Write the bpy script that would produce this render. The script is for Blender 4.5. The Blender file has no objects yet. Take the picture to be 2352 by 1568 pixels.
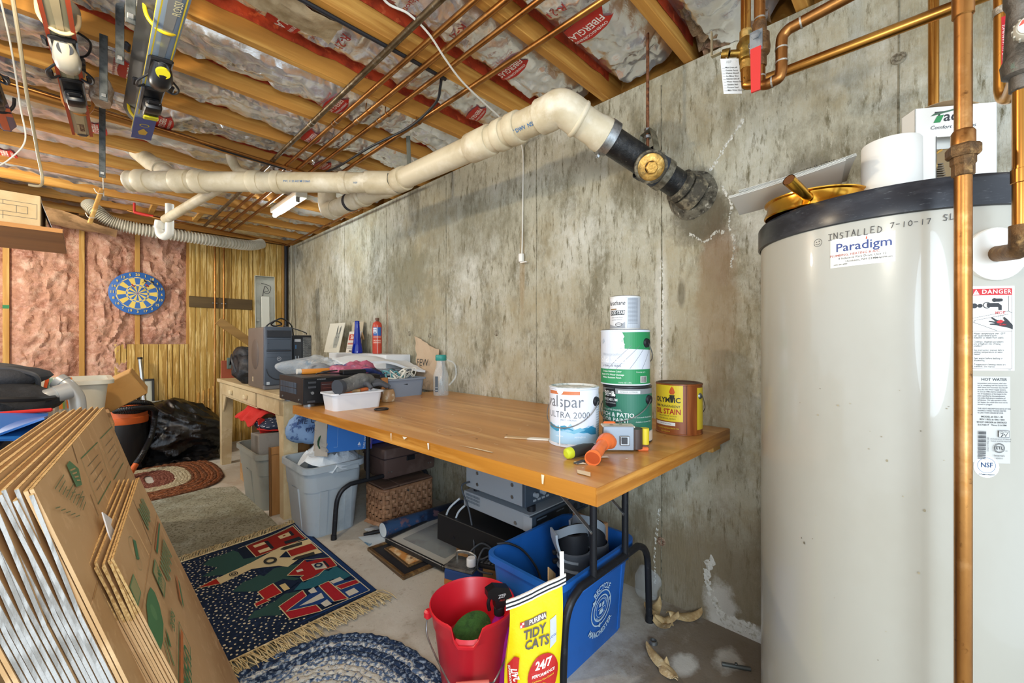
import bpy, bmesh, math, random
from mathutils import Vector, Matrix, noise
random.seed(7)
PI = math.pi
SC = bpy.context.scene
COL = SC.collection

# ------------------------------------------------------------------ camera
cam_d = bpy.data.cameras.new('camera')
cam = bpy.data.objects.new('camera', cam_d); COL.objects.link(cam)
cam.location = (0, 0, 1.15)
cam.rotation_euler = (PI/2, 0, -math.radians(45.68))
cam_d.sensor_width = 36; cam_d.lens = 36*961/2352
cam_d.shift_y = 2/2352; cam_d.clip_start = .02
SC.camera = cam
# ------------------------------------------------------------------ world, lamps, exposure
W_ = bpy.data.worlds.new('basement_ambient'); SC.world = W_; W_.use_nodes = True
bg = W_.node_tree.nodes['Background']
bg.inputs[0].default_value = (.78, .88, 1, 1); bg.inputs[1].default_value = 1.25
def lamp(name, kind, loc, power, color, size, rot=(0, 0, 0)):
    d = bpy.data.lights.new(name, kind); d.energy = power; d.color = color
    if kind == 'AREA': d.shape = 'DISK'; d.size = size
    else: d.shadow_soft_size = size
    o = bpy.data.objects.new(name, d); COL.objects.link(o); o.location = loc; o.rotation_euler = rot
    return o
lamp('camera_flash', 'POINT', (-.02, -.02, 1.56), 11, (1, .93, .80), .05)
lamp('ceiling_bulb', 'POINT', (-.22, 1.5, 2.1), 26, (1, .84, .60), .035)
lamp('rear_window', 'AREA', (-.7, -1.25, 1.25), 30, (.70, .85, 1), 1.1, (math.radians(84), 0, math.radians(-38)))  # added cool fill behind the camera, brightens the space under the worktop
lamp('far_room_bulb', 'POINT', (-1.1, 4.3, 2.1), 60, (1, .9, .74), .08)  # added unseen fill lamp, lifts the far wall
SC.view_settings.view_transform = 'Standard'; SC.view_settings.look = 'None'
SC.view_settings.gamma = 1; SC.view_settings.use_curve_mapping = False
SC.view_settings.exposure = .6

# ------------------------------------------------------------------ materials
def lin(h):
    if not isinstance(h, str): return (*h, 1)
    r = [int(h[i:i+2], 16)/255 for i in (0, 2, 4)]
    return (*[v/12.92 if v <= .04045 else ((v+.055)/1.055)**2.4 for v in r], 1)
MATS = {}
def M(name, col=None, rough=.6, metal=0, var=(), bump=(), spec=.5, alpha=1, trans=0, emit=None, coat=0, ior=1.45, rg=.6):
    """procedural material: colour + layered noise (colour, scale, stretch, lo, hi) + noise relief (scale, strength, stretch)"""
    if name in MATS: return MATS[name]
    m = bpy.data.materials.new(name); m.use_nodes = True
    nt = m.node_tree; N = nt.nodes; L = nt.links; b = N['Principled BSDF']
    b.inputs['Roughness'].default_value = rough; b.inputs['Metallic'].default_value = metal
    b.inputs['Specular IOR Level'].default_value = spec; b.inputs['Alpha'].default_value = alpha
    b.inputs['Transmission Weight'].default_value = trans; b.inputs['Coat Weight'].default_value = coat
    b.inputs['IOR'].default_value = ior
    c = lin(col); b.inputs['Base Color'].default_value = c
    if emit: b.inputs['Emission Color'].default_value = c; b.inputs['Emission Strength'].default_value = emit
    tc = N.new('ShaderNodeTexCoord')
    def tex(scale, st, detail=6, rgh=.6, off=0):
        mp = N.new('ShaderNodeMapping'); mp.inputs['Scale'].default_value = st; mp.inputs['Location'].default_value = (off, off*1.7, off*.6)
        L.new(tc.outputs['Object'], mp.inputs[0])
        n = N.new('ShaderNodeTexNoise'); n.inputs['Scale'].default_value = scale
        n.inputs['Detail'].default_value = detail; n.inputs['Roughness'].default_value = rgh
        L.new(mp.outputs[0], n.inputs['Vector']); return n
    last = None
    for i, v in enumerate(var):
        col2, scale, st, lo, hi = v[:5]
        n = tex(scale, st, 6 if rg <= .6 else 12, rg, off=i*3.1)
        rp = N.new('ShaderNodeMapRange'); rp.inputs[1].default_value = lo; rp.inputs[2].default_value = hi; rp.clamp = True
        L.new(n.outputs['Fac'], rp.inputs[0])
        mx = N.new('ShaderNodeMixRGB'); L.new(rp.outputs[0], mx.inputs[0])
        if last: L.new(last.outputs[0], mx.inputs[1])
        else: mx.inputs[1].default_value = c
        mx.inputs[2].default_value = lin(col2); last = mx
    if last: L.new(last.outputs[0], b.inputs['Base Color'])
    pv = None
    for scale, strength, st in bump:
        n = tex(scale, st, 8, .62, 1.3)
        bp = N.new('ShaderNodeBump'); bp.inputs['Strength'].default_value = strength; bp.inputs['Distance'].default_value = .01
        L.new(n.outputs['Fac'], bp.inputs['Height'])
        if pv: L.new(pv.outputs[0], bp.inputs['Normal'])
        pv = bp
    if pv: L.new(pv.outputs[0], b.inputs['Normal'])
    MATS[name] = m; return m
def stains(m, spots):
    """marks with a place of their own on a wall or floor: (centre, radii, colour, strength, raggedness)"""
    nt = m.node_tree; N = nt.nodes; L = nt.links; b = N['Principled BSDF']; tc = N.new('ShaderNodeTexCoord')
    n = N.new('ShaderNodeTexNoise'); n.inputs['Scale'].default_value = 9; n.inputs['Detail'].default_value = 9; n.inputs['Roughness'].default_value = .72
    L.new(tc.outputs['Object'], n.inputs['Vector']); cur = b.inputs['Base Color'].links[0].from_socket
    for c, r, col, k, rag in spots:
        mp = N.new('ShaderNodeMapping'); mp.vector_type = 'POINT'; mp.inputs['Location'].default_value = [-a/q for a, q in zip(c, r)]; mp.inputs['Scale'].default_value = [1/q for q in r]
        L.new(tc.outputs['Object'], mp.inputs[0]); ln = N.new('ShaderNodeVectorMath'); ln.operation = 'LENGTH'; L.new(mp.outputs[0], ln.inputs[0])
        ad = N.new('ShaderNodeMath'); ad.operation = 'MULTIPLY_ADD'; ad.inputs[1].default_value = rag; L.new(n.outputs['Fac'], ad.inputs[0]); L.new(ln.outputs['Value'], ad.inputs[2])
        rp = N.new('ShaderNodeMapRange'); rp.inputs[1].default_value = .6+rag*.5; rp.inputs[2].default_value = 1.05+rag*.5; rp.inputs[3].default_value = k; rp.inputs[4].default_value = 0; L.new(ad.outputs[0], rp.inputs[0])
        mx = N.new('ShaderNodeMixRGB'); L.new(rp.outputs[0], mx.inputs[0]); L.new(cur, mx.inputs[1]); mx.inputs[2].default_value = lin(col); cur = mx.outputs[0]
    L.new(cur, b.inputs['Base Color'])
I3 = (1, 1, 1)
def wood(name, c1, c2, axis=0, sc=9, rough=.55, c3=None, bump=.15):
    st = [1, 1, 1]; st[axis] = .06
    var = [(c2, sc, st, .38, .66)]
    if c3: var.append((c3, sc*3.2, st, .52, .72))
    return M(name, c1, rough, var=var, bump=[(sc*6, bump, st)])
def C(name, col, rough=.5, **k): return M(name, col, rough, **k)

# ------------------------------------------------------------------ mesh building
def T(loc=(0, 0, 0), rz=0, rx=0, ry=0):
    return Matrix.Translation(loc) @ Matrix.Rotation(rz, 4, 'Z') @ Matrix.Rotation(ry, 4, 'Y') @ Matrix.Rotation(rx, 4, 'X')
def frame(o, ex, ey):
    ex = Vector(ex).normalized(); ey = Vector(ey); ey = (ey-ex*ey.dot(ex)).normalized(); ez = ex.cross(ey)
    m = Matrix((ex, ey, ez)).transposed().to_4x4(); m.translation = Vector(o); return m
class B:
    """collects shapes; build() links them as one mesh object"""
    def __init__(s): s.v = []; s.f = []; s.m = []; s.sm = []
    def add(s, vs, fs, mi=0, sm=False, mat=None):
        o = len(s.v)
        s.v += [tuple(mat @ Vector(p)) if mat else tuple(p) for p in vs]
        s.f += [tuple(i+o for i in f) for f in fs]; s.m += [mi]*len(fs); s.sm += [sm]*len(fs); return s
    def box(s, c, d, bev=0, mi=0, mat=None, seg=1):
        x, y, z = [k/2 for k in d]; c = Vector(c)
        if bev <= 0:
            vs = [c+Vector((i*x, j*y, k*z)) for i in (-1, 1) for j in (-1, 1) for k in (-1, 1)]
            return s.add(vs, [(0, 1, 3, 2), (4, 6, 7, 5), (0, 4, 5, 1), (2, 3, 7, 6), (0, 2, 6, 4), (1, 5, 7, 3)], mi, False, mat)
        bm = bmesh.new(); bmesh.ops.create_cube(bm, size=1)
        bmesh.ops.scale(bm, vec=d, verts=bm.verts); bmesh.ops.translate(bm, vec=c, verts=bm.verts)
        bmesh.ops.bevel(bm, geom=bm.edges[:], offset=min(bev, min(d)*.45), segments=seg, affect='EDGES', profile=.5)
        s.bm(bm, mi, seg > 1, mat); return s
    def b6(s, lo, hi, bev=0, mi=0, mat=None, seg=1):
        return s.box([(a+b)/2 for a, b in zip(lo, hi)], [abs(b-a) for a, b in zip(lo, hi)], bev, mi, mat, seg)
    def bm(s, bm, mi=0, sm=False, mat=None):
        bm.verts.index_update(); s.add([v.co for v in bm.verts], [[v.index for v in f.verts] for f in bm.faces], mi, sm, mat); bm.free()
    def lathe(s, prof, n=24, mi=0, mat=None, sm=True, cap0=False, cap1=False, arc=None):
        """prof: (radius, z) list"""
        k = len(prof); vs = []; fs = []
        m = n if arc is None else n+1
        for j in range(m):
            a = (2*PI if arc is None else arc)*j/n
            vs += [(r*math.cos(a), r*math.sin(a), z) for r, z in prof]
        for j in range(n):
            j2 = (j+1) % m
            fs += [(j*k+i, j2*k+i, j2*k+i+1, j*k+i+1) for i in range(k-1)]
        s.add(vs, fs, mi, sm, mat)
        if cap0: s.add([(prof[0][0]*math.cos(2*PI*j/n), prof[0][0]*math.sin(2*PI*j/n), prof[0][1]) for j in range(n)][::-1], [tuple(range(n))], mi, False, mat)
        if cap1: s.add([(prof[-1][0]*math.cos(2*PI*j/n), prof[-1][0]*math.sin(2*PI*j/n), prof[-1][1]) for j in range(n)], [tuple(range(n))], mi, False, mat)
        return s
    def cyl(s, p0, p1, r, r1=None, n=16, mi=0, caps=True, sm=True):
        p0 = Vector(p0); p1 = Vector(p1); d = p1-p0; q = d.to_track_quat('Z', 'Y').to_matrix().to_4x4(); q.translation = p0
        return s.lathe([(r, 0), (r if r1 is None else r1, d.length)], n, mi, q, sm, caps, caps)
    def tube(s, pts, r, n=10, mi=0, caps=True, flat=1):
        """pts: path; r: radius or list"""
        pts = [Vector(p) for p in pts]; k = len(pts); R = r if isinstance(r, (list, tuple)) else [r]*k
        vs = []; up = None
        for i, p in enumerate(pts):
            d = (pts[min(i+1, k-1)]-pts[max(i-1, 0)]).normalized()
            if up is None: up = d.orthogonal().normalized()
            up = (up-d*up.dot(d));
            up = up.normalized() if up.length > 1e-6 else d.orthogonal().normalized()
            sd = d.cross(up)
            vs += [p+R[i]*(math.cos(2*PI*j/n)*up*flat+math.sin(2*PI*j/n)*sd) for j in range(n)]
        fs = [(i*n+j, i*n+(j+1) % n, (i+1)*n+(j+1) % n, (i+1)*n+j) for i in range(k-1) for j in range(n)]
        s.add(vs, fs, mi, True)
        if caps: s.add(vs[:n][::-1], [tuple(range(n))], mi); s.add(vs[-n:], [tuple(range(n))], mi)
        return s
    def grid(s, f, nu, nv, mi=0, sm=True, mat=None):
        vs = [f(i/nu, j/nv) for i in range(nu+1) for j in range(nv+1)]; w = nv+1
        return s.add(vs, [(i*w+j, (i+1)*w+j, (i+1)*w+j+1, i*w+j+1) for i in range(nu) for j in range(nv)], mi, sm, mat)
    def prism(s, poly, z0, z1, mi=0, mat=None):
        n = len(poly)
        vs = [(x, y, z0) for x, y in poly]+[(x, y, z1) for x, y in poly]
        return s.add(vs, [tuple(range(n))[::-1], tuple(range(n, 2*n))]+[(i, (i+1) % n, n+(i+1) % n, n+i) for i in range(n)], mi, False, mat)
    def sheet(s, f, nu, nv, th=.002, mi=0, mat=None):
        """a two sided thin sheet with edges"""
        top = [[Vector(f(i/nu, j/nv)) for j in range(nv+1)] for i in range(nu+1)]
        def nrm(i, j):
            a = top[min(i+1, nu)][j]-top[max(i-1, 0)][j]; b = top[i][min(j+1, nv)]-top[i][max(j-1, 0)]
            c = a.cross(b); return c.normalized() if c.length > 1e-9 else Vector((0, 0, 1))
        w = nv+1; vs = [top[i][j] for i in range(nu+1) for j in range(w)]
        vs += [top[i][j]-nrm(i, j)*th for i in range(nu+1) for j in range(w)]; o = (nu+1)*w
        fs = []
        for i in range(nu):
            for j in range(nv):
                q = (i*w+j, (i+1)*w+j, (i+1)*w+j+1, i*w+j+1); fs += [q, tuple(k+o for k in q[::-1])]
        for i in range(nu):
            for j in (0, nv):
                a, b = i*w+j, (i+1)*w+j; fs.append((a, b, b+o, a+o) if j else (b, a, a+o, b+o))
        for j in range(nv):
            for i in (0, nu):
                a, b = i*w+j, i*w+j+1; fs.append((b, a, a+o, b+o) if i else (a, b, b+o, a+o))
        return s.add(vs, fs, mi, True, mat)
    def build(s, name, mats, parent=None, inv=None, sub=0, bev=0, auto=True):
        me = bpy.data.meshes.new(name)
        vs = [tuple(inv @ Vector(p)) for p in s.v] if inv else s.v
        me.from_pydata(vs, [], s.f)
        for m in (mats if isinstance(mats, (list, tuple)) else [mats]): me.materials.append(m)
        me.polygons.foreach_set('material_index', s.m); me.polygons.foreach_set('use_smooth', s.sm)
        if auto:
            bm = bmesh.new(); bm.from_mesh(me)
            bmesh.ops.remove_doubles(bm, verts=bm.verts, dist=1e-5)
            for e in bm.edges:
                if len(e.link_faces) == 2 and e.calc_face_angle(0) > .7: e.smooth = False
            bm.to_mesh(me); bm.free()
        me.update()
        o = bpy.data.objects.new(name, me); COL.objects.link(o)
        if parent: o.parent = parent
        if sub:
            md = o.modifiers.new('sub', 'SUBSURF'); md.levels = sub; md.render_levels = sub
        if bev:
            md = o.modifiers.new('bev', 'BEVEL'); md.width = bev; md.segments = 2; md.limit_method = 'ANGLE'
        return o
def tag(o, label=None, cat=None, group=None, kind=None):
    if label: o['label'] = label
    if cat: o['category'] = cat
    if group: o['group'] = group
    if kind: o['kind'] = kind
    return o
def thing(name, label, cat, loc=(0, 0, 0), rz=0, group=None, mat=None):
    o = bpy.data.objects.new(name, None); COL.objects.link(o); o.empty_display_size = .05
    if mat is not None: o.matrix_world = mat
    else: o.location = loc; o.rotation_euler = (0, 0, rz)
    return tag(o, label, cat, group)
def Wd(o):
    """matrix that brings world coordinates into the frame of thing o (location / rotation only)"""
    return o.matrix_basis.inverted()
def dup(root, label, loc=None, rz=None, mat=None):
    def cp(o, par):
        c = o.copy(); COL.objects.link(c)
        if par: c.parent = par
        for ch in [k for k in KIDS.get(o.name, [])]: cp(ch, c)
        return c
    KIDS = {}
    for k in COL.objects:
        if k.parent: KIDS.setdefault(k.parent.name, []).append(k)
    r = cp(root, None); r['label'] = label
    if mat is not None: r.matrix_world = mat
    if loc is not None: r.location = loc
    if rz is not None: r.rotation_euler = (0, 0, rz)
    return r
# ------------------------------------------------------------------ print: lettering and flat marks
_tc = {}
def text_mesh(st, size, bold=0, sx=1, align='CENTER', shear=0, spc=1):
    cu = bpy.data.curves.new('lettering', 'FONT'); cu.body = st; cu.size = size; cu.align_x = align; cu.align_y = 'CENTER'
    cu.offset = bold*size; cu.resolution_u = 2 if size < .05 else 4; cu.shear = shear; cu.space_character = spc
    ob = bpy.data.objects.new('lettering', cu)
    me = bpy.data.meshes.new_from_object(ob)
    vs = [(v.co.x*sx, v.co.y) for v in me.vertices]; fs = [tuple(p.vertices) for p in me.polygons]
    bpy.data.objects.remove(ob); bpy.data.curves.remove(cu); bpy.data.meshes.remove(me)
    return vs, fs
def prints(name, parent, mat4, items, wrap=None, cut=0, lift=.0004, label=None, inv=None):
    """flat print as one thin mesh. items: ('t',text,size,x,y,col,{opt}) ('p',pts,col) ('r',x0,y0,x1,y1,col) ('c',x,y,r,col) ('o',x,y,r0,r1,col) ('l',pts,width,col)"""
    b = B(); mats = []; names = {}
    def mi(c):
        if c not in names: names[c] = len(mats); mats.append(M('ink_'+c, c, .45))
        return names[c]
    for i, it in enumerate(items):
        k = it[0]; col = it[-1] if not isinstance(it[-1], dict) else it[-2]
        op = it[-1] if isinstance(it[-1], dict) else {}
        if k == 't':
            vs, fs = text_mesh(it[1], it[2], op.get('b', 0), op.get('sx', 1), op.get('a', 'CENTER'), op.get('sh', 0), op.get('sp', 1))
            ro = op.get('rot', 0); cr, sr = math.cos(ro), math.sin(ro)
            arc = op.get('arc')
            if arc:   # text bent on a circle of radius arc (centre it[3], it[4])
                vs = [((arc+y)*math.sin(x/arc)+it[3], (arc+y)*math.cos(x/arc)+it[4]) if arc > 0 else ((-arc-y)*math.sin(x/-arc)+it[3], -(-arc-y)*math.cos(x/-arc)+it[4]) for x, y in vs]
            else: vs = [(x*cr-y*sr+it[3], x*sr+y*cr+it[4]) for x, y in vs]
        elif k == 'p': vs = it[1]; fs = [tuple(range(len(vs)))]
        elif k == 'r': x0, y0, x1, y1 = it[1:5]; vs = [(x0, y0), (x1, y0), (x1, y1), (x0, y1)]; fs = [(0, 1, 2, 3)]
        elif k == 'c': vs = [(it[1]+it[3]*math.cos(2*PI*j/24), it[2]+it[3]*math.sin(2*PI*j/24)*op.get('sy', 1)) for j in range(24)]; fs = [tuple(range(24))]
        elif k == 'o':
            n = 28; vs = [(it[1]+r*math.cos(2*PI*j/n), it[2]+r*math.sin(2*PI*j/n)*op.get('sy', 1)) for r in (it[3], it[4]) for j in range(n)]
            fs = [(j, n+j, n+(j+1) % n, (j+1) % n)[::-1] for j in range(n)]
            fs = [f[::-1] for f in fs]
        elif k == 'l':
            pts = [Vector(p) for p in it[1]]; w = it[2]/2; vs = []; fs = []
            for q in range(len(pts)-1):
                d = (pts[q+1]-pts[q]); 
                if d.length < 1e-9: continue
                d.normalize(); nn = Vector((-d.y, d.x))*w; e = d*w*.6; o = len(vs)
                vs += [tuple(pts[q]-nn-e), tuple(pts[q+1]-nn+e), tuple(pts[q+1]+nn+e), tuple(pts[q]+nn-e)]; fs.append((o, o+1, o+2, o+3))
        if cut and wrap:
            bm = bmesh.new(); bv = [bm.verts.new((x, y, 0)) for x, y in vs]
            for f in fs:
                try: bm.faces.new([bv[j] for j in f])
                except ValueError: pass
            xs = [v[0] for v in vs]; ys = [v[1] for v in vs]
            for ax, lo, hi in ((0, min(xs), max(xs)), (1, min(ys), max(ys))):
                if ax == 1 and not callable(wrap): continue
                x = math.floor(lo/cut)*cut+cut
                while x < hi:
                    co = [0, 0, 0]; co[ax] = x; no = [0, 0, 0]; no[ax] = 1
                    bmesh.ops.bisect_plane(bm, geom=bm.verts[:]+bm.edges[:]+bm.faces[:], plane_co=co, plane_no=no); x += cut
            bm.verts.index_update(); vs = [(v.co.x, v.co.y) for v in bm.verts]; fs = [[v.index for v in f.verts] for f in bm.faces]; bm.free()
        z = lift*(1+.5*i) if len(items) < 14 else lift*(1+.2*i)
        if callable(wrap): P = [Vector(wrap(x, y, z)) for x, y in vs]
        elif wrap: P = [mat4 @ Vector(((wrap+z)*math.sin(x/wrap), y, (wrap+z)*math.cos(x/wrap)-wrap)) for x, y in vs]
        else: P = [mat4 @ Vector((x, y, z)) for x, y in vs]
        b.add(P, fs, mi(col))
    o = b.build(name, mats, parent, inv, auto=False)
    if label: o['label'] = label
    return o
def smooth_path(pts, n=8):
    pts = [Vector(p) for p in pts]; out = []
    for i in range(len(pts)-1):
        p0, p1, p2, p3 = pts[max(i-1, 0)], pts[i], pts[i+1], pts[min(i+2, len(pts)-1)]
        for k in range(n):
            t = k/n; out.append(.5*((2*p1)+(p2-p0)*t+(2*p0-5*p1+4*p2-p3)*t*t+(3*p1-p0-3*p2+p3)*t**3))
    return out+[pts[-1]]
def nz(x, y=0, z=0, s=1): return noise.noise(Vector((x*s, y*s, z*s)))
def fr(x, y=0, z=0, s=1, o=4): return noise.fractal(Vector((x*s, y*s, z*s)), .9, 2.1, o)
# ================================================================== setting
WX, FY, WT = 1.806, 5.75, 2.345
def struct(o): o['kind'] = 'structure'; return o
concrete = M('cast_concrete', 'b3ae99', .85, rg=.76, var=[('857f69', 3.2, (1, 1.5, .8), .46, .6), ('cfcdbf', 2.1, (1, 1.2, .9), .5, .68), ('6f6850', 10, (1, 3.4, .8), .53, .64), ('575039', 34, (1, 2.4, .6), .6, .7), ('c9c4b0', 18, (1, 3, .7), .58, .68), ('a79b7c', 1.3, I3, .5, .66)],
             bump=[(9, .3, (1, 3, .5)), (60, .4, (1, 3, .35)), (220, .2, I3)], spec=.25)
stains(concrete, [((WX, .60, 1.30), (1, .085, .44), '8d6f50', .55, 1.5), ((WX, .585, 1.5), (1, .07, .2), '7a6049', .45, 1.5), ((WX, .66, 1.665), (1, .17, .11), '57503f', .8, 1.5), ((WX, .69, 1.78), (1, .12, .12), '5d5748', .7, 1.4), ((WX, .62, 1.05), (1, .2, .5), '9c8f70', .4, 1.6),
  ((WX, .3, .1), (1, 1.2, .42), '7c6d54', .75, .9), ((WX, .58, .08), (1, .07, .12), 'd8d4c8', .7, 1.9), ((WX, .47, .02), (1, .16, .045), 'd8d4c8', .9, 1.0), ((WX, .83, 1.15), (1, .035, .5), 'd4d1c4', .6, 1.5), ((WX, .74, 1.36), (1, .02, .07), '6b634f', .7, .6), ((WX, 1.68, 1.58), (1, .025, .3), '9b7f55', .45, .8), ((WX, .3, 1.72), (1, .1, .13), '5f5a4e', .55, 1.2), ((WX, 3.25, 1.32), (1, .02, .35), '9a6f4c', .4, .8), ((WX, 3.0, 1.65), (1, .5, .3), '6f6c55', .5, 1.6), ((WX, 2.2, 1.9), (1, .6, .25), '857f68', .4, 1.6)])
floor_m = M('worn_concrete_floor', 'c4c1b7', .75, rg=.7, var=[('aca598', 2.2, I3, .46, .64), ('c6c4ba', 4.5, I3, .52, .68), ('9a8e7b', 9, I3, .56, .7), ('6f6350', 40, I3, .62, .72)], bump=[(30, .18, I3), (140, .12, I3)], spec=.3)
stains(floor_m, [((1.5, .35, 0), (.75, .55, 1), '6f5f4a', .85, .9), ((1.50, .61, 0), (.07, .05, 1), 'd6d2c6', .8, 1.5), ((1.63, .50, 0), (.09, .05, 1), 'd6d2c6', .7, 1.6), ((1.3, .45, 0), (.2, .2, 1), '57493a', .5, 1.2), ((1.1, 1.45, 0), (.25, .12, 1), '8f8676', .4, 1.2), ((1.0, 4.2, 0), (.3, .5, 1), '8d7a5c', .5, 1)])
b = B(); b.b6((-1.9, -1.3, -.1), (1.95, 6.1, 0)); struct(b.build('floor', floor_m))
b = B(); b.b6((WX, -1.3, -.1), (2.02, 5.9, WT)); wall_r = struct(b.build('wall_right', concrete))
# form-panel ridges, tie holes, efflorescence
seam_m = M('concrete_ridge', '8f8973', .9, var=[('58523f', 30, I3, .45, .65)], bump=[(90, .5, I3)])
for y in (4.08, 3.26, 2.42, 1.569, .828, .049):
    pts = [(WX+.001, y+.004*nz(z*3, y), z) for z in [i*.1 for i in range(24)]]
    B().tube(pts, [.0035+.002*nz(p[2]*9, y) for p in pts], 5).build('form_seam', seam_m, wall_r)
tie_m = M('tie_patch', '9c9580', .9, var=[('6a5f4c', 80, I3, .45, .6)], bump=[(120, .5, I3)])
rust_m = M('rusty_tie', '6b4a38', .8, var=[('a08a72', 120, I3, .4, .6)])
for y, z, m in ((.828+.0, 1.98, tie_m), (.36, 1.2, tie_m), (.83, .26, rust_m), (1.9, 1.21, tie_m), (.05, 2.05, tie_m), (2.9, 1.22, tie_m), (3.9, 1.22, tie_m), (2.62, 1.2, tie_m)):
    q = Matrix.Translation((WX, y, z)) @ Matrix.Rotation(-PI/2, 4, 'Y')
    B().lathe([(.02, 0), (.018, .004), (.011, .005), (.008, .0015), (0, .001)], 14, 0, q).build('form_tie', m, wall_r)
white_m = M('lime_bloom', 'd9d6ca', .95, var=[('a8a08a', 60, I3, .5, .66)], bump=[(120, .6, I3)])
def crust(pts, w, seed, name='lime_crust', m=white_m, n=6):
    """irregular mineral crust lying on the wall, along a (y, z) path"""
    b = B(); P = smooth_path([(WX, y, z) for y, z in pts], n); rnd = random.Random(seed)
    for p in P:
        for k in range(3):
            r = w*rnd.uniform(.15, .55); cy = p.y+rnd.uniform(-w, w)*.6; cz = p.z+rnd.uniform(-w, w)*.8; ph = rnd.random()*6
            ring = [(WX-.0004, cy+r*(1+.45*math.sin(3*a+ph)+.2*rnd.uniform(-1, 1))*math.cos(a), cz+r*(1.6+.4*math.cos(2*a+ph))*math.sin(a)) for a in [j*2*PI/9 for j in range(9)]]
            b.add([(WX-.0025-rnd.uniform(0, .002), cy, cz)]+ring, [(0, 1+(j+1) % 9, 1+j) for j in range(9)], 0, True)
    o = b.build(name, m, wall_r); o['kind'] = 'stuff'
crust([(.83, 1.52), (.822, 1.3), (.828, 1.1), (.835, .95), (.825, .85)], .011, 1, n=9)
crust([(.70, 1.61), (.64, 1.57), (.6, 1.6), (.57, 1.595)], .006, 2, n=9)
crust([(.62, 1.86), (.57, 1.93), (.52, 1.99), (.5, 2.02)], .008, 3, n=8)
crust([(.575, 1.78), (.54, 1.7), (.55, 1.62), (.53, 1.55), (.54, 1.45)], .007, 4, n=8)
crust([(.56, .02), (.6, .08), (.63, .17), (.62, .26)], .018, 5, n=8)
crust([(.44, .03), (.5, .035), (.57, .03)], .02, 6, n=8)
crust([(.86, .06), (.86, .2), (.84, .4)], .008, 7, n=10)
dark_m = M('damp_mortar', '6d6757', .95, var=[('39342a', 30, I3, .45, .62), ('b5ae9c', 50, I3, .58, .7)], bump=[(60, .9, I3)])
b = B(); b.lathe([(.06, .02), (.07, .024), (.082, .02), (.094, .008), (.102, 0)], 28, 0, Matrix.Translation((WX, .694, 1.776)) @ Matrix.Rotation(-PI/2, 4, 'Y'))
b.v = [(x-.006*abs(nz(y*60, z*60)), y+.007*nz(z*25, y*25), z-.01*abs(nz(y*20, z*20))) for x, y, z in b.v]
b.build('pipe_mortar', dark_m, wall_r)

# far wall: studs, pink batts, wood-look panelling
yel = wood('framing_lumber', 'd0a152', 'a9742f', 0, 7, .6, 'e2bd73')
joist_m = wood('joist_lumber', 'c98f40', 'a06a28', 0, 7, .62, 'dcab58')
stud_m = wood('stud_lumber', 'c99b4e', 'a87630', 2, 7, .6, 'd9b368')
b = B(); b.b6((-1.9, FY+.04, 0), (2.02, FY+.12, 2.45)); wall_f = struct(b.build('wall_far', M('sheathing', '7d6a4c', .9)))
for x in (-.89, -.473, -.011, .384, .8):
    b = B(); b.b6((x-.019, FY-.045, 0), (x+.019, FY+.04, 2.42), .002); b.build('stud', stud_m, wall_f)
pink = M('pink_fibreglass', 'c99a7f', .95, rg=.7, var=[('a5735e', 5, I3, .44, .62), ('e0bca4', 10, I3, .5, .66), ('76624f', 3.5, I3, .58, .74), ('d8a894', 30, I3, .5, .66), ('8f6450', 22, I3, .58, .7)], bump=[(22, .9, I3), (75, .8, I3)], spec=.1)
def puff(x0, x1, z0, z1, seed, bulge=.05):
    def f(u, v):
        x = x0+(x1-x0)*u; z = z0+(z1-z0)*v; e = min(1, 5*min(u, 1-u))*min(1, 14*min(v, 1-v))
        q = abs(fr(x*5+seed, z*4+.6*nz(x*4, z*4), seed, 1, 5)); w = fr(x*18+3*nz(x*6, z*6), z*10, seed, 1, 4)
        return (x+.012*w*(u > 0)*(u < 1), FY-.012-e*(bulge-.075*q)-.014*w*e, z+.014*w)
    b = B(); b.grid(f, 36, int(52*(z1-z0))); b.build('insulation_batt', pink, wall_f)
for x0, x1, z0, z1, s in ((-.87, -.49, .3, 2.4, 1), (-.455, -.03, .3, 2.36, 2), (.01, .367, .55, 2.33, 3), (.2, .36, 1.12, 1.14, 4), (.403, .805, 1.11, 2.33, 5)):
    if z1-z0 > .1: puff(x0, x1, z0, z1, s)
B().b6((-.492, FY-.047, 1.445), (-.454, FY-.0452, 1.475)).build('stud_mark', C('green_tape', '2f7a4a', .7), wall_f)
panel_ms = [M('printed_woodgrain_%d' % i, c, .45, var=[(d, 5.5, (6, 1, .42), .44, .5), ('bd9a50', 8, (7, 1, .3), .53, .56), ('ae8840', 15, (5, 1, .16), .57, .60), ('e6c884', 13, (5, 1, .2), .58, .63), ('a98238', 30, (4, 1, .08), .61, .66)], spec=.35) for i, (c, d) in enumerate((('dcbb72', 'b58d42'), ('d6b468', 'ad843b'), ('e0c27c', 'ba9449')))]
rnd = random.Random(3)
def planks(x0, x1, z0, z1, y=FY-.052):
    x = x0
    while x < x1-.005:
        w = min(rnd.choice((.048, .055, .064, .075, .042)), x1-x)
        if x1-x-w < .02: w = x1-x
        b = B(); b.b6((x+.002, y, z0), (x+w-.002, y+.012, z1), .0026); b.build('plank', rnd.choice(panel_ms), wall_f); x += w
planks(.803, WX-.075, 0, 2.36); planks(.212, .8, 0, 1.132)
B().b6((.212, FY-.041, 0), (WX, FY-.03, 1.12)).build('groove_backing', C('groove_dark', '5b431c', .8), wall_f)
B().b6((.803, FY-.041, 1.12), (WX, FY-.03, 2.36)).build('groove_backing', C('groove_dark', '5b431c', .8), wall_f)
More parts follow.
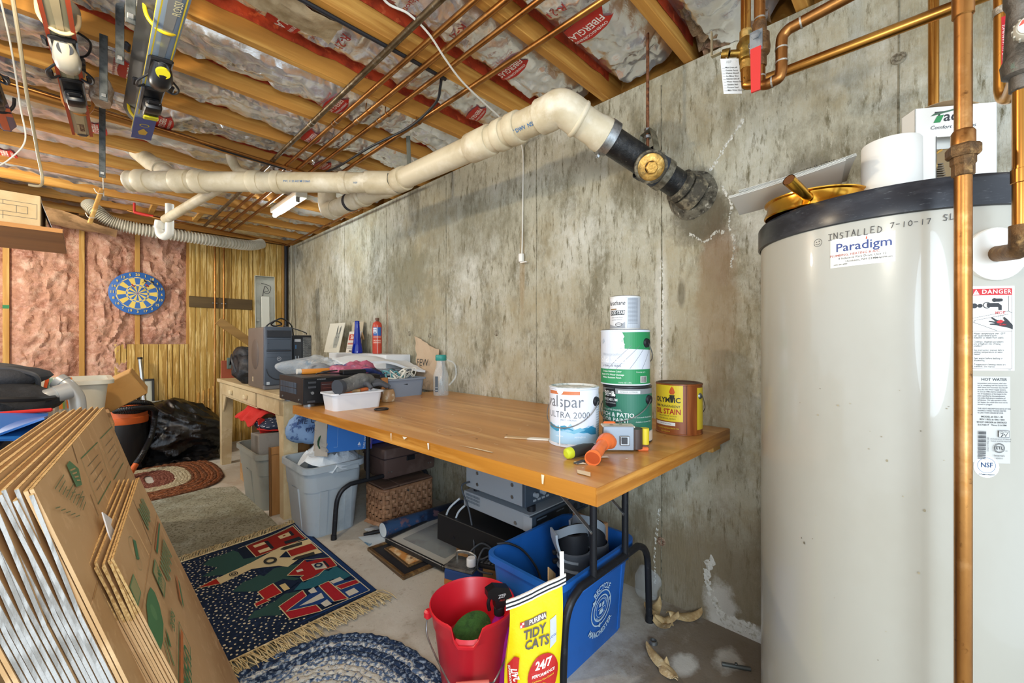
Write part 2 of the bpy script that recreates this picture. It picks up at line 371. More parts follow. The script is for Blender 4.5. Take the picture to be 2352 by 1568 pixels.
B().b6((.80, FY-.07, 1.535), (1.40, FY-.052, 1.655), .003).build('batten', wood('batten_wood', '6f5a36', '4c3b20', 0, 8, .7), wall_f)
B().b6((WX-.075, FY-.07, 0), (WX-.035, FY-.03, 2.36), .003).build('corner_post', wood('corner_wood', 'b98a44', '8a5f28', 2), wall_f)
cop = M('aged_copper', 'b07c44', .36, 1, var=[('80522c', 5, (1, 1, .3), .42, .68), ('c99a66', 9, I3, .56, .74), ('6b4524', 60, I3, .62, .76)], bump=[(50, .05, I3)])
cop2 = M('bright_copper', 'c48d43', .28, 1, var=[('96622f', 4, (1, 1, .3), .44, .7), ('8a5326', 45, I3, .62, .76)])
solder = M('solder', 'b9b4a8', .4, .8, var=[('8b8578', 60, I3, .45, .6)], bump=[(80, .3, I3)])
steel = M('galvanised_steel', 'a5a8a8', .4, .9, var=[('7d8284', 30, I3, .45, .62)])
blk = M('black_steel', '23252a', .42, .3, var=[('3a3c40', 60, I3, .6, .72)], spec=.5)
dkp = M('dull_dark_pipe', '7a6a52', .4, .9, var=[('5a4a34', 12, I3, .42, .62), ('9a9384', 40, I3, .56, .66)])
riser = thing('copper_riser', 'pair of thin copper pipes clamped upright against the wood-look panelling', 'pipe', (1.07, FY-.085, 0))
for x in (1.03, 1.113):
    B().cyl((x-1.07, 0, 0), (x-1.07, 0, 2.33), .0095, n=12).build('pipe', cop, riser)
    B().box((x-1.07, .008, 1.59), (.05, .02, .012), .003).build('clamp', steel, riser)

# ceiling: subfloor, joists, foil-faced batts
b = B(); b.b6((-1.9, -1.3, 2.585), (2.02, 5.9, 2.61)); ceil = struct(b.build('ceiling', wood('subfloor', '8a6a3c', '6a4c26', 0)))
JY = [.712+.406*k for k in range(-2, 13)]; JB = 2.35
for y in JY:
    b = B(); b.b6((-1.9, y-.019, JB), (1.93, y+.019, 2.585), .002); b.build('joist', joist_m, ceil)
b = B(); b.b6((1.93, -1.3, JB-.005), (1.968, 5.9, 2.585)); b.build('rim_joist', joist_m, ceil)
for y, x in ((5.0, .36), (4.6, .62)):
    pass
def foilmat(name, c):
    return M(name, c, .17, .8, bump=[(9, .35, (1, 1.8, 1)), (34, .15, I3)])
foil = foilmat('aluminium_foil_facing', 'e9ebed'); kraft = M('red_kraft_flange', 'b3401e', .55, var=[('7d2410', 14, I3, .45, .65), ('d0653a', 30, I3, .58, .7)], bump=[(40, .4, I3)])
kraft2 = M('brown_kraft', 'b08a5e', .8, var=[('8a6a44', 8, I3, .45, .6)], bump=[(20, .5, I3)])
SAG = {-1: .03, 0: .022, 1: .018, 2: .0, 3: .03, 4: .03, 5: .03, 6: .035, 7: .02}
def batt_z(x, y, k):
    y0 = .712+.406*k; u = (y-y0)/.406; e = max(0, min(1, 4.5*min(u-.05, .95-u)))
    wr = max(0, fr(x*3.1, y*4.3, k*3.7, 1, 4)); cr = abs(fr(x*9+k, y*9, 2, 1, 3))
    ends = max(0, (x-1.2))/.6
    lump = .03*nz(x*1.7, k*5)+.05*max(0, nz(x*2.3+9, k*2))
    return 2.452+(.02 if k == 0 else .04 if k == 1 else 0)+(.03 if k > 1 else 0)-e*(.055+SAG.get(k, .03)+lump+.03*math.sin(PI*max(0, min(1, u))))+(.028*wr*e+.016*cr*e*(1+ends))*flat_(x, y)
BAN = ((1.36, .93, 0, 1.05, .12), (1.35, 1.33, 1, .9, .1), (.55, 1.74, 2, 1.15, -.1), (.9, 2.14, 3, .9, 0), (.93, 2.55, 4, .85, 0), (.3, 2.95, 5, .9, 0), (.05, 3.36, 6, .9, .1), (.15, 2.55, 4, .85, 0), (-.1, 2.14, 3, .9, 0), (1.5, 1.74, 2, .8, .3), (-.35, 4.2, 8, 1, 0), (1.15, 2.95, 5, .85, 0), (-.4, 3.76, 7, .9, 0), (1.3, .52, -1, 1, .1))
def flat_(x, y):
    return min([1]+[max(.12, min(1, (math.hypot((x-a[0])*1.5, y-a[1])-.07)/.06)) for a in BAN])
for k in range(-2, 12):
    if k == 1 or k == 99: x0, x1 = -.1, 1.8
    else: x0, x1 = -1.9 if k > 3 else -1.2, 1.8
    y0 = .712+.406*k+.021; y1 = y0+.364
    nu = int((x1-x0)*(70 if k < 6 else 40)); nv = 24 if k < 6 else 14
    b = B(); b.grid(lambda u, v: (x0+(x1-x0)*u, y0+(y1-y0)*v, batt_z(x0+(x1-x0)*u, y0+(y1-y0)*v, k)+flat_(x0+(x1-x0)*u, y0+(y1-y0)*v)*(.014*(1-abs(nz((x0+(x1-x0)*u)*9+k*7+1.5*nz(v*5, u*20), (y0+(y1-y0)*v)*11, k)))**3-.008+.008*(1-abs(nz((x0+(x1-x0)*u)*19+2*nz(v*7, u*15), (y0+(y1-y0)*v)*21+k, 2)))**3 if 0 < v < 1 else 0)), nu, nv)
    ba = b.build('insulation_batt', foil, ceil)
    for s, y in ((1, y0), (-1, y1)):
        if k == 1 and s == 1: xa = .55
        else: xa = x0
        fl = lambda u, v: (xa+(x1-xa)*u, y+s*(.0015+.004*abs(nz(u*40, v*3, k))), 2.455+(.026 if k > 1 else .03 if k in (0, 1) else 0)-.055*v-.012*v*nz(u*26, k*3+s))
        B().sheet(fl, int((x1-xa)*14), 2, .0008).build('flange', kraft, ba)
def batt_print(x, y, k, s=1, rot=0, extra=True, small=False):
    cr, sr = math.cos(rot), math.sin(rot)
    def wrap(px, py, z):
        # print reads along +Y seen from below; letters point towards +X
        yy = y+px*cr-py*sr; xx = x+px*sr+py*cr
        return (xx, yy, batt_z(xx, yy, k)-.004-z)
    it = [('p', [(-.105*s, .03*s), (-.06*s, .047*s), (0, .052*s), (.06*s, .047*s), (.105*s, .03*s), (.082*s, 0), (.105*s, -.035*s), (.05*s, -.05*s), (0, -.055*s), (-.05*s, -.05*s), (-.105*s, -.035*s), (-.082*s, 0)], 'b3261c'),
          ('t', 'FIBERGLAS', .043*s, 0, -.004*s, 'e6e0d4', {'b': .012, 'sx': .82}), ('t', 'OWENS/CORNING', .018*s, 0, .03*s, 'e6e0d4', {'b': .01})]
    if extra: it += [('t', "World's leading insulation", .018*s, 0, -.066*s, '9c2b22', {'b': .01})]
    prints('lettering', ceil, None, it, wrap, cut=.012, lift=.0006)
for a in BAN:
    batt_print(*a)
# plain red printing between the banners
def batt_note(x, y, k, txt, size, rot=0):
    cr, sr = math.cos(rot), math.sin(rot)
    def wrap(px, py, z):
        yy = y+px*cr-py*sr; xx = x+px*sr+py*cr
        return (xx, yy, batt_z(xx, yy, k)-.004-z)
    prints('lettering', ceil, None, [('t', txt, size, 0, 0, '96302a', {'b': .008})], wrap, cut=.012, lift=.0006)
for a in ((.75, 1.72, 2, 'R-21', .05), (1.05, 1.33, 1, 'R-21', .05), (1.08, 1.33, 1, 'insulation', .03), (.85, 1.33, 1, 'insulation', .035), (1.15, 1.74, 2, 'kraft side must be', .02), (1.1, 1.78, 2, 'leading insulation', .022), (1.2, .95, 0, 'R-21', .045), (.66, 1.74, 2, 'insulation', .03)): batt_note(*a)
# torn facing hanging out of the second bay
def tear(u, v):
    x, y = .40+.30*u, 1.56+.17*v; k = (1-v)*math.sin(PI*min(1, u*.8+.1))
    return (x-.05*v*(1-u), y, 2.415-.045*v-.10*k*u-.02*k+.012*fr(u*5, v*5))
tm0 = M('torn_paper', 'b9a684', .6, var=[('8f7a58', 8, I3, .45, .65)], bump=[(25, .4, I3)])
B().sheet(tear, 14, 10, .001).build('torn_facing', tm0, ceil)
B().sheet(lambda u, v: (.44+.22*u, 1.545+.01*math.sin(u*5)+.004*v, 2.42-.05*v-.02*u), 10, 3, .001).build('flange', kraft, ceil)
b = B()   # loose batt fibres over the wall top by the valve pipes
b.grid(lambda u, v: (1.55+.27*u, .40+.25*v, 2.40-.05*u+.04*fr(u*7, v*7)), 14, 14); b.build('insulation_batt', M('dirty_fibreglass', '8f7455', .95, var=[('4d4034', 9, I3, .45, .6), ('b98d76', 16, I3, .52, .7)], bump=[(30, 1, I3), (90, .8, I3)]), ceil)
# kraft-faced batt hanging loose over the pink wall
b = B(); b.sheet(lambda u, v: (-.75+.95*u, 4.75+.75*v+.06*u, 2.33-.12*u*(1-v)*2-.17*math.sin(PI*v)*(1-.4*u)+.02*fr(u*5, v*5)), 24, 14, .002)
b.build('insulation_batt', kraft2, ceil)
prints('lettering', ceil, frame((-.42, 4.98, 2.195), (.9, .3, -.05), (-.1, .5, .9)), [('p', [(-.09, -.045), (.09, -.045), (.075, 0), (.09, .045), (-.09, .045), (-.075, 0)], 'b3261c'), ('t', 'FIBERG', .05, 0, -.006, 'e6e0d4', {'b': .012}), ('t', 'OWENS CO', .018, 0, .028, 'e6e0d4')])
for x in (.42, .75):
    B().b6((x, 4.79, 2.35), (x+.038, 5.16, 2.56), .002).build('bridging', yel, ceil)
# ================================================================== pipes, lamps and cables overhead
def part(b, name, mat, t, **k): return b.build(name, mat, t, Wd(t), **k)
V = Vector
pvc = M('aged_white_plastic_pipe', 'cec1a3', .45, var=[('b5a583', 5, I3, .46, .68), ('dcd2bb', 9, I3, .52, .72)], bump=[(60, .05, I3)])
pvc_w = M('white_plastic_pipe', 'dcd9cd', .4, var=[('c4beaa', 7, I3, .5, .7)])
iron = M('black_cast_iron', '1b1c1d', .38, .2, var=[('3a3834', 18, I3, .5, .7), ('57514a', 70, I3, .62, .74)], bump=[(70, .35, I3)])
P0, P1, P2, P4 = V((.196, 3.377, 2.113)), V((1.27, 2.206, 2.083)), V((1.293, .994, 2.057)), V((1.83, .681, 1.768))
P3 = P2+(P4-P2)*.345; P5 = V((1.25, 3.02, 2.1))
def lp(a, b, t): return a+(b-a)*t
def ring(t, a, b, t0, t1, r=.066, mat=pvc, name='coupling', taper=True):
    p, q = lp(a, b, t0), lp(a, b, t1); d = (q-p).normalized(); e = .006
    bb = B(); bb.tube([p, p+d*.001, p+d*e, q-d*e, q-d*.001, q], [.056, r-.004, r, r, r-.004, .056], 28); return part(bb, name, mat, t)
dr = thing('drain_pipe', 'thick cream plastic drain pipe bending along under the ceiling towards the concrete wall', 'pipe', tuple(P1))
part(B().tube([P0, lp(P0, P1, .97)], .057, 28), 'pipe', pvc, dr)
part(B().tube([P5, P1, lp(P1, P2, .94)], .057, 28), 'pipe', pvc, dr)
for t0, t1, r in ((-.005, .012, .060), (.03, .075, .067), (.17, .23, .067), (.245, .29, .067), (.46, .50, .066), (.55, .58, .066), (.80, .83, .064)): ring(dr, P0, P1, t0, t1, r)
for t0, t1, r in ((.03, .1, .067), (.56, .68, .067), (.71, .755, .067), (.775, .825, .067)): ring(dr, P1, P2, t0, t1, r)
ring(dr, P1, P5, .04, .15); ring(dr, P1, P5, .42, .47)
part(B().tube(smooth_path([lp(P1, P0, .1), lp(P1, P0, .03), P1, lp(P1, P2, .03), lp(P1, P2, .1)], 4), .066, 28), 'elbow', pvc, dr)
d1 = (P2-P1).normalized(); d2 = (P4-P2).normalized()
arc = [P2-d1*.1, P2-d1*.06, P2-d1*.012+d2*.004+V((0, 0, .006)), P2+d2*.04+V((0, 0, .004)), P2+d2*.08]
part(B().tube(smooth_path(arc, 6), .068, 28), 'elbow', pvc, dr)
ring(dr, P2, P4, .1, .13, .072); part(B().tube([P2+d2*.05, lp(P2, P4, .22), lp(P2, P4, .26), lp(P2, P4, .30)], [.062, .062, .068, .068], 28), 'reducer', pvc, dr)
b = B(); b.lathe([(.066, 0), (.069, .002), (.069, .035), (.066, .037)], 28, 0, (P4-P2).to_track_quat('Z', 'Y').to_matrix().to_4x4()); 
def band(t, at, r, w, mat=steel):
    q = (P4-P2).to_track_quat('Z', 'Y').to_matrix().to_4x4(); q.translation = at
    bb = B(); bb.lathe([(r-.004, 0), (r, .001), (r, w), (r-.004, w+.001)], 30, 0, q)
    return part(bb, 'clamp_band', mat, t), q
ob, q = band(dr, lp(P2, P4, .29), .0715, .036)
q2 = q @ Matrix.Rotation(math.radians(70), 4, 'Z')
bb = B(); bb.box((.077, 0, .012), (.014, .034, .012), .002, 0, q); bb.cyl(q @ V((.08, -.02, .012)), q @ V((.08, .03, .012)), .004)
for a in (-1.2, -.95):
    qq = q @ Matrix.Rotation(a, 4, 'Z'); bb.box((.075, 0, .018), (.012, .02, .012), .002, 0, qq); bb.cyl(qq @ V((.078, -.018, .018)), qq @ V((.078, .022, .018)), .0035)
part(bb, 'clamp_screw', steel, dr)['kind'] = 'stuff'
up = [V((.25, 3.68, 2.40)), V((.30, 3.5, 2.29)), V((.396, 3.172, 2.113))]
part(B().tube(up, .05, 24), 'branch_pipe', pvc, dr); part(B().tube([lp(up[1], up[2], .2), lp(up[1], up[2], .45)], .057, 24), 'coupling', pvc, dr)
sm = smooth_path([(.676, 3.25, 2.45), (.672, 3.19, 2.33), (.69, 3.1, 2.24), (.735, 2.95, 2.165), (.82, 2.80, 2.13), (.9, 2.69, 2.11)], 5)
part(B().tube(sm, .03, 18), 'branch_pipe', pvc, dr)
for i in (12, 19): part(B().tube([sm[i], sm[i+2]], .035, 18), 'coupling', pvc, dr)
tr = [V((.60, 3.02+.0, 2.12)), V((.406, 3.85, 2.035))]
part(B().tube([lp(P0, P1, .38), V((.41, 3.87, 2.03))], .03, 18), 'branch_pipe', pvc, dr)
ut = smooth_path([(.385, 3.9, 2.02), (.378, 3.907, 1.965), (.384, 3.9, 1.925), (.404, 3.88, 1.908), (.425, 3.86, 1.925), (.431, 3.853, 1.965), (.431, 3.853, 2.14)], 6)
part(B().tube(ut, .026, 18), 'trap', pvc_w, dr)
part(B().tube([ut[0], ut[6]], .032, 18), 'slip_nut', pvc_w, dr)
el = smooth_path([P5+V((.002, -.06, -.002)), P5, P5+V((.0, .07, .02)), P5+V((0, .1, .09)), P5+V((0, .1, .24))], 6)
part(B().tube(el, .062, 24), 'elbow', pvc, dr)
for a, c2, tt, off in ((P0, P1, .49, .003), (P1, P5, .66, .003)):
    p = lp(a, c2, tt); d = (c2-a).normalized(); q = d.to_track_quat('Z', 'Y').to_matrix().to_4x4(); q.translation = p
    part(B().lathe([(.0575, -.014), (.0605, -.014), (.0605, .014), (.0575, .014)], 28, 0, q), 'strap', C('black_strap', '20242a', .5), dr)
part(B().tube(smooth_path([(1.33, 2.15, 2.36), (1.335, 2.15, 2.15), (1.325, 2.17, 2.06), (1.27, 2.17, 2.022), (1.215, 2.17, 2.06), (1.215, 2.17, 2.11)], 6), .012, 8, flat=.25), 'strap', C('grey_strap', '5c5c50', .6), dr)
def pipe_print(t, a, c2, tt, txt, size, col, ang=0):
    d = (c2-a).normalized(); p = lp(a, c2, tt); o = V((0, 0, 1.15))-p; o = (o-d*o.dot(d)).normalized()
    o = (Matrix.Rotation(ang, 3, d) @ o); m = frame(p+o*.057, d, o.cross(d))
    prints('lettering', t, m, [('t', txt, size, 0, 0, col, {'b': .01})], .057 if False else None, lift=.0015, inv=Wd(t))
pipe_print(dr, P1, P2, .865, '4\" DWV  NSF', .022, '2f6fa8', .15); pipe_print(dr, P0, P1, .655, 'PVC 1120 ASTM D2665', .016, '3b6f9e', -.1); pipe_print(dr, P0, P1, .87, 'NSF', .014, '4a6f8e')
ci = thing('cast_iron_pipe', 'black cast iron drain stub with brass cleanout entering the concrete wall', 'pipe', tuple(P4))
part(B().tube([lp(P2, P4, .3), lp(P2, P4, .99)], .0555, 28), 'pipe', iron, ci)
hubm = M('tarred_hub', '4a4438', .7, .2, var=[('8a8068', 30, I3, .5, .64), ('2c2a26', 14, I3, .5, .65)], bump=[(60, .6, I3)])
band(ci, lp(P2, P4, .70), .066, .03, M('worn_band', '8a8474', .5, .6, var=[('5c5748', 40, I3, .45, .62)])); part(B().tube([lp(P2, P4, .66), lp(P2, P4, .705)], .064, 28), 'coupling', C('rubber_blue', '2b3440', .5), ci)
part(B().tube([lp(P2, P4, .84), lp(P2, P4, .85), lp(P2, P4, .88), lp(P2, P4, .89)], [.056, .07, .07, .06], 28), 'hub', hubm, ci)
part(B().tube([lp(P2, P4, .895), lp(P2, P4, .93), lp(P2, P4, .97)], [.066, .075, .08], 28), 'hub', hubm, ci)
cp = lp(P2, P4, .61); co_d = (V((0, 0, 1.15))-cp); co_d = (co_d-d2*co_d.dot(d2)*.6+V((0, 0, -.02))).normalized()
part(B().tube([cp, cp+co_d*.085], .058, 28), 'cleanout_body', iron, ci)
q = co_d.to_track_quat('Z', 'Y').to_matrix().to_4x4(); q.translation = cp+co_d*.085
part(B().lathe([(.058, -.02), (.063, -.016), (.063, .004), (.056, .008), (.05, .004)], 30, 0, q), 'cleanout_rim', hubm, ci)
brass = M('tarnished_brass', 'c79a4e', .42, .75, var=[('8c7040', 22, I3, .48, .64), ('5f8a74', 9, I3, .6, .68), ('e0bd74', 40, I3, .55, .7)], bump=[(60, .3, I3)])
bb = B(); bb.lathe([(.051, 0), (.051, .007), (.048, .009), (.024, .009)], 30, 0, q); bb.lathe([(.024, .009), (.024, .03), (.02, .032), (0, .032)], 6, 0, q, sm=False)
part(bb, 'cleanout_plug', brass, ci)
hg = thing('pipe_hanger', 'rusty threaded rod with clevis bracket holding the black drain stub', 'hanger', (1.615, .80, 2.5))
rod_m = M('rusty_rod', '8a5a3c', .6, .5, var=[('5c3a26', 50, I3, .45, .6)])
hp = V((1.615, .80, 0)); 
part(B().tube([hp+V((0, 0, 2.55)), hp+V((0, 0, 1.945))], .0065, 10), 'rod', rod_m, hg)
for z in (1.99, 2.018): part(B().lathe([(0, -.006), (.014, -.006), (.014, .006), (0, .006)], 6, 0, Matrix.Translation(hp+V((0, 0, z))), sm=False), 'nut', steel, hg)
part(B().box(hp+V((0, 0, 2.47)), (.03, .03, .07), .004), 'beam_clamp', blk, hg)
sd = d2.cross(V((0, 0, 1))).normalized(); brk = M('clevis_steel', '6f6a58', .5, .7, var=[('8d8874', 40, I3, .45, .62)])
cl_c = lp(P2, P4, .60)
tp = hp+V((0, 0, 2.003)); pts = [cl_c+sd*.068+V((0, 0, -.02)), cl_c+sd*.069+V((0, 0, .035)), tp+sd*.032, tp+sd*.03, tp-sd*.03, tp-sd*.032, cl_c-sd*.069+V((0, 0, .035)), cl_c-sd*.068+V((0, 0, -.02))]
part(B().tube(pts, .013, 4, flat=1) if False else B().sheet(lambda u, v: [lp(pts[min(int(u*7), 6)], pts[min(int(u*7), 6)+1], u*7-min(int(u*7), 6))+d2*(v-.5)*.03][0], 28, 1, .004), 'clevis', brk, hg)
part(B().lathe([(.0665, -.013), (.0695, -.013), (.0695, .013), (.0665, .013)], 28, 0, (lambda m: m)(Matrix.Translation(cl_c) @ d2.to_track_quat('Z', 'Y').to_matrix().to_4x4())), 'strap', C('dark_strap', '33373c', .5, metal=.5), hg)

# copper heating lines under the joists
def cline(name, label, pts, r, mat, joints=(), loc=None):
    t = thing(name, label, 'pipe', tuple(pts[0])); part(B().tube(pts, r, 14), 'pipe', mat, t)
    for i, a, w in joints:
        p = lp(V(pts[i]), V(pts[i+1]), a); d = (V(pts[i+1])-V(pts[i])).normalized()
        part(B().tube([p-d*w, p+d*w], r*1.18, 14), 'coupling', mat, t)
        for s in (-1, 1): part(B().tube([p+d*(s*w-.002), p+d*(s*w+.002)], r*1.22, 12), 'solder_ring', solder, t)
    return t
for i, (x, y1, r, m, lb) in enumerate(((.86, 5.2, .0125, dkp, 'dull dark pipe under the joists, farthest left of the five parallel pipes'), (.945, 5.3, .011, cop, 'copper pipe under the joists, next to the dull dark pipe'), (1.02, 5.3, .012, cop, 'copper pipe under the joists, middle one of the five parallel pipes'), (1.10, 5.3, .011, cop, 'copper pipe under the joists, second of five from the concrete wall'), (1.255, 3.3, .012, cop, 'copper pipe under the joists, nearest of five to the concrete wall'))):
    t = cline('heating_pipe', lb, [(x, -.9, 2.332), (x, y1, 2.332)], r, m, ((0, (2.35+.9-.1*i)/(y1+.9), .02),))
    for y in (1.93, 2.0) if i else ():
        pass
    if i in (2, 3, 4): part(B().tube(smooth_path([(x-.012, 2.12-.05*i, 2.37), (x-.016, 2.12-.05*i, 2.335), (x, 2.12-.05*i, 2.317), (x+.016, 2.12-.05*i, 2.335), (x+.012, 2.12-.05*i, 2.37)], 4), .0025, 6), 'wire_hook', cop, t)
cline('heating_pipe', 'thin copper pipe running crosswise under the joists above the cream drain', [(-.8, 2.9, 2.318), (1.5, 3.07, 2.318)], .0095, cop)
cline('drain_hose', 'thin black hose running crosswise beside the copper pipe above the cream drain', [(-.2, 2.97, 2.33), (.44, 3.02, 2.33), (.56, 3.03, 2.32), (.95, 3.06, 2.32)], .011, C('black_rubber', '1c1d1f', .5))
cline('heating_pipe', 'copper pipe crossing along the far wall top into the corner', [(.42, 5.1, 2.318), (.58, 5.137, 2.318), (1.69, 5.42, 2.318)], .0095, cop, ((0, .9, .02),))
cline('heating_pipe', 'copper pipe hugging the top of the concrete wall', [(1.69, 5.42, 2.305), (1.67, 3.77, 2.305), (1.66, 2.6, 2.305)], .0095, cop, ((0, .8, .02),))
cline('soil_stack', 'dark upright pipe standing in the far corner beside the panelling', [(1.745, 5.6, 0), (1.745, 5.6, 2.34)], .02, blk)
t = thing('sprinkler_valve', 'red handled shutoff on a small copper line near the far joists', 'valve', (.33, 4.75, 2.24))
part(B().tube([(.26, 4.78, 2.26), (.52, 4.66, 2.2)], .009, 10), 'pipe', cop, t); part(B().tube([(.3, 4.76, 2.25), (.42, 4.71, 2.228)], .013, 10), 'handle', C('red_paint', 'b5261f', .4), t); part(B().tube([(.3, 4.76, 2.25), (.3, 4.76, 2.33)], .009, 10), 'stem', C('red_paint', 'b5261f', .4), t)
# corrugated dryer hose
hs = thing('dryer_hose', 'white corrugated hose sagging along the top of the insulated wall', 'hose', (.076, 4.9, 2.236))
hp_ = smooth_path([(.03, 4.96, 2.30), (.076, 4.9, 2.236), (.176, 4.9, 2.165), (.37, 4.9, 2.14), (.644, 4.92, 2.14), (.93, 4.98, 2.15), (1.25, 5.2, 2.2), (1.4, 5.3, 2.26)], 44)
part(B().tube(hp_, [.048+.0065*(1 if (i//2) % 2 else -1) for i in range(len(hp_))], 14), 'duct', M('hose_plastic', 'c9c4b2', .5, var=[('a8a28c', 6, I3, .48, .68)]), hs)
st = thing('wooden_dowel', 'round wooden dowel hung on wire loops below the joists', 'dowel', (.04, 4.3, 2.0))
part(B().tube([(.09, 4.15, 2.235), (.03, 4.15, 1.98)], .013, 12), 'rod', yel, st)
for z in (2.2, 2.02):
    x = .03+.06*(z-1.98)/.255
    part(B().tube(smooth_path([(x-.03, 4.15, z+.03), (x-.016, 4.138, z), (x+.014, 4.135, z), (x+.018, 4.16, z+.01), (x+.01, 4.17, z+.3 if z > 2.1 else z+.04)], 4), .003, 6), 'wire_loop', C('white_wire', 'd4d0c2', .5), st)
# fluorescent lamp
fl = thing('fluorescent_lamp', 'lit fluorescent tube lamp between joists near the concrete wall', 'lamp', (1.2, 3.82, 2.33))
part(B().b6((1.16, 3.5, 2.30), (1.25, 4.14, 2.345), .004), 'housing', C('white_enamel', 'd8d4c4', .4), fl)
tube_m = M('lit_tube', 'e8f4ff', emit=42)
part(B().tube([(1.185, 3.54, 2.275), (1.185, 4.1, 2.275)], .0165, 14), 'tube', tube_m, fl)
for y in (3.53, 4.11): part(B().box((1.185, y, 2.285), (.03, .016, .05), .003), 'socket', C('grey_socket', '77736a', .5), fl)
# cables
def cable(name, label, pts, r, mat, n=8, cat='cable'):
    t = thing(name, label, cat, tuple(pts[0])); part(B().tube(smooth_path(pts, n), r, 8), 'wire', mat, t); return t
wht = C('white_flex', 'ddd9cc', .45); blkf = C('black_flex', '1d1e22', .5)
t = cable('extension_cord', 'white cord crossing the ceiling and hanging with its socket end down the concrete wall', [(.60, 1.22, 2.36), (.722, 1.326, 2.335), (.82, 1.322, 2.335), (.92, 1.341, 2.325), (1.03, 1.39, 2.31), (1.162, 1.445, 2.30), (1.337, 1.498, 2.30), (1.52, 1.54, 2.29), (1.7, 1.63, 2.3), (1.788, 1.66, 2.27), (1.795, 1.665, 2.0), (1.796, 1.67, 1.75), (1.795, 1.672, 1.665)], .0042, wht)
part(B().box((1.79, 1.672, 1.645), (.022, .03, .05), .006, seg=2), 'socket', C('socket_white', 'eceae2', .4), t)
part(B().box((1.785, 1.65, 1.615), (.012, .05, .006), .002), 'socket_cap', C('socket_white', 'eceae2', .4), t)
cable('power_cable', 'black cable stapled along the lower edge of a joist', [(.2, 1.552, 2.345), (.53, 1.543, 2.343), (.7, 1.543, 2.343), (.95, 1.54, 2.343), (1.15, 1.545, 2.345)], .008, blkf)
cable('black_cable', 'loose black cable drooping across the copper pipes towards the drain', [(1.13, 1.55, 2.36), (1.16, 1.6, 2.335), (1.2, 1.7, 2.315), (1.232, 1.98, 2.315), (1.19, 2.34, 2.31), (1.178, 2.7, 2.31), (1.177, 2.95, 2.33)], .0065, blkf)
cable('pale_cable', 'bundled pale cable running down the far corner behind the computers', [(1.775, 5.5, 2.33), (1.77, 5.48, 1.9), (1.76, 5.45, 1.5), (1.72, 5.4, 1.25), (1.69, 5.35, 1.0), (1.68, 5.3, .85)], .013, C('pale_cable', 'a79f88', .6))
# ================================================================== water heater and its pipework
TX, TY, TR = 1.5, .064, .29
tank_m = M('cream_enamel', 'a9a598', .24, var=[('9f998a', 1.6, (1, 1, .6), .46, .7)], bump=[(14, .02, I3)], coat=.3)
cap_m = M('black_tank_cap', '24262b', .28, var=[('3d3f44', 10, (1, 1, 3), .5, .75), ('5d5f62', 60, (1, 1, 6), .62, .74)])
tk = thing('water_heater', 'tall cream hot water tank with black cap and stickers beside the concrete wall', 'water heater', (TX, TY, 0))
part(B().lathe([(.27, .0), (.29, .006), (.29, 1.43)], 72, 0, T((TX, TY, 0)), cap0=True), 'tank_jacket', tank_m, tk)
part(B().lathe([(.292, 1.422), (.297, 1.424), (.297, 1.478), (.291, 1.487), (.28, 1.488), (0, 1.49)], 72, 0, T((TX, TY, 0))), 'tank_cap', cap_m, tk)
def tmat(deg, z, off=0):
    a = math.radians(deg); n = V((math.cos(a), math.sin(a), 0))
    return frame(V((TX, TY, z))+n*(TR+off), V((0, 0, 1)).cross(n), (0, 0, 1))
part(B().lathe([(.035, -.01), (.052, -.004), (.052, .006), (.05, .008), (0, .008)], 36, 0, tmat(-144.4, 1.325)), 'port_collar', C('white_plastic', 'e2e0d8', .4), tk)
prints('sticker', tk, tmat(174, 1.357), [('r', -.058, -.034, .056, .032, 'e8e5da'), ('t', 'Paradigm', .027, .002, .01, '2b3f78', {'b': .012}), ('t', 'PLUMBING, HEATING & A/C', .0072, -.014, -.007, 'a04030', {'b': .01}), ('t', '8 Industrial Park Drive, Unit 12', .0066, 0, -.0145, '333333'), ('t', 'Hooksett, NH 03106', .0066, 0, -.022, '333333'), ('t', '(603) 641-6400', .0042, -.038, -.028, '333333', {'b': .01}), ('t', 'ParadigmPH.com', .0045, .036, -.022, '333333', {'b': .01}), ('p', [(.0075, .022), (.0105, .022), (.009, .03)], 'c04a30')], TR, .01, inv=Wd(tk), label='white sticker of a plumbing firm')
ink = '3a3836'
hw = [('o', -.075, -.006, .0085, .0093, ink), ('c', -.078, -.004, .0012, ink), ('c', -.072, -.003, .0012, ink), ('l', [(-.08, -.008), (-.0765, -.0105), (-.073, -.0105), (-.0705, -.007)], .0008, ink)]
def strokes(s, x, y, h, sx=.7):
    G = {'I': [[(0, 1), (1, 1)], [(.5, 1), (.5, 0)], [(0, 0), (1, 0)]], 'N': [[(0, 0), (0, 1), (.9, 0), (.9, 1)]], 'S': [[(.9, .9), (.3, 1), (.1, .7), (.8, .4), (.6, 0), (0, .1)]], 'T': [[(0, 1), (1, 1)], [(.5, 1), (.4, 0)]], 'A': [[(0, 0), (.5, 1), (.9, 0)], [(.2, .4), (.75, .4)]], 'L': [[(.1, 1), (0, 0), (.8, .05)]], 'E': [[(.8, 1), (.05, 1), (0, 0), (.8, 0)], [(0, .5), (.6, .5)]], 'D': [[(0, 0), (.1, 1), (.7, .8), (.9, .4), (.5, .05), (0, 0)]], '7': [[(0, .95), (.9, 1), (.3, 0)]], '-': [[(0, .5), (.8, .5)]], '1': [[(.5, 1), (.4, 0)]], '0': [[(.5, 1), (.1, .7), (.1, .2), (.5, 0), (.9, .3), (.85, .8), (.5, 1)]]}
    out = []
    for i, ch in enumerate(s):
        for ln in G.get(ch, []): out.append(('l', [(x+(i+a*.68)*h*sx, y+b_*h+.0012*math.sin(i*2)) for a, b_ in ln], .0013, ink))
    return out
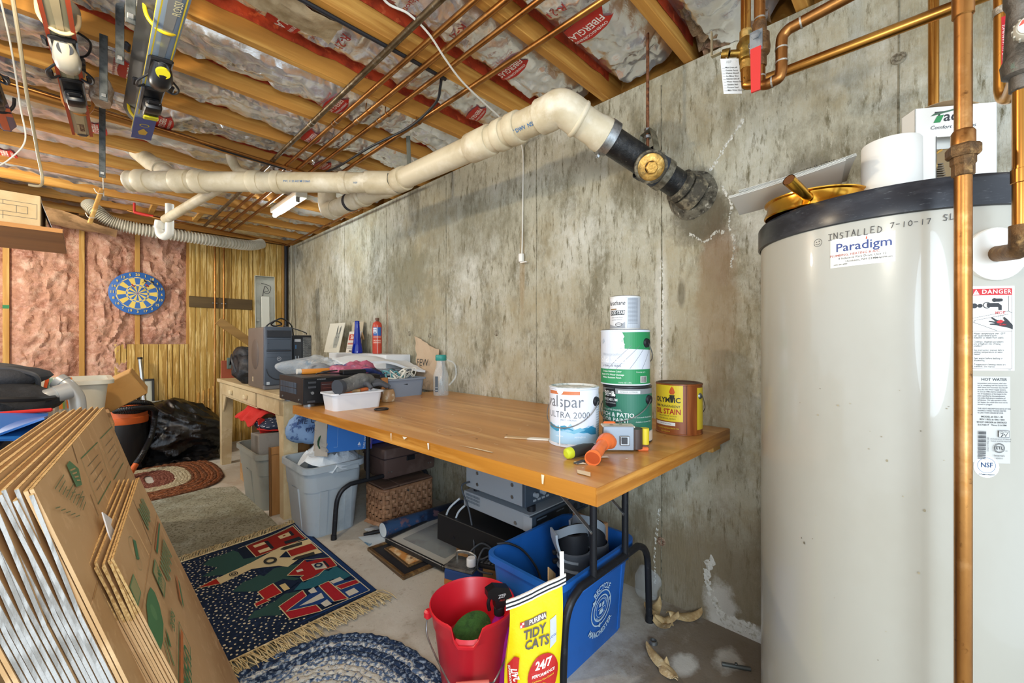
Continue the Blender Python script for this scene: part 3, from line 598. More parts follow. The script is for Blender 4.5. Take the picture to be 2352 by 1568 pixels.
hw += strokes('INSTALLED', -.052, -.006, .014, .80)+strokes('7-10-17', .058, .0, .011, .85)+strokes('SL', .139, .003, .012, .85)
prints('handwriting', tk, tmat(172, 1.395), hw, TR, .01, inv=Wd(tk))
def px2t(a0, z0, x0): return None
red, dk = 'b8262a', '2a2a2c'
dl = [('r', -.026, -.082, .04, .086, 'e9e7e0'), ('r', -.024, .068, .036, .081, red), ('p', [(-.0225, .0695), (-.0135, .0695), (-.018, .0795)], 'efece6'), ('t', '!', .008, -.018, .0735, red, {'b': .02}), ('t', 'DANGER', .0115, .012, .0745, 'efece6', {'b': .02, 'sp': 1.15}),
      ('l', [(-.024, .068), (-.024, -.078), (.036, -.078), (.036, .068)], .0006, dk), ('l', [(-.024, -.004), (.036, -.004)], .0006, dk)]
dl += [('l', [(-.024, .022), (.03, .036), (.03, .066)], .0007, dk), ('l', [(.03, .036), (.036, .032)], .0007, dk), ('l', [(-.02, .018), (.03, .03)], .0007, dk), ('l', [(-.02, .018), (-.022, .014), (.012, -.003)], .0007, dk)]
dl += [('o', -.003, .048, .005, .0065, dk), ('p', [(-.003, .052), (.014, .052), (.019, .047), (.019, .038), (.014, .038), (.014, .044), (-.003, .044)], dk), ('c', .008, .058, .004, dk), ('r', .01, .0545, .017, .061, dk), ('c', .018, .058, .003, dk), ('c', -.021, .047, .005, dk), ('c', -.013, .047, .004, dk),
       ('r', .013, .03, .0205, .037, 'e9e7e0'), ('t', 'HOT', .008, .0165, .0325, red, {'b': .02}), ('l', [(.014, .028), (.014, .018)], .0005, dk), ('l', [(.0165, .028), (.0165, .02)], .0005, dk), ('l', [(.019, .028), (.019, .018)], .0005, dk),
       ('p', [(.036, .0), (.036, .008), (.028, .019), (.022, .025), (.021, .022), (.024, .016), (.012, .018), (.004, .024), (.003, .022), (.01, .015), (.0, .017), (-.001, .015), (.01, .012), (.001, .011), (.001, .009), (.011, .008), (.016, .006), (.026, .004)], dk), ('p', [(.01, .015), (.017, .019), (.022, .016), (.018, .012), (.012, .012)], red), ('t', 'BURN', .0045, .02, .009, red, {'b': .02})]
for i, s in enumerate(('Water temperature over 125\u00b0F', 'can cause severe burns', 'instantly or death from scalds.', '', 'Children, disabled and elderly', 'are at highest risk of being', 'scalded.', '', 'See instruction manual before', 'setting temperature at water', 'heater.', '', 'Feel water before bathing or', 'showering.', '', 'Temperature limiting valves are', 'available, see manual.')):
    if s: dl.append(('t', s, .0053, -.0225, -.0085-i*.0041, dk, {'a': 'LEFT', 'b': .014, 'sx': .78}))
dl.append(('t', 'L0081', .003, .03, -.0803, dk))
dl = [tuple(((x*1.14 if i_ in {'r': (1, 3), 't': (3,), 'c': (1,), 'o': (1,)}.get(a[0], ()) else ([(p[0]*1.14, p[1]) for p in x] if i_ == 1 and a[0] in 'pl' else x)) for i_, x in enumerate(a))) for a in dl]
prints('sticker', tk, tmat(-146.3, 1.176), dl, TR, .02, lift=.0003, inv=Wd(tk), label='red and white DANGER hot water sticker')
sp = [('r', -.026, -.096, .032, .076, 'bdbcb6'), ('t', 'HOT WATER', .0075, .004, .07, dk, {'b': .02})]
for i, s in enumerate(('temperature and pressure relief valve', 'ted as complying with the Standard for', 'elief Valves and Automatic Gas Shutoff', 'vices for Hot Water Supply Systems,', 'SI Z21.22-1986 shall be installed at the', 'me of installation of the heater in the', 'ation specified by the manufacturer.', 'cal codes shall govern installation of', 'ief devices.  For safe operation of the', 'ter heater, the relief valve must not be', 'moved or plugged', '', 'THE HEAT ABSORPTION RATE OF THIS', 'INDIRECT FIRED WATER HEATER', 'IS LESS THAN 200,000 BTU/HR')):
    if s: sp.append(('t', s, .0038, -.024, .0625-i*.0042, '44444a', {'a': 'LEFT', 'b': .01, 'sx': .85}))
for i, s in enumerate(('MODEL #: SSU - 45', 'REV / REL #: 006 / 000', 'SHOP ORDER #: 00076321', '3/17/2017   Time: 5:16 PM')): sp.append(('t', s, .0045, .0, -.004-i*.0055, dk, {'b': .012}))
for i in range(22): sp.append(('r', -.024, -.088+i*.0026, -.0115, -.088+i*.0026+(.0016 if i % 3 else .0009), dk))
sp += [('t', '01962171TM3612682', .0032, -.0085, -.058, dk, {'rot': PI/2}), ('r', .009, -.044, .028, -.03, '55555a'), ('r', .0098, -.0432, .0272, -.0308, 'bdbcb6'), ('t', 'INSPECTED BY', .003, .0185, -.033, dk, {'b': .01}), ('l', [(.012, -.037), (.017, -.035), (.013, -.043), (.019, -.037), (.021, -.042), (.025, -.034)], .0009, dk), ('t', 'HOUSEHOLD STORAGE', .0034, .013, -.0475, '44444a'), ('t', 'TANK WATER HEATER', .0034, .013, -.0518, '44444a'), ('o', .01, -.065, .0085, .0095, dk), ('o', .01, -.065, .0072, .0078, dk), ('t', 'ETL', .008, .01, -.065, dk, {'b': .02}), ('t', 'c', .004, -.001, -.07, dk), ('t', 'us', .004, .022, -.07, dk), ('t', 'Intertek', .0056, .01, -.08, dk), ('t', '4005013', .0036, .01, -.0855, dk)]
sp[0] = ('r', -.034, -.096, .032, .076, 'bdbcb6')
prints('sticker', tk, tmat(-145.2, 1.006), sp, TR, .02, lift=.0003, inv=Wd(tk), label='grey rating plate headed HOT WATER')
prints('sticker', tk, tmat(-147, .902), [('c', 0, 0, .0215, 'dfdfda'), ('o', 0, .003, .0145, .0153, '4a6a8a'), ('t', 'NSF', .0135, 0, .0035, '1f3f66', {'b': .02, 'sx': .9}), ('t', 'COMPONENT', .0042, 0, -.0152, '26344a', {'b': .01})], TR, .012, inv=Wd(tk), label='round NSF sticker')
scr = []
rs = random.Random(5)
for i in range(26): x = rs.uniform(-.2, .1); y = rs.uniform(-.3, .3); scr.append(('c', x, y, rs.choice((.0009, .0012, .002)), rs.choice(('a5987c', '6b6250', '8d8268')), {'sy': rs.uniform(.6, 1.8)}))
prints('chip_mark', tk, tmat(-175, .75), scr, TR, .02, inv=Wd(tk))['kind'] = 'stuff'

def vpipe(t, p, r, mat, name='pipe', rings=()):
    part(B().tube(p, r, 20), name, mat, t)
# upright pipe in front of the tank
rp = thing('copper_pipe', 'upright copper pipe with union fitting standing in front of the cream tank', 'pipe', (1.131, -.056, 0))
vpipe(rp, [(1.131, -.056, 0), (1.131, -.056, 2.6)], .0122, cop)
for z0, z1 in ((1.50, 1.535), (1.535, 1.575)):
    pass
ux, uy = 1.131, -.056
bronze = M('cast_bronze', '7a5a38', .55, .7, var=[('55402a', 30, I3, .45, .62), ('9a7a4e', 60, I3, .55, .7)], bump=[(90, .5, I3)])
part(B().lathe([(.013, 1.455), (.0155, 1.457), (.0155, 1.475), (.0175, 1.478), (.0175, 1.492), (0, 1.492)], 8, 0, T((ux, uy, 0)), sm=False), 'union_tail', bronze, rp)
part(B().lathe([(0, 1.490), (.021, 1.490), (.024, 1.494), (.024, 1.508), (.021, 1.512), (0, 1.512)], 6, 0, T((ux, uy, 0), .3), sm=False), 'union_nut', bronze, rp)
part(B().lathe([(.0125, 1.51), (.0165, 1.512), (.0165, 1.535), (.0135, 1.54)], 20, 0, T((ux, uy, 0))), 'union_tail', cop, rp)
for z in (1.452, 1.541, 1.745): part(B().lathe([(.0125, z-.004), (.0142, z-.001), (.0142, z+.002), (.0125, z+.005)], 20, 0, T((ux, uy, 0), 0, .12)), 'solder_ring', solder, rp)
part(B().lathe([(.0125, 1.748), (.0150, 1.75), (.0150, 2.5)], 20, 0, T((ux, uy, 0))), 'fitting', cop, rp)
bp = thing('copper_pipe', 'upright copper pipe close to the wall behind the white parts box', 'pipe', (1.66, -.026, 1.49)); vpipe(bp, [(1.66, -.026, 1.49), (1.66, -.026, 2.58)], .0115, cop2)
# feed with ball valves and U bend
f1 = thing('copper_pipe', 'copper line with brass valve turning into a long level run along the concrete wall', 'pipe', (1.45, .392, 1.956))
vpipe(f1, smooth_path([(1.45, .392, 2.56), (1.45, .392, 2.0), (1.45, .392, 1.98)], 2)+smooth_path([(1.45, .392, 1.975), (1.45, .390, 1.957), (1.45, .376, 1.951), (1.45, .36, 1.951)], 5)+[V((1.45, -.9, 1.945))], .0143, cop2)
for z0, z1, r in ((2.005, 2.03, .0165), (2.10, 2.125, .0175)): part(B().tube([(1.45, .392, z0), (1.45, .392, z1)], r, 16), 'coupling', brass, f1)
yb = M('yellow_brass', 'a8863e', .34, .9, var=[('7d6430', 20, I3, .45, .62)], bump=[(50, .2, I3)])
part(B().lathe([(.016, 2.03), (.024, 2.033), (.026, 2.045), (.024, 2.055), (.027, 2.062), (.026, 2.085), (.02, 2.095), (.018, 2.10)], 16, 0, T((1.45, .392, 0))), 'valve_body', yb, f1)
part(B().tube([(1.44, .40, 2.055), (1.425, .43, 2.06)], .011, 12), 'valve_stem', yb, f1)
part(B().tube([(1.423, .432, 2.06), (1.418, .452, 2.065)], [.017, .014], 12), 'valve_bonnet', yb, f1)
part(B().sheet(lambda u, v: (1.41-.002*u, .452+.025*min(1, u*3)+.012*max(0, u-.33), 2.065+(.02*u if u < .33 else .0066+.17*(u-.33))+0*v+.0) if False else V((1.412+.014*(v-.5), .452+.03*min(1, u*3), 2.066+.12*max(0, u-.33))), 9, 1, .003), 'lever', C('zinc_lever', 'b9ab8a', .4, metal=.7), f1)
f2 = thing('copper_pipe', 'copper line with red lever valve making a U bend and rising level along the wall', 'pipe', (1.288, .314, 1.85))
path = [V((1.288, .314, 2.56)), V((1.288, .314, 1.875))]+smooth_path([(1.288, .314, 1.87), (1.288, .311, 1.853), (1.288, .297, 1.846), (1.288, .285, 1.847)], 5)+smooth_path([(1.288, .282, 1.848), (1.288, .269, 1.851), (1.288, .264, 1.866), (1.288, .263, 1.88)], 5)+[V((1.288, .263, 1.935))]+smooth_path([(1.288, .263, 1.938), (1.288, .260, 1.957), (1.288, .247, 1.968), (1.288, .235, 1.97)], 5)+[V((1.288, -.3, 2.03))]
vpipe(f2, path, .0138, cop)
for p, d in (((1.288, .314, 1.872), (0, 0, 1)), ((1.288, .284, 1.847), (0, 1, 0)), ((1.288, .263, 1.89), (0, 0, 1)), ((1.288, .263, 1.925), (0, 0, 1)), ((1.288, .22, 1.972), (0, 1, -.1)), ((1.288, .314, 2.03), (0, 0, 1))):
    p = V(p); d = V(d).normalized(); part(B().tube([p-d*.002, p+d*.002], .0152, 14), 'solder_ring', solder, f2)
for lo, hi in ((1.847, 1.872), (1.89, 1.925)): pass
bm_ = M('brown_brass', '7d5c3a', .5, .75, var=[('5a422c', 30, I3, .45, .62)], bump=[(70, .35, I3)])
part(B().lathe([(.015, 1.90), (.017, 1.902), (.017, 1.93), (.024, 1.935), (.026, 1.95), (.024, 1.965), (.024, 1.985), (.017, 1.99), (.017, 2.02), (.0145, 2.022)], 16, 0, T((1.288, .314, 0))), 'valve_body', bm_, f2)
dirv = V((-.94, -.05, 0)).normalized(); c0 = V((1.288, .314, 1.963))+dirv*.02
part(B().tube([c0, c0+dirv*.02], .0075, 12), 'valve_stem', steel, f2); 
q = dirv.to_track_quat('Z', 'Y').to_matrix().to_4x4(); q.translation = c0+dirv*.02
part(B().lathe([(0, 0), (.0115, 0), (.0115, .009), (0, .009)], 6, 0, q, sm=False), 'nut', steel, f2)
sdv = V((0, 1, 0)); lz = lambda a: c0+dirv*(.019+.006*min(1, max(0, (1.963-a)/.03)))
part(B().sheet(lambda u, v: c0+dirv*.022+sdv*(.03*(v-.5))+V((-.0, 0, .012-.055*u)), 4, 1, .003), 'lever', steel, f2)
part(B().sheet(lambda u, v: c0+dirv*.024+sdv*(.025*(1-.15*u)*(v-.5))+V((0, 0, -.035-.115*u)), 4, 1, .006), 'lever_grip', M('red_vinyl', 'c2302a', .35), f2)
prints('lettering', f2, frame(c0+dirv*.0255+V((0, 0, -.105)), (0, 0, 1), (0, 1, 0)) if False else frame(c0+dirv*.0265+V((0, 0, -.1)), (0, 0, 1), dirv.cross(V((0, 0, 1))).normalized()*-1 if False else V((0, 0, 1)).cross(dirv)*-1), [('t', '600 WOG', .012, 0, -.003, 'e8dcd6', {'b': .01}), ('t', 'FULL PORT', .006, .0, .006, 'e8dcd6')], inv=Wd(f2))
bb = B(); bb.tube(smooth_path([c0+V((-.01, .014, .0)), c0+V((-.012, .02, -.012)), c0+V((-.014, .016, -.022)), c0+V((-.014, .004, -.024))], 5), .0012, 6); part(bb, 'bent_wire', steel, f2)
tg = thing('paper_tag', 'white list card hanging from the brass valve above the concrete wall', 'card', (1.36, .41, 1.9))
tm = frame((1.335, .40, 1.935), (.74, -.66, .06), (.06, .03, 1))
part(B().box((0, 0, 0), (.056, .108, .0006), mat=tm), 'card', C('card_white', 'e9e8e2', .7), tg)
part(B().tube(smooth_path([(1.418, .44, 2.05), (1.40, .43, 2.03), (1.375, .41, 2.01), (1.355, .40, 1.988), (1.347, .39, 1.98)], 4), .0015, 6), 'wire', wht, tg)
it = [('t', '107', .011, -.005, .043, '8a8a88', {'sh': .3})]
for i, s in enumerate(('Main Drain off', 'Outside Faucet', 'Washer Shutoff', 'Ice Maker Shut', 'Kitchen Sink off', 'Water Heater Feed', 'Upstairs Bath', 'Furnace Feed', 'Main Water Shut off')): it.append(('t', s, .0062, -.012, .026-i*.0088, '26282c', {'b': .012, 'a': 'LEFT'})); it.append(('l', [(-.026, .0245-i*.0088), (-.018, .0245-i*.0088)], .0006, '88898c'))
it[1:] = [(a[0], a[1], a[2], a[3]-.004, a[4], a[5], a[6]) if a[0] == 't' else a for a in it[1:]]
prints('lettering', tg, tm @ T((0, 0, .0006)), it, inv=Wd(tg))
# mixing valve side
m1 = thing('copper_pipe', 'copper line with red warning strip and elbow near the mixing valve', 'pipe', (1.306, -.12, 1.6))
vpipe(m1, [(1.306, -.12, 2.58), (1.306, -.12, 1.67)]+smooth_path([(1.306, -.12, 1.665), (1.302, -.122, 1.648), (1.29, -.127, 1.64), (1.27, -.129, 1.64), (1.2, -.129, 1.64)], 4), .0135, cop2)
part(B().tube([(1.306, -.12, 1.815), (1.306, -.12, 1.83)], .0152, 14), 'solder_ring', solder, m1)
sm4 = frame((1.306-.0098, -.12-.0098+.0, 1.75), (.60, -.8, 0), (0, 0, 1)); sm4 = frame(V((1.306, -.12, 1.75))+V((-.96, -.28, 0)).normalized()*.0138, (.28, -.96, 0), (0, 0, 1))
prints('sticker', m1, sm4, [('r', -.0075, -.065, .0075, .055, 'b8202a'), ('t', 'OBSERVE ALL WARNINGS', .0075, -.003, -.005, 'e9d6d0', {'rot': PI/2, 'b': .01}), ('t', 'CLOSELY INSTRUCTIONS', .0075, .0045, -.005, '2a2020', {'rot': PI/2, 'b': .01})], .0138, .003, inv=Wd(m1))
m2 = thing('mixing_valve', 'grey knobbed mixing valve on the copper pipe feeding the cream tank', 'valve', (1.174, -.129, 1.6))
vpipe(m2, [(1.174, -.129, 2.58), (1.174, -.129, 1.345)], .0113, cop2)
q = Matrix.Translation((1.174, -.129, 0))
part(B().lathe([(.0115, 1.60), (.015, 1.602), (.015, 1.625), (.024, 1.63), (.026, 1.65), (.022, 1.66), (.018, 1.75), (.022, 1.76), (.022, 1.775), (.013, 1.785)], 20, 0, q), 'valve_body', M('valve_grey', '6d665c', .5, .6, var=[('4c473f', 30, I3, .45, .62), ('6aa08c', 14, I3, .62, .72)], bump=[(60, .4, I3)]), m2)
kd = (V((0, 0, 1.15))-V((1.174, -.129, 1.7))); kd.z = .1; kd.normalize(); kq = kd.to_track_quat('Z', 'Y').to_matrix().to_4x4(); kq.translation = V((1.174, -.129, 1.695))+V((.0, -.012, 0))
bb = B(); n = 40
prof = [(.02, 0), (.022, .004), (.0215, .03), (.018, .035), (0, .036)]
for j in range(n):
    pass
bb.lathe(prof, 40, 0, kq); bb.v = [tuple(V(v)+(V(v)-kq.translation).normalized()*0) for v in bb.v]
part(bb, 'knob', C('ivory_knob', 'b9b3a2', .35), m2)
for j in range(14):
    a = 2*PI*j/14; part(B().box((.0218*math.cos(a), .0218*math.sin(a), .017), (.0035, .0035, .028), .001, 0, kq), 'knob_rib', C('ivory_knob', 'b9b3a2', .35), m2)
prints('dial', m2, kq @ T((0, 0, .0365)), [('c', 0, 0, .016, 'e6e4dc'), ('p', [(-.015, .002), (-.011, .011), (-.002, .0152), (-.004, .006)], 'c8564a'), ('t', '1 2 3 4', .005, .002, -.007, '6a7a8a')], inv=Wd(m2))
part(B().tube(smooth_path([(1.174, -.129, 1.36), (1.175, -.129, 1.33), (1.185, -.127, 1.318), (1.205, -.122, 1.318), (1.262, -.107, 1.325)], 5), .0155, 18), 'elbow', bronze, m2)
for z in (1.36, 1.43, 1.465, 1.597): part(B().lathe([(.0115, z-.004), (.0138, z-.001), (.0138, z+.002), (.0115, z+.005)], 18, 0, T((1.174, -.129, 0), 0, .15)), 'solder_ring', solder, m2)
part(B().lathe([(.0115, 1.435), (.0132, 1.436), (.0132, 1.46), (.0115, 1.461)], 18, 0, T((1.174, -.129, 0))), 'coupling', cop2, m2)
# things lying on the tank
TOP = 1.4905
wr = thing('roll', 'plain white roll standing on the black tank cap', 'roll', (1.40, .055, TOP))
part(B().lathe([(.0, .001), (.055, .0), (.057, .003), (.056, .141), (.054, .144), (.04, .144), (.04, .04), (0, .04)], 40, 0, T((1.375, .052, TOP))), 'sleeve', M('white_paper_roll', 'e4e2da', .5, bump=[(20, .03, I3)]), wr)
tb = thing('parts_box', 'white cardboard carton with cut-out window behind the white roll', 'box', (1.45, -.08, TOP))
bm4 = frame((1.465, -.06, TOP+.001), (.56, -.83, 0), (0, 0, 1))   # x along face, y up, z towards the viewer
card_w = C('white_carton', 'e6e4dc', .55)
wx0, wx1, wy0, wy1 = -.04, .035, .055, .155; hw_, hh, dp = .084, .228, .045
bb = B(); 
for lo, hi in (((-hw_, 0, -.002), (wx0, hh, 0)), ((wx1, 0, -.002), (hw_, hh, 0)), ((wx0, 0, -.002), (wx1, wy0, 0)), ((wx0, wy1, -.002), (wx1, hh, 0))): bb.b6(lo, hi, 0, 0, bm4)
bb.b6((-hw_, 0, -dp), (-hw_+.002, hh, 0), 0, 0, bm4); bb.b6((hw_-.002, 0, -dp), (hw_, hh, 0), 0, 0, bm4); bb.b6((-hw_, 0, -dp), (hw_, hh, -dp+.002), 0, 0, bm4); bb.b6((-hw_, 0, -dp), (hw_, .002, 0), 0, 0, bm4)
part(bb, 'carton', card_w, tb)
part(B().sheet(lambda u, v: bm4 @ V((-hw_*.75+1.3*hw_*u, hh+.012*math.sin(PI*u)*v, -dp*.6+.03*v)), 6, 2, .001), 'flap', C('carton_inside', 'a58a66', .7), tb)
gm = C('metal_part', '6a5f50', .4, metal=.6)
bb = B(); bb.b6((wx0-.005, .045, -.03), (wx1+.005, .135, -.022), .002, 0, bm4); part(bb, 'power_head', C('tan_casting', '8a7350', .5, metal=.4), tb)
for i in range(9): part(B().b6((wx0+.004, .05+i*.0055, -.022), (wx0+.032-.001*i, .0525+i*.0055, -.012), 0, 0, bm4), 'fin', gm, tb)
part(B().tube([bm4 @ V(p) for p in smooth_path([(wx0+.002, .06, -.012), (wx0+.008, .09, -.012), (wx0+.004, .115, -.012), (wx0+.02, .128, -.012)], 5)], .003, 8), 'wire', brass, tb)
prints('lettering', tb, bm4, [('t', 'Taco', .034, -.012, .203, '2b2d30', {'b': .015, 'sh': .15}), ('p', [(-.052, .206), (-.005, .216), (0, .221), (-.045, .212)], '4a6a52'), ('p', [(-.046, .19), (-.032, .19), (-.024, .208), (-.038, .206)], '2e8a4e'), ('t', 'Comfort Solutions', .0125, -.006, .178, '3b4550', {'sh': .25}), ('t', 'REPLACEMENT POWERHEAD', .0105, -.005, .034, '26282b'), ('t', 'FOR: 546, 555, 556, 560', .0105, -.01, .021, '26282b'), ('t', '571, 572, 573, ZONE', .0105, -.008, .008, '26282b'), ('r', wx0-.0015, wy0-.0015, wx0, wy1+.0015, '3a3a3a'), ('t', 'PRO', .008, .07, .04, '3a3a3a')], inv=Wd(tb))
pn = thing('brass_pan', 'shiny brass pan lying upside down on the tank under papers', 'pan', (1.40, .20, TOP))
pm = M('polished_brass', 'd8a23c', .2, 1, var=[('b07c22', 5, I3, .5, .7)])
part(B().lathe([(.112, 0), (.115, .003), (.112, .012), (.108, .02), (.108, .036), (.114, .039), (.114, .042), (.1, .042), (0, .04)], 48, 0, T((1.37, .205, TOP))), 'dish', pm, pn)
hd = V((-.60, .16, .2)).normalized()
part(B().tube([V((1.262, .20, TOP+.02)), V((1.262, .20, TOP+.02))+V((-.80, .30, .34)).normalized()*.085], [.0115, .014], 18, caps=False), 'handle', pm, pn)
pq = V((-.80, .30, .34)).normalized(); pe = V((1.262, .20, TOP+.02))+pq*.0845
part(B().tube([pe, pe-pq*.06], [.0125, .010], 18, caps=True), 'handle_bore', C('bore_brown', '6b4220', .6, metal=.4), pn)
for i, (rz, dx, dz, col, lbl) in enumerate(((.2, 0, 0, 'dad8cf', 'white booklet lying open on the brass pan, under another sheet'), (.32, .03, .012, 'c9c7bd', 'grey white leaflet with text, topmost paper on the brass pan'))):
    pp = thing('booklet', lbl, 'paper', (1.37, .22, TOP+.05))
    pmx = Matrix.Translation((1.335+dx*.4, .262-dx*.5, TOP+.068+dz)) @ Matrix.Rotation(-1.5+rz*.4, 4, 'Z') @ Matrix.Rotation(-.16, 4, 'Y')
    for k in range(3):
        part(B().sheet(lambda u, v: pmx @ V((.25*(u-.5), .19*(v-.5)+.002*k, .003*k+.004*math.sin(PI*v)+.012*(u-.5)**2)), 8, 4, .0008), 'page', C('paper_%d' % i, col, .7), pp)
    prints('lettering', pp, pmx @ T((0, 0, .014)), [('t', 'Get it right', .016, .05, -.075, '44464a', {'sh': .2}), ('r', -.11, -.05, -.03, -.048, '77787a'), ('r', -.11, .0, .04, .0015, '77787a')], inv=Wd(pp))
nt_ = thing('crumpled_note', 'folded printed slip lying on the papers behind the copper stub', 'paper', (1.39, .26, TOP+.08))
part(B().sheet(lambda u, v: (1.42+.08*u, .22+.06*v, TOP+.095+.014*math.sin(PI*u)+.012*v), 8, 3, .001), 'page', C('paper_0', 'dad8cf', .7), nt_)
prints('lettering', nt_, frame((1.46, .25, TOP+.122), (1, 0, 0), (0, 1, .2)), [('r', -.03, -.01, .02, -.007, '44464a'), ('r', -.03, 0, .024, .003, '44464a'), ('r', -.03, .01, .02, .013, '44464a')], inv=Wd(nt_))
bk = thing('wood_block', 'tan block lying at the back of the tank top beside the carton', 'block', (1.6, -.1, TOP)); part(B().box((1.60, -.10, TOP+.014), (.12, .08, .026), .003), 'block', yel, bk)
# ================================================================== workbench table, desk and what stands on them
TZ = .807
top_m = wood('varnished_top', 'c78f4e', 'a66f33', 1, 5, .3, 'd9ab6a', .05)
edge_m = wood('varnished_edge', 'c2812f', '9a5f1e', 1, 9, .35, 'd89c4a', .08)
tbl = thing('workbench', 'varnished thick wooden worktop on black folding tube legs along the concrete wall', 'table', (1.3, 1.5, 0))
poly = [(.846, .547), (1.798, .547), (1.798, 2.452), (.80, 2.452)]
part(B().prism(poly, TZ-.044, TZ), 'worktop', top_m, tbl)
part(B().prism([(.8435, .5475), (.8465, .5475), (.8005, 2.452), (.7975, 2.452)], TZ-.0445, TZ-.0005), 'edge_strip', edge_m, tbl)
part(B().b6((.8435, .5435, TZ-.0445), (1.798, .5465, TZ-.0005)), 'edge_strip', wood('varnished_end', 'bf7d31', '925a1f', 0, 9, .35, 'd39748', .08), tbl)
part(B().b6((1.66, .56, TZ-.075), (1.74, .7, TZ-.046), .004), 'cleat', yel, tbl)
for yy in (.8, 2.45):
    x0, x1, hb = (1.04, 1.63, .345) if yy < 1 else (1.02, 1.685, .30)
    pth = [(x0, yy, .0)]+smooth_path([(x0+.012, yy, hb-.13), (x0+.022, yy, hb-.07), (x0+.05, yy, hb-.025), (x0+.1, yy, hb)], 6)+smooth_path([(x1-.1, yy, hb), (x1-.05, yy, hb-.025), (x1-.02, yy, hb-.07), (x1-.012, yy, hb-.13)], 6)+[V((x1, yy, 0))]
    part(B().tube(pth, .0135, 14), 'leg_frame', blk, tbl)
    for x in ((1.217, 1.432) if yy < 1 else (1.231, 1.455)):
        part(B().tube([(x, yy, hb-.004), (x, yy, TZ-.045)], .0125, 14), 'leg', blk, tbl)
        if yy < 1: part(B().cyl((x-.0135, yy, hb+.16), (x-.015, yy, hb+.16), .006, n=10), 'rivet', steel, tbl)
    for x in (x0, x1): part(B().cyl((x, yy, 0), (x, yy, .028), .0165, .0155), 'foot', C('rubber_black', '15161a', .6), tbl)
for x in (1.205, 1.42):
    a, c2 = V((x, .83, .53)), V((x, 1.15, TZ-.05)); m = frame(a, c2-a, (1, 0, 0))
    part(B().b6((-.04, -.009, -.0015), ((c2-a).length, .009, .0015), .001, 0, m), 'brace', steel, tbl)
rs = random.Random(11)
sm_ = []
for i in range(46):
    x = rs.uniform(.9, 1.75); y = rs.uniform(.6, 2.3); a = rs.uniform(0, 6.3); L = rs.uniform(.004, .03); c_ = rs.choice(('e6d9bd', 'e6d9bd', '6b4a26', 'd8c39a', '8a6a40'))
    if rs.random() < .3: sm_.append(('l', [(x, y), (x+L*math.cos(a), y+L*math.sin(a))], rs.uniform(.0008, .0022), c_))
    else: sm_.append(('c', x, y, rs.uniform(.0012, .005), c_, {'sy': rs.uniform(.4, 1.6)}))
sm_ += [('o', 1.02, 1.28, .083, .0845, 'dcc7a0'), ('p', [(1.06, .68), (1.09, .66), (1.1, .675), (1.075, .70)], 'e9dfc8'), ('p', [(.965, .69), (.985, .67), (1.0, .70), (.98, .71)], 'e9dfc8'), ('p', [(.9, .60), (.93, .62), (.925, .66), (.9, .64)], 'ddc6a0'), ('p', [(.87, 1.1), (.885, 1.02), (.89, .95), (.882, .95), (.875, 1.05)], 'e0cda8')]
prints('paint_mark', tbl, T((0, 0, TZ)), sm_, inv=Wd(tbl), lift=.0002)['kind'] = 'stuff'
prints('paint_mark', tbl, frame((.836, .9, TZ-.022), (-.02, 1, 0) if False else (.023, -1, 0), (0, 0, 1)), [('p', [(.19, .02), (.2, .02), (.197, -.005), (.192, -.004)], 'e2d3b4'), ('p', [(-.31, .02), (-.30, .021), (-.3, .0), (-.305, -.002)], 'e8e2d2'), ('p', [(-.46, .02), (-.43, .021), (-.45, .01)], 'e8e2d2'), ('p', [(-.54, .02), (-.532, .021), (-.535, -.01)], 'e8e2d2')], inv=Wd(tbl), lift=.004)['kind'] = 'stuff'
# --- desk
beige = M('chipped_beige_paint', 'c8b48c', .5, var=[('b39a70', 3, I3, .46, .7), ('d8c8a4', 9, I3, .55, .75), ('8a6a42', 22, I3, .67, .74)], bump=[(40, .08, I3)])
dsk = thing('desk', 'old beige painted desk with drawer beyond the wooden worktop', 'desk', (1.3, 3.85, 0))
part(B().b6((.885, 2.93, TZ-.03), (1.70, 4.79, TZ), .003), 'desktop', beige, dsk)
part(B().b6((.905, 2.96, .665), (.925, 3.55, TZ-.03), .002), 'apron', beige, dsk); part(B().b6((.905, 4.55, .665), (.925, 4.75, TZ-.03), .002), 'apron', beige, dsk)
part(B().b6((.905, 3.55, .655), (.925, 4.55, .668), .002), 'rail', beige, dsk)
part(B().b6((.93, 2.955, .665), (1.68, 2.975, TZ-.03), .002), 'apron', M('white_board_paint', 'd6d3c6', .5, var=[('bdb49c', 6, I3, .5, .7)]), dsk)
dw = part(B().b6((.893, 3.56, .672), (.91, 4.54, TZ-.036), .003), 'drawer', beige, dsk)
for y in (3.78, 4.24):
    o = B().b6((.868, y-.026, .705), (.893, y+.026, .74), .006).build('knob', M('pale_knob', 'd8c7a0', .5), dw, Wd(dsk))
for x in (.905, 1.60):
    for y in (2.95, 4.68):
        part(B().add([(x+dx*s, y+dy*s, z) for z, s in ((0, .075), (TZ-.03, .095)) for dx, dy in ((0, 0), (1, 0), (1, 1), (0, 1))], [(0, 3, 2, 1), (4, 5, 6, 7), (0, 1, 5, 4), (1, 2, 6, 5), (2, 3, 7, 6), (3, 0, 4, 7)]), 'leg', beige, dsk)
for y0, s in ((3.045, 1), (4.68, -1)):
    part(B().add([(.915, y0, .66), (.915, y0+.11*s, .66), (.915, y0, .50), (.925, y0, .66), (.925, y0+.11*s, .66), (.925, y0, .50)], [(0, 1, 2), (3, 5, 4), (0, 3, 4, 1), (1, 4, 5, 2), (2, 5, 3, 0)]), 'corner_block', beige, dsk)
part(B().b6((1.62, 3.04, .25), (1.645, 4.68, .33), .002), 'stretcher', beige, dsk)
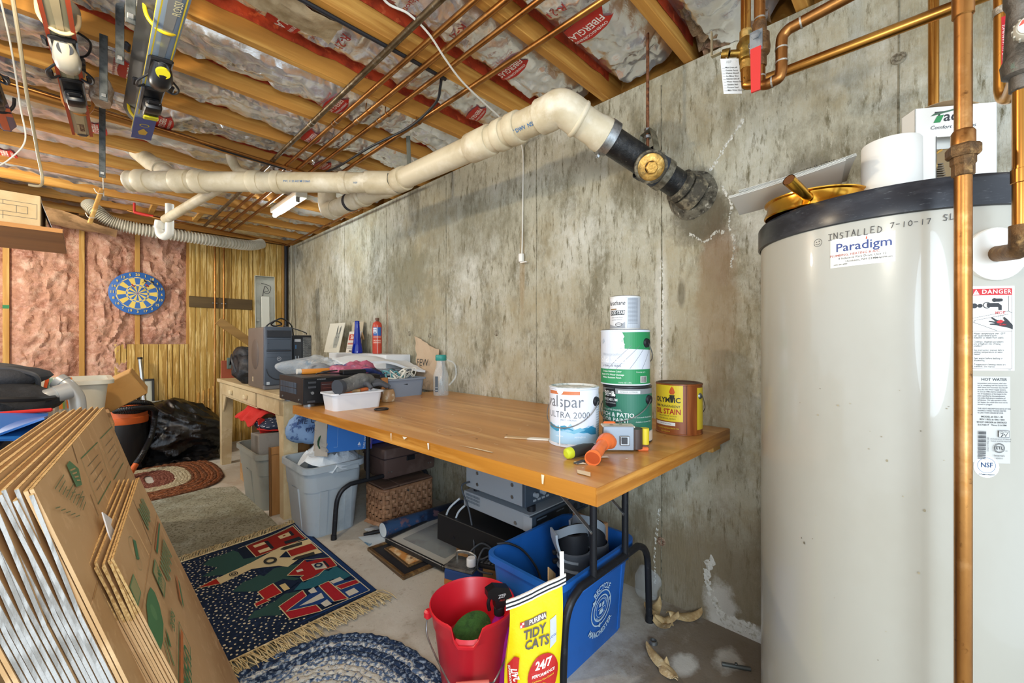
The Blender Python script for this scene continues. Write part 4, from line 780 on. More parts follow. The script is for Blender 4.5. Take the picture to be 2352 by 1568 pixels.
# --- computers
pcs = C('pc_brown_grey', '6a5d52', .5); pcf = M('pc_blue_grey', '48525f', .4); pcd = C('pc_dark', '2a2e35', .35)
pc = thing('computer_tower', 'dark grey desktop computer tower with blue-grey front on the beige desk', 'computer', (1.0, 3.58, TZ))
lo, hi = (.907, 3.40, TZ), (1.092, 3.80, 1.262)
part(B().b6(lo, hi, .012, seg=2), 'case', pcs, pc)
part(B().b6((.905, 3.362, TZ+.03), (1.094, 3.402, 1.265), .014, seg=2), 'front_panel', pcf, pc)
part(B().b6((.905, 3.37, TZ), (1.094, 3.41, TZ+.032), .006), 'front_foot', C('silver_foot', '76777a', .4, metal=.3), pc)
part(B().b6((.918, 3.354, 1.185), (1.082, 3.364, 1.238), .003), 'drive_bay', pcd, pc)
part(B().b6((.918, 3.352, 1.085), (1.082, 3.364, 1.092), .001), 'drive_slot', pcd, pc); part(B().b6((.918, 3.357, 1.097), (1.082, 3.364, 1.172), .004), 'drive_bay', pcf, pc)
fm = frame((1.0, 3.3605, 1.03), (1, 0, 0), (0, 0, 1))
part(B().lathe([(.085, .0), (.085, .003), (.079, .004), (.079, .001)], 40, 0, fm @ T((0, -.07, .0)) , arc=-PI), 'trim_arc', pcd, pc)
prints('badge', pc, fm, [('l', [(-.08, .04), (.08, .04)], .0012, '2f363f'), ('l', [(-.08, .012), (.08, .012)], .0012, '2f363f'), ('o', 0, -.0, .012, .0145, 'aeb4bb'), ('t', 'D\u20acLL', .0075, 0, 0, 'c8ccd2', {'b': .02}), ('r', -.082, -.185, -.062, -.165, 'c8d4dc'), ('t', 'intel', .006, -.072, -.175, '2f5f8f')], inv=Wd(pc))
part(B().lathe([(0, .004), (.086, .004), (.092, .0)], 36, 0, frame((.9065, 3.6, 1.06), (0, -1, 0), (0, 0, 1)) @ Matrix.Diagonal((1, 1.25, 1, 1))), 'side_dish', C('pc_dish', '5c5047', .5), pc)
prints('badge', pc, frame((.9065, 3.66, .87), (0, -1, 0), (0, 0, 1)), [('r', -.016, -.018, .016, .018, 'b9a88a'), ('t', 'TAC', .012, 0, 0, '3a2f26')], inv=Wd(pc))
pb = thing('computer', 'smaller black computer with ports facing out, beside the larger tower', 'computer', (1.19, 3.6, TZ))
part(B().b6((1.12, 3.46, TZ), (1.265, 3.8, 1.205), .004), 'case', C('black_case', '1c1f23', .4), pb)
part(B().b6((1.128, 3.452, TZ+.02), (1.19, 3.462, 1.17), .003), 'port_panel', C('port_dark', '33383e', .45), pb)
grl = B(); part(B().b6((1.198, 3.453, TZ+.02), (1.257, 3.461, 1.19), .002), 'vent_plate', steel, pb)
vi = [('c', 1.203+.0072*i+(.0036 if j % 2 else 0)-1.19, .018+.0085*j-.19, .0026, '1a1c1f') for i in range(7) for j in range(44)]
prints('vent', pb, frame((1.19, 3.4525, 1.0), (1, 0, 0), (0, 0, 1)), vi, inv=Wd(pb), lift=.0003)
pi_ = [('r', -.05, .1, -.04, .13, '3f6f9a'), ('r', -.05, .02, -.042, .045, '8f9aa5'), ('r', -.03, .02, -.022, .045, '8f9aa5'), ('c', -.045, -.02, .008, '8f9aa5'), ('c', -.02, -.02, .008, '8f9aa5')]+[('c', -.047+.014*i, -.1+.03*j, .0055, c_) for i in range(3) for j, c_ in ((0, 'a3a9b0'), (1, '6d757d'))]+[('r', -.055, .155, -.01, .175, 'b9bdc2'), ('r', -.05, -.06, -.01, -.045, '59636d')]
prints('port_print', pb, frame((1.19, 3.451, 1.0), (1, 0, 0), (0, 0, 1)), pi_, inv=Wd(pb))['kind'] = 'stuff'
cable('monitor_cable', 'looped black cables lying on top of the computer tower', [(.93, 3.36, 1.14), (.925, 3.42, 1.22), (.96, 3.5, 1.275), (1.0, 3.45, 1.31), (1.06, 3.5, 1.29), (1.03, 3.56, 1.275), (.99, 3.5, 1.29), (1.04, 3.46, 1.33), (1.12, 3.55, 1.31), (1.2, 3.7, 1.27), (1.25, 3.82, 1.15)], .0055, blkf, 10)
for nm, off in (('monitor_cable', 0),):
    cable('black_lead', 'thin black cable over the top of the smaller black computer', [(1.1, 3.6, 1.28), (1.17, 3.5, 1.25), (1.22, 3.46, 1.225), (1.24, 3.5, 1.215)], .004, blkf)
def blob(f, n=20, m=12):
    b = B(); b.grid(f, n, m); return b
nyl = M('black_nylon', '16171a', .5, var=[('2c2e33', 20, I3, .5, .7)], bump=[(14, .5, I3), (90, .2, I3)])
bg1 = thing('black_bag', 'slumped black nylon bag on the desk behind the computer tower', 'bag', (.95, 4.15, TZ))
def bagf(c, r, seed, top=1.0, crease=.12):
    c = V(c)
    def f(u, v):
        a = 2*PI*u; p = PI*(v-.5); d = V((math.cos(a)*math.cos(p)*r[0], math.sin(a)*math.cos(p)*r[1], math.sin(p)*r[2]))
        k = 1+crease*fr(d.x*7+seed, d.y*7, d.z*7, 1, 3)+.06*nz(d.x*20, d.y*20, d.z*20+seed); q = c+d*k
        q.z = max(q.z, c.z-r[2]*.92); return q
    return f
part(blob(bagf((.955, 4.12, TZ+.12), (.1, .22, .13), 2, crease=.32), 28, 16), 'bag_body', nyl, bg1)
part(blob(bagf((.96, 4.2, TZ+.22), (.075, .15, .085), 5, crease=.4), 22, 12), 'bag_flap', nyl, bg1)
part(B().tube(smooth_path([(.87, 4.0, TZ+.10), (.85, 4.05, TZ+.2), (.87, 4.15, TZ+.24), (.88, 4.25, TZ+.15)], 6), .009, 6, flat=.4), 'strap', blkf, bg1)
rb = thing('red_folder', 'reddish brown folder poking out behind the slumped black bag', 'folder', (.9, 4.5, TZ)); part(B().box((.93, 4.48, TZ+.10), (.14, .012, .16), .003, mat=None), 'cover', C('russet', '9a4a2c', .6), rb); part(B().box((.95, 4.46, TZ+.155), (.1, .012, .1), .003), 'flap', C('grey_green', '5b6a62', .6), rb)
lb = thing('plank', 'short brown board leaning diagonally behind the computer tower', 'board', (.95, 4.40, TZ))
bmx = frame((.945, 4.42, 1.25), (.78, -.04, -.62), (.62, 0, .78)); part(B().box((.06, 0, 0), (.42, .07, .018), .002, mat=bmx), 'board', wood('brown_board', 'a07838', '7c5a26', 0, 9, .5), lb)
part(B().b6((1.06, 4.40, TZ), (1.09, 4.43, 1.16), 0), 'prop', yel, lb)
lf = thing('light_fixture', 'empty grey metal light fixture tray standing upright on the desk by the panelling', 'light fixture', (1.30, 4.72, TZ))
gm2 = M('grey_enamel', 'a8a798', .45, var=[('8f8d7c', 8, I3, .5, .7)])
fxm = Matrix.Translation((1.265, 4.66, TZ)) @ Matrix.Rotation(-.05, 4, 'X') @ Matrix.Rotation(-.12, 4, 'Z')
part(B().b6((-.085, 0, 0), (.085, .004, 1.0), 0, 0, fxm), 'tray', gm2, lf)
for x in (-.085, .081): part(B().b6((x, -.05, 0), (x+.004, 0, 1.0), 0, 0, fxm), 'flange', gm2, lf)
for z in (0, .996): part(B().b6((-.085, -.05, z), (.085, 0, z+.004), 0, 0, fxm), 'end_plate', gm2, lf)
part(B().b6((-.035, -.04, .05), (.04, -.004, .8), .006, 0, fxm), 'channel_cover', M('pale_cover', 'bdbcae', .4), lf)
part(B().tube([fxm @ V(p) for p in smooth_path([(-.02, -.03, .8), (.0, -.035, .9), (.03, -.035, .86), (-.01, -.04, .84), (.03, -.04, .83), (.05, -.03, .9), (-.03, -.03, .93)], 6)], .0025, 6), 'wire', blkf, lf)
for z in (.3, .55): part(B().b6((-.075, -.03, z), (-.05, -.006, z+.02), 0, 0, fxm), 'bracket', gm2, lf)

# --- boxes at the wall that carry the bottle and cylinder, drawings
kc = M('brown_cardboard', 'b0895a', .75, var=[('9a7346', 5, I3, .48, .68), ('c19d6e', 20, I3, .55, .72)], bump=[(120, .06, I3)])
cb = thing('foam_block', 'long white foam block against the concrete wall under the blue bottle', 'foam', (1.68, 3.3, TZ))
part(B().b6((1.58, 2.86, TZ), (1.79, 3.9, 1.055), .003), 'block', C('foam_white', 'dfe3e6', .6), cb)
dr_b = thing('drawing_board', 'white drawing of a donkey head leaning against the concrete wall', 'picture', (1.75, 4.1, 1.055))
dbm = frame((1.755, 4.06, 1.195), (0, -1, 0), (.22, 0, 1)); dbm = Matrix.Translation((-.06, .0, 0)) @ dbm
part(B().b6((-.17, -.145, -.006), (.17, .145, 0), 0, 0, dbm @ T((0, 0, 0), 0)), 'sheet', C('drawing_paper', 'd3cfbd', .7), dr_b)
dg = '6b6f6a'
don = [('p', [(.02, -.1), (.1, -.1), (.12, -.02), (.11, .04), (.07, .05), (.03, .04), (.0, -.02)], 'a9aca2'), ('p', [(.03, .03), (.025, .09), (.045, .125), (.055, .08), (.055, .04)], dg), ('p', [(.085, .04), (.085, .09), (.11, .12), (.118, .08), (.11, .035)], dg), ('c', .045, .0, .008, '3a3c3a'), ('c', .1, .005, .007, '3a3c3a'), ('c', .055, -.07, .006, dg), ('c', .085, -.07, .006, dg)]+[('l', [(.03+.01*i, .04), (.025+.012*i, -.09+.01*(i % 3))], .0016, dg) for i in range(8)]+[('l', [(-.06+.02*i, -.11), (.0+.012*i, -.05)], .0014, '90948a') for i in range(6)]
prints('drawing', dr_b, dbm, don, inv=Wd(dr_b))
db2 = thing('drawing_board', 'plain board leaning on the wall between the donkey drawing and blue bottle', 'board', (1.77, 3.75, 1.055)); part(B().b6((-.1, -.14, -.006), (.12, .14, 0), 0, 0, frame((1.76, 3.74, 1.2), (0, -1, 0), (.12, 0, 1))), 'sheet', C('board_tan', 'b9ad92', .7), db2)
fl_ = thing('leaflet_pack', 'printed leaflet pack with red heading behind the blue bottle', 'packet', (1.73, 3.62, 1.055)); lfm = frame((1.70, 3.66, 1.15), (.15, -1, 0), (.2, 0, 1))
part(B().b6((-.09, -.095, -.008), (.09, .1, 0), 0, 0, lfm), 'card', C('leaflet', 'd5cdbf', .6), fl_)
part(B().sheet(lambda u, v: lfm @ V((-.03+.14*u, .09+.06*v*math.sin(2+u*3), -.004-.03*v)), 6, 2, .001), 'torn_flap', kraft2, fl_)
prints('lettering', fl_, lfm, [('r', -.08, .02, .08, .075, 'b8442e'), ('t', 'Sh', .05, -.03, .045, 'efe6da', {'b': .02}), ('r', -.08, -.02, .06, -.005, 'b86a5a'), ('r', -.08, -.045, .06, -.04, '8a8a86'), ('r', -.08, -.06, .06, -.055, '8a8a86'), ('t', 'fiskars', .022, -.02, -.08, '222222', {'b': .02, 'sh': .3})], inv=Wd(fl_))
bt = thing('blue_bottle', 'tall cobalt blue glass bottle by the concrete wall', 'bottle', (1.7, 3.52, 1.055))
part(B().lathe([(0, .002), (.042, .0), (.046, .004), (.046, .02), (.034, .09), (.028, .14), (.024, .19), (.02, .25), (.021, .262), (.0185, .272), (.021, .28), (.015, .282)], 28, 0, T((1.66, 3.50, 1.055))), 'glass', M('cobalt_glass', '0a2fb0', .06, trans=.35, coat=.4), bt)
pr = thing('propane_cylinder', 'red propane cylinder with blue label against the concrete wall', 'gas cylinder', (1.70, 3.2, 1.055))
part(B().lathe([(0, .0), (.036, .002), (.038, .01), (.038, .235), (.034, .255), (.018, .268), (.012, .27)], 28, 0, T((1.71, 3.24, 1.055))), 'cylinder', C('red_enamel', 'c24632', .35), pr)
part(B().lathe([(.012, .268), (.012, .28), (.016, .28), (.016, .298), (0, .298)], 14, 0, T((1.71, 3.24, 1.055))), 'valve', C('valve_brown', '6b4a3a', .5, metal=.4), pr)
pd = V((-1.71, -3.24, 0)).normalized(); pmx = frame(V((1.71, 3.24, 1.055))+pd*.038, V((0, 0, 1)).cross(pd), (0, 0, 1))
prints('label', pr, pmx, [('r', -.036, .15, .036, .22, '2f62ab'), ('r', -.036, .17, -.004, .215, 'd9dfe8'), ('t', 'FUEL', .014, -.018, .2, '2f62ab', {'b': .02}), ('r', -.03, .176, -.008, .182, '26508a'), ('r', -.036, .137, .036, .141, 'e8e4da'), ('r', -.036, .08, .036, .12, 'c9553f'), ('t', 'PROPANE', .014, 0, .108, 'e8dfd4', {'b': .01}), ('r', -.03, .09, .03, .094, 'e8dfd4'), ('r', .0, .0, .0025, .235, 'e3ddd0')], .038, .006, inv=Wd(pr))
pbg = thing('paper_bag', 'brown paper bag with black letters leaning on the wall at the worktop', 'bag', (1.76, 2.6, TZ))
pbm = frame((1.775, 2.60, TZ), (0, -1, 0), (.06, 0, 1))
def pbf(u, v):
    x = -.17+.32*u+.03*math.sin(v*4); y = .39*v*(1-.13*u*v)+.006*math.sin(u*7)
    return pbm @ V((x+.02*fr(v*3, u*2), y-.05*u*v, .015+.02*math.sin(PI*u)*(1-v)+.012*fr(u*5, v*5)))
part(B().sheet(pbf, 14, 14, .002), 'paper', M('bag_paper', 'c2a98c', .75, var=[('ad9272', 6, I3, .48, .68)], bump=[(24, .4, I3)]), pbg)
prints('lettering', pbg, pbm @ T((.0, .2, .045)), [('t', 'FEW', .075, -.02, -.01, '2c2a28', {'b': .0})], inv=Wd(pbg), lift=.002)
# --- receiver on the joint of desk and worktop
rc = thing('av_receiver', 'black stereo receiver standing across the joint of worktop and beige desk', 'receiver', (1.02, 2.5, TZ))
rblk = M('receiver_black', '1e2024', .4, .2); 
part(B().b6((.805, 2.33, TZ+.016), (1.235, 2.70, TZ+.155), .003), 'case', rblk, rc)
part(B().b6((.802, 2.305, TZ+.016), (1.238, 2.332, TZ+.152), .004), 'faceplate', C('face_black', '15171a', .35), rc)
for x, y in ((.85, 2.36), (1.19, 2.36), (.85, 2.66), (1.19, 2.66)): part(B().cyl((x, y, TZ), (x, y, TZ+.018), .028, n=20), 'foot', steel, rc)
rf = frame((1.02, 2.3045, TZ+.085), (1, 0, 0), (0, 0, 1))
prints('display', rc, rf, [('r', -.13, -.012, .16, .045, '3c1f1c'), ('r', -.125, .03, .15, .032, '6b6d70'), ('l', [(-.12, .012), (.15, .012)], .002, '7d4a3f'), ('t', 'AV RECEIVER', .008, -.15, .06, '9a9da0', {'a': 'LEFT'})], inv=Wd(rc))
for x, z in ((-.175, .045), (-.175, .02), (-.18, -.055)): part(B().box((1.02+x, 2.302, TZ+.085+z), (.04, .008, .012), .002), 'button', C('btn_grey', '3b3e43', .4), rc)
part(B().cyl((.845, 2.305, TZ+.075), (.845, 2.297, TZ+.075), .008), 'jack', steel, rc); part(B().cyl((1.15, 2.305, TZ+.08), (1.15, 2.285, TZ+.08), .03, n=28), 'volume_knob', rblk, rc)
part(B().b6((.93, 2.3, TZ+.03), (1.2, 2.305, TZ+.05), 0), 'button_row', C('btn_dark', '2a2c30', .4), rc)
sv = B(); vl = []
for i in range(6):
    for j in range(2): vl.append(('r', -.15+i*.045, .012+.033*j, -.112+i*.045, .04+.033*j, '53687c'))
for i in range(6):
    for j in range(2):
        for k in range(5): vl.append(('r', -.148+i*.045+k*.0075, .013+.033*j, -.145+i*.045+k*.0075, .039+.033*j, '2f3b47'))
prints('side_vent', rc, frame((.8045, 2.53, TZ+.05), (0, -1, 0), (0, 0, 1)), vl, inv=Wd(rc), lift=.0002)
for y in (2.64, 2.38): part(B().cyl((.805, y, TZ+.035), (.8015, y, TZ+.035), .006, n=10), 'screw', steel, rc)
lv = thing('spirit_level', 'orange plastic tube with pale end lying on the black receiver', 'tool', (.95, 2.75, .97))
part(B().box((.99, 2.60, .978), (.20, .035, .03), .008, mat=None, seg=2), 'body', C('orange_plastic', 'd98a2e', .4), lv); part(B().cyl((.89, 2.6, .98), (.868, 2.6, .98), .016, n=16), 'end_cap', C('pale_cap', 'd9d7cf', .4), lv)
bx_ = thing('power_brick', 'black power adapter with coiled lead on top of the receiver', 'adapter', (1.05, 2.45, .963)); part(B().box((1.12, 2.42, .975), (.14, .06, .026), .004), 'brick', rblk, bx_)
part(B().tube(smooth_path([(1.05, 2.42, .97), (1.0, 2.40, .975), (.95, 2.45, .975), (.99, 2.5, .98), (1.04, 2.45, .985), (.97, 2.40, .985), (.93, 2.44, .975), (.9, 2.4, .972)], 7), .004, 6), 'lead', blkf, bx_)
# --- white tray with glove
def open_box(name, t, lo, hi, taper, th, mat, rim=0, rad=.03, mtx=None, lip=.008, n=6):
    """rounded rectangular tub open at the top"""
    def loop(w, d, z):
        pts = []
        for cx, cy, a0 in ((w/2-rad, d/2-rad, 0), (-w/2+rad, d/2-rad, PI/2), (-w/2+rad, -d/2+rad, PI), (w/2-rad, -d/2+rad, 1.5*PI)):
            pts += [(cx+rad*math.cos(a0+PI/2*k/n), cy+rad*math.sin(a0+PI/2*k/n), z) for k in range(n+1)]
        return pts
    w, d, h = hi[0]-lo[0], hi[1]-lo[1], hi[2]-lo[2]; c = V(((lo[0]+hi[0])/2, (lo[1]+hi[1])/2, lo[2]))
    L = [loop(w-2*taper, d-2*taper, 0), loop(w, d, h)]
    if rim: L = [loop(w-2*taper, d-2*taper, 0), loop(w-.3*taper, d-.3*taper, h-rim), loop(w+2*lip, d+2*lip, h-rim), loop(w+2*lip, d+2*lip, h)]
    L += [loop(w-th, d-th, h), loop(w-2*th-2*taper, d-2*th-2*taper, th)]
    k = len(L[0]); vs = [p for l in L for p in l]
    fs = [(i*k+j, i*k+(j+1) % k, (i+1)*k+(j+1) % k, (i+1)*k+j) for i in range(len(L)-1) for j in range(k)]
    fs += [tuple(range(k))[::-1], tuple(range((len(L)-1)*k, len(L)*k))]
    m = (mtx if mtx is not None else Matrix.Translation(c)); b = B(); b.add(vs, fs, 0, True, m); return part(b, name, mat, t)
ty = thing('white_tray', 'white plastic tray holding a grey work glove on the worktop', 'tray', (.985, 2.16, TZ))
open_box('tub', ty, (.855, 2.06, TZ), (1.125, 2.22, TZ+.088), .012, .004, C('white_tub', 'd9dde2', .35), rim=.008, rad=.025, lip=.006)
lea = M('grey_leather', '6b6d6d', .7, var=[('4a4c4e', 14, I3, .46, .66), ('8a8c8a', 30, I3, .55, .7)], bump=[(30, .6, I3)])
gv = thing('work_glove', 'grey work glove lying in the white tray', 'glove', (1.0, 2.15, TZ+.09))
gpts = lambda P, R, nm, m, n=7: part(B().tube(smooth_path(P, n), R if not isinstance(R, list) else [R[min(int(i/n), len(R)-1)]+(R[min(int(i/n)+1, len(R)-1)]-R[min(int(i/n), len(R)-1)])*((i % n)/n) for i in range(n*(len(P)-1)+1)], 12), nm, m, gv)
gpts([(.90, 2.07, .93), (.96, 2.1, .935), (1.03, 2.13, .945), (1.1, 2.17, .94)], [.034, .036, .042, .034], 'palm', lea)
for i, (a, c2, r) in enumerate((((1.1, 2.2, .945), (1.2, 2.22, .90), .014), ((1.11, 2.17, .94), (1.21, 2.18, .895), .014), ((1.10, 2.145, .93), (1.2, 2.13, .9), .013), ((1.09, 2.12, .92), (1.17, 2.10, .905), .012), ((1.03, 2.1, .93), (1.05, 2.05, .91), .013))):
    gpts([a, tuple(lp(V(a), V(c2), .5)+V((0, 0, .012))), c2], [r, r*1.05, r*.8], 'finger', M('glove_dark', '4d5056', .75, bump=[(40, .5, I3)]))
part(B().tube([(.875, 2.06, .928), (.90, 2.07, .93)], [.038, .036], 14), 'cuff', M('glove_cuff', '3a3f47', .7), gv)
for i, (p0, p1, col) in enumerate((((.90, 2.1, .89), (1.05, 2.09, .905), 'b05a2c'), ((.93, 2.12, .9), (1.0, 2.07, .9), '8a6a40'))):
    ob = thing('hand_tool', ('orange handled tool', 'brown handled tool')[i]+' under the glove in the white tray', 'tool', p0); part(B().cyl(p0, p1, .01), 'handle', C('tool_%d' % i, col, .5), ob)
rbn = thing('rubber_ring', 'black rubber ring lying on the worktop in front of the white tray', 'ring', (1.06, 1.97, TZ))
part(B().tube([(1.06+.034*math.cos(2*PI*i/24), 1.965+.03*math.sin(2*PI*i/24), TZ+.004) for i in range(25)], .0035, 8), 'ring', blkf, rbn)
# --- pouch, packing foam, plastic bag, wood block, grey bin, jug
cloth = lambda n, c1, c2: M(n, c1, .85, var=[(c2, 9, I3, .45, .6)], bump=[(20, .5, I3), (150, .2, I3)])
ph = thing('crumpled_shirts', 'crumpled pink and blue cloth heap behind the white tray', 'cloth', (1.25, 2.65, TZ))
part(blob(bagf((1.22, 2.56, TZ+.105), (.17, .13, .115), 3, crease=.4), 40, 22), 'pink_cloth', M('pink_blue_cloth', 'b05a74', .85, var=[('3f4f86', 7, I3, .5, .56), ('c9889a', 15, I3, .55, .66), ('2b2c44', 5, I3, .58, .62)], bump=[(24, .6, I3)]), ph)
part(blob(bagf((1.08, 2.78, TZ+.1), (.14, .1, .1), 9, crease=.35), 30, 18), 'grey_cloth', cloth('grey_cloth', '8f9499', '5c6168'), ph)
part(B().tube(smooth_path([(1.1, 2.45, .95), (1.2, 2.42, .98), (1.3, 2.45, .95), (1.36, 2.5, .93)], 8), .018, 8, flat=.35), 'blue_strap', cloth('blue_cloth', '3b4a8c', '28335f'), ph)
pf = thing('packing_foam', 'bent sheet of white packing foam behind the crumpled cloth', 'foam', (1.45, 2.9, .95))
def pff(u, v): return V((1.22+.52*u, 2.70-.12*u+.26*v, .965+.06*math.sin(PI*u*1.3)*(1-.3*v)+.05*v+.03*abs(2*u-1)**3+.01*fr(u*4, v*4)))
part(B().sheet(pff, 16, 8, .016), 'sheet', C('foam_white', 'e9edf0', .6), pf)
part(B().sheet(lambda u, v: (1.12+.2*u, 2.80+.1*v, .955+.035*math.sin(PI*u)+.03*v), 8, 4, .012), 'sheet', C('foam_white', 'e9edf0', .6), pf)
part(B().b6((1.3, 2.75, TZ), (1.66, 3.1, .955), .01), 'block', C('foam_white', 'e9edf0', .6), pf)
part(B().tube([(1.22, 2.66, .985), (1.3, 2.72, 1.0)], .028, 20), 'roll', C('foam_white', 'e9edf0', .6), pf)
pl = thing('plastic_bag', 'crumpled clear plastic bag on the clutter behind the receiver', 'bag', (1.15, 3.0, .95))
clr = M('clear_film', 'e3edf4', .1, alpha=.45, bump=[(22, 1, I3), (70, 1, I3)], var=[('a9c6dc', 12, I3, .54, .66), ('f6f9fb', 26, I3, .5, .62)], spec=.9)
part(blob(bagf((1.16, 2.95, .975), (.22, .16, .07), 13, crease=.5), 44, 26), 'film', clr, pl)
part(blob(bagf((1.15, 2.9, .9), (.18, .12, .10), 17, crease=.3), 24, 14), 'contents', M('bag_content', 'c2c9cf', .6, var=[('5f7388', 8, I3, .5, .62)], bump=[(20, .6, I3)]), pl)
wb = thing('wood_scrap', 'upright pine offcut between the cloth heap and the grey bin', 'block', (1.29, 2.31, TZ)); part(B().b6((1.245, 2.30, TZ), (1.285, 2.33, TZ+.13), .002), 'block', wood('pine', 'b07a4a', '8f5c30', 2, 12), wb)
jb = thing('jar_candle', 'small jar of oddments beside the upright offcut', 'jar', (1.24, 2.22, TZ)); part(B().lathe([(0, 0), (.035, .002), (.04, .02), (.038, .05), (.03, .07), (.025, .072)], 18, 0, T((1.235, 2.21, TZ))), 'jar', M('odd_jar', 'a8845c', .4, var=[('c9bba0', 20, I3, .5, .6), ('8a3a28', 14, I3, .56, .62)]), jb)
gb = thing('grey_bin', 'grey plastic bin of tangled cords on the worktop', 'bin', (1.44, 2.45, TZ))
open_box('tub', gb, (1.30, 2.33, TZ), (1.575, 2.52, TZ+.115), .012, .004, C('grey_tub', '828d9c', .45), rim=.01, rad=.03)
cm = {0: wht, 1: C('dark_cord', '23303a', .5), 2: C('teal_cord', '5f9aa0', .5), 3: C('grey_cord', '777c80', .5)}
for k in range(9):
    rr = random.Random(k); c0_ = V((rr.uniform(1.36, 1.52), rr.uniform(2.38, 2.48), .925)); pts = []
    for j in range(12): a = j*.9+k; r_ = rr.uniform(.03, .075); pts.append((c0_.x+r_*math.cos(a)*1.2, c0_.y+r_*.7*math.sin(a), c0_.z+rr.uniform(-.02, .05)))
    part(B().tube(smooth_path(pts, 6), (.003, .0045, .004, .006)[k % 4], 6), 'cord', cm[(0, 1, 0, 2, 0, 3, 1, 0, 2)[k]], gb)
part(blob(bagf((1.44, 2.43, .885), (.12, .08, .03), 4, crease=.4), 20, 10), 'filling', C('dark_cord', '23303a', .5), gb)
cl_ = thing('cord_heap', 'heap of dark cords behind the grey bin', 'cables', (1.45, 2.65, TZ))
for k in range(6):
    rr = random.Random(k+40); pts = []
    for j in range(10): a = j*.8+k; pts.append((1.5+rr.uniform(.08, .16)*math.cos(a), 2.62+.06*math.sin(a), TZ+.02+rr.uniform(0, .09)))
    part(B().tube(smooth_path(pts, 6), .005, 6), 'cord', blkf if k % 2 else cm[1], cl_)
jg = thing('clear_jug', 'clear plastic jug with green lid at the wall side of the worktop', 'jug', (1.64, 2.24, TZ))
glass = M('clear_plastic', 'dfe9ec', .05, alpha=.28, spec=.8)
part(B().lathe([(0, .002), (.048, 0), (.05, .01), (.05, .13), (.036, .17), (.028, .2), (.03, .235)], 28, 0, T((1.63, 2.24, TZ))), 'jug', glass, jg)
part(B().lathe([(.034, .225), (.036, .228), (.036, .255), (.032, .262), (0, .262)], 24, 0, T((1.63, 2.24, TZ))), 'lid', C('green_lid', '2f8f86', .4), jg)
part(B().tube(smooth_path([(1.66, 2.22, TZ+.23), (1.71, 2.20, TZ+.2), (1.72, 2.2, TZ+.12), (1.68, 2.22, TZ+.06)], 6), .006, 8), 'handle', glass, jg)
prints('label', jg, frame((1.592, 2.20, TZ+.075), (.72, -.69, 0), (0, 0, 1)), [('r', -.03, -.05, -.012, .05, '49535c'), ('l', [(-.028, -.04), (-.014, -.04)], .002, 'c9d0d4'), ('l', [(-.028, -.02), (-.014, -.02)], .002, 'c9d0d4')], inv=Wd(jg))
for k in range(5): part(B().tube([(1.61+.01*k, 2.235, TZ+.004), (1.615+.009*k, 2.24, TZ+.09+.01*(k % 3))], .0022, 5), 'straw', C('straw_grey', 'b6bcc0', .5), jg)
# --- paint cans
def can(name, label, x, y, z, R, H, body_m, lid='steel', bail=True, ang=.0, ears=True):
    t = thing(name, label, 'paint can', (x, y, z))
    part(B().lathe([(0, .001), (R-.002, 0), (R+.0012, .001), (R+.0012, .004), (R-.0005, .006), (R-.0005, H-.008), (R+.0012, H-.006), (R+.0012, H-.002), (R-.003, H)], 48, 0, T((x, y, z))), 'body', body_m, t)
    part(B().lathe([(R-.0, H-.001), (R-.006, H+.001), (R-.012, H-.006), (R-.02, H-.006), (R-.024, H-.004), (0, H-.004)], 40, 0, T((x, y, z))), 'lid', lid, t)
    return t
def cview(x, y, z, R, rot=0):
    d = V((-x, -y, 0)).normalized(); d = Matrix.Rotation(rot, 3, 'Z') @ d
    return frame(V((x, y, z))+d*R, V((0, 0, 1)).cross(d), (0, 0, 1)), d
def bail(t, x, y, z, R, H, rot, drop, plastic=True, back=False):
    """wire handle from ear to ear; first ear at angle rot (radians from camera direction)"""
    d = V((-x, -y, 0)).normalized(); e1 = Matrix.Rotation(rot, 3, 'Z') @ d; e2 = -e1; mid = e1.cross(V((0, 0, 1))); mid = mid if (mid.dot(d) > 0) != back else -mid
    zh = z+H*.76; c = V((x, y, zh)); pts = []
    for i in range(25):
        a = PI*i/24; pts.append(c+e1*math.cos(a)*(R+.009)+mid*math.sin(a)*(R+.007)*(.98)+V((0, 0, -drop*math.sin(a)**.8)))
    part(B().tube(pts, .0018, 6), 'bail_wire', steel, t)
    for e in (e1, e2):
        q = e.to_track_quat('Z', 'Y').to_matrix().to_4x4(); q.translation = c+e*(R-.003)
        part(B().lathe([(0, .01), (.014, .01), (.0165, .004), (.0165, 0)], 16, 0, q) if plastic else B().lathe([(0, .01), (.007, .009), (.012, .004), (.013, 0)], 16, 0, q), 'ear', blk if plastic else steel, t)
lidw = M('paint_smeared_lid', 'd9dbd6', .5, var=[('9aa6a0', 22, I3, .48, .6), ('6f8f8a', 40, I3, .58, .66)], bump=[(50, .4, I3)])
lidk = M('dark_lid', '4b4c4c', .4, .5)
wc = M('can_white', 'd6dde6', .35)
x, y = 1.178, .853; R, H_ = .084, .195
c1 = can('paint_can', 'white gallon can with blue water picture at the left of the cans', x, y, TZ, R, H_, wc, lidw)
m_, d_ = cview(x, y, TZ, R)
wv = [(-.1, .055)]+[(-.1+.01*i, .062+.012*math.sin(i*.9)+.006*math.sin(i*2.3)) for i in range(21)]+[(.1, .012), (-.1, .012)]
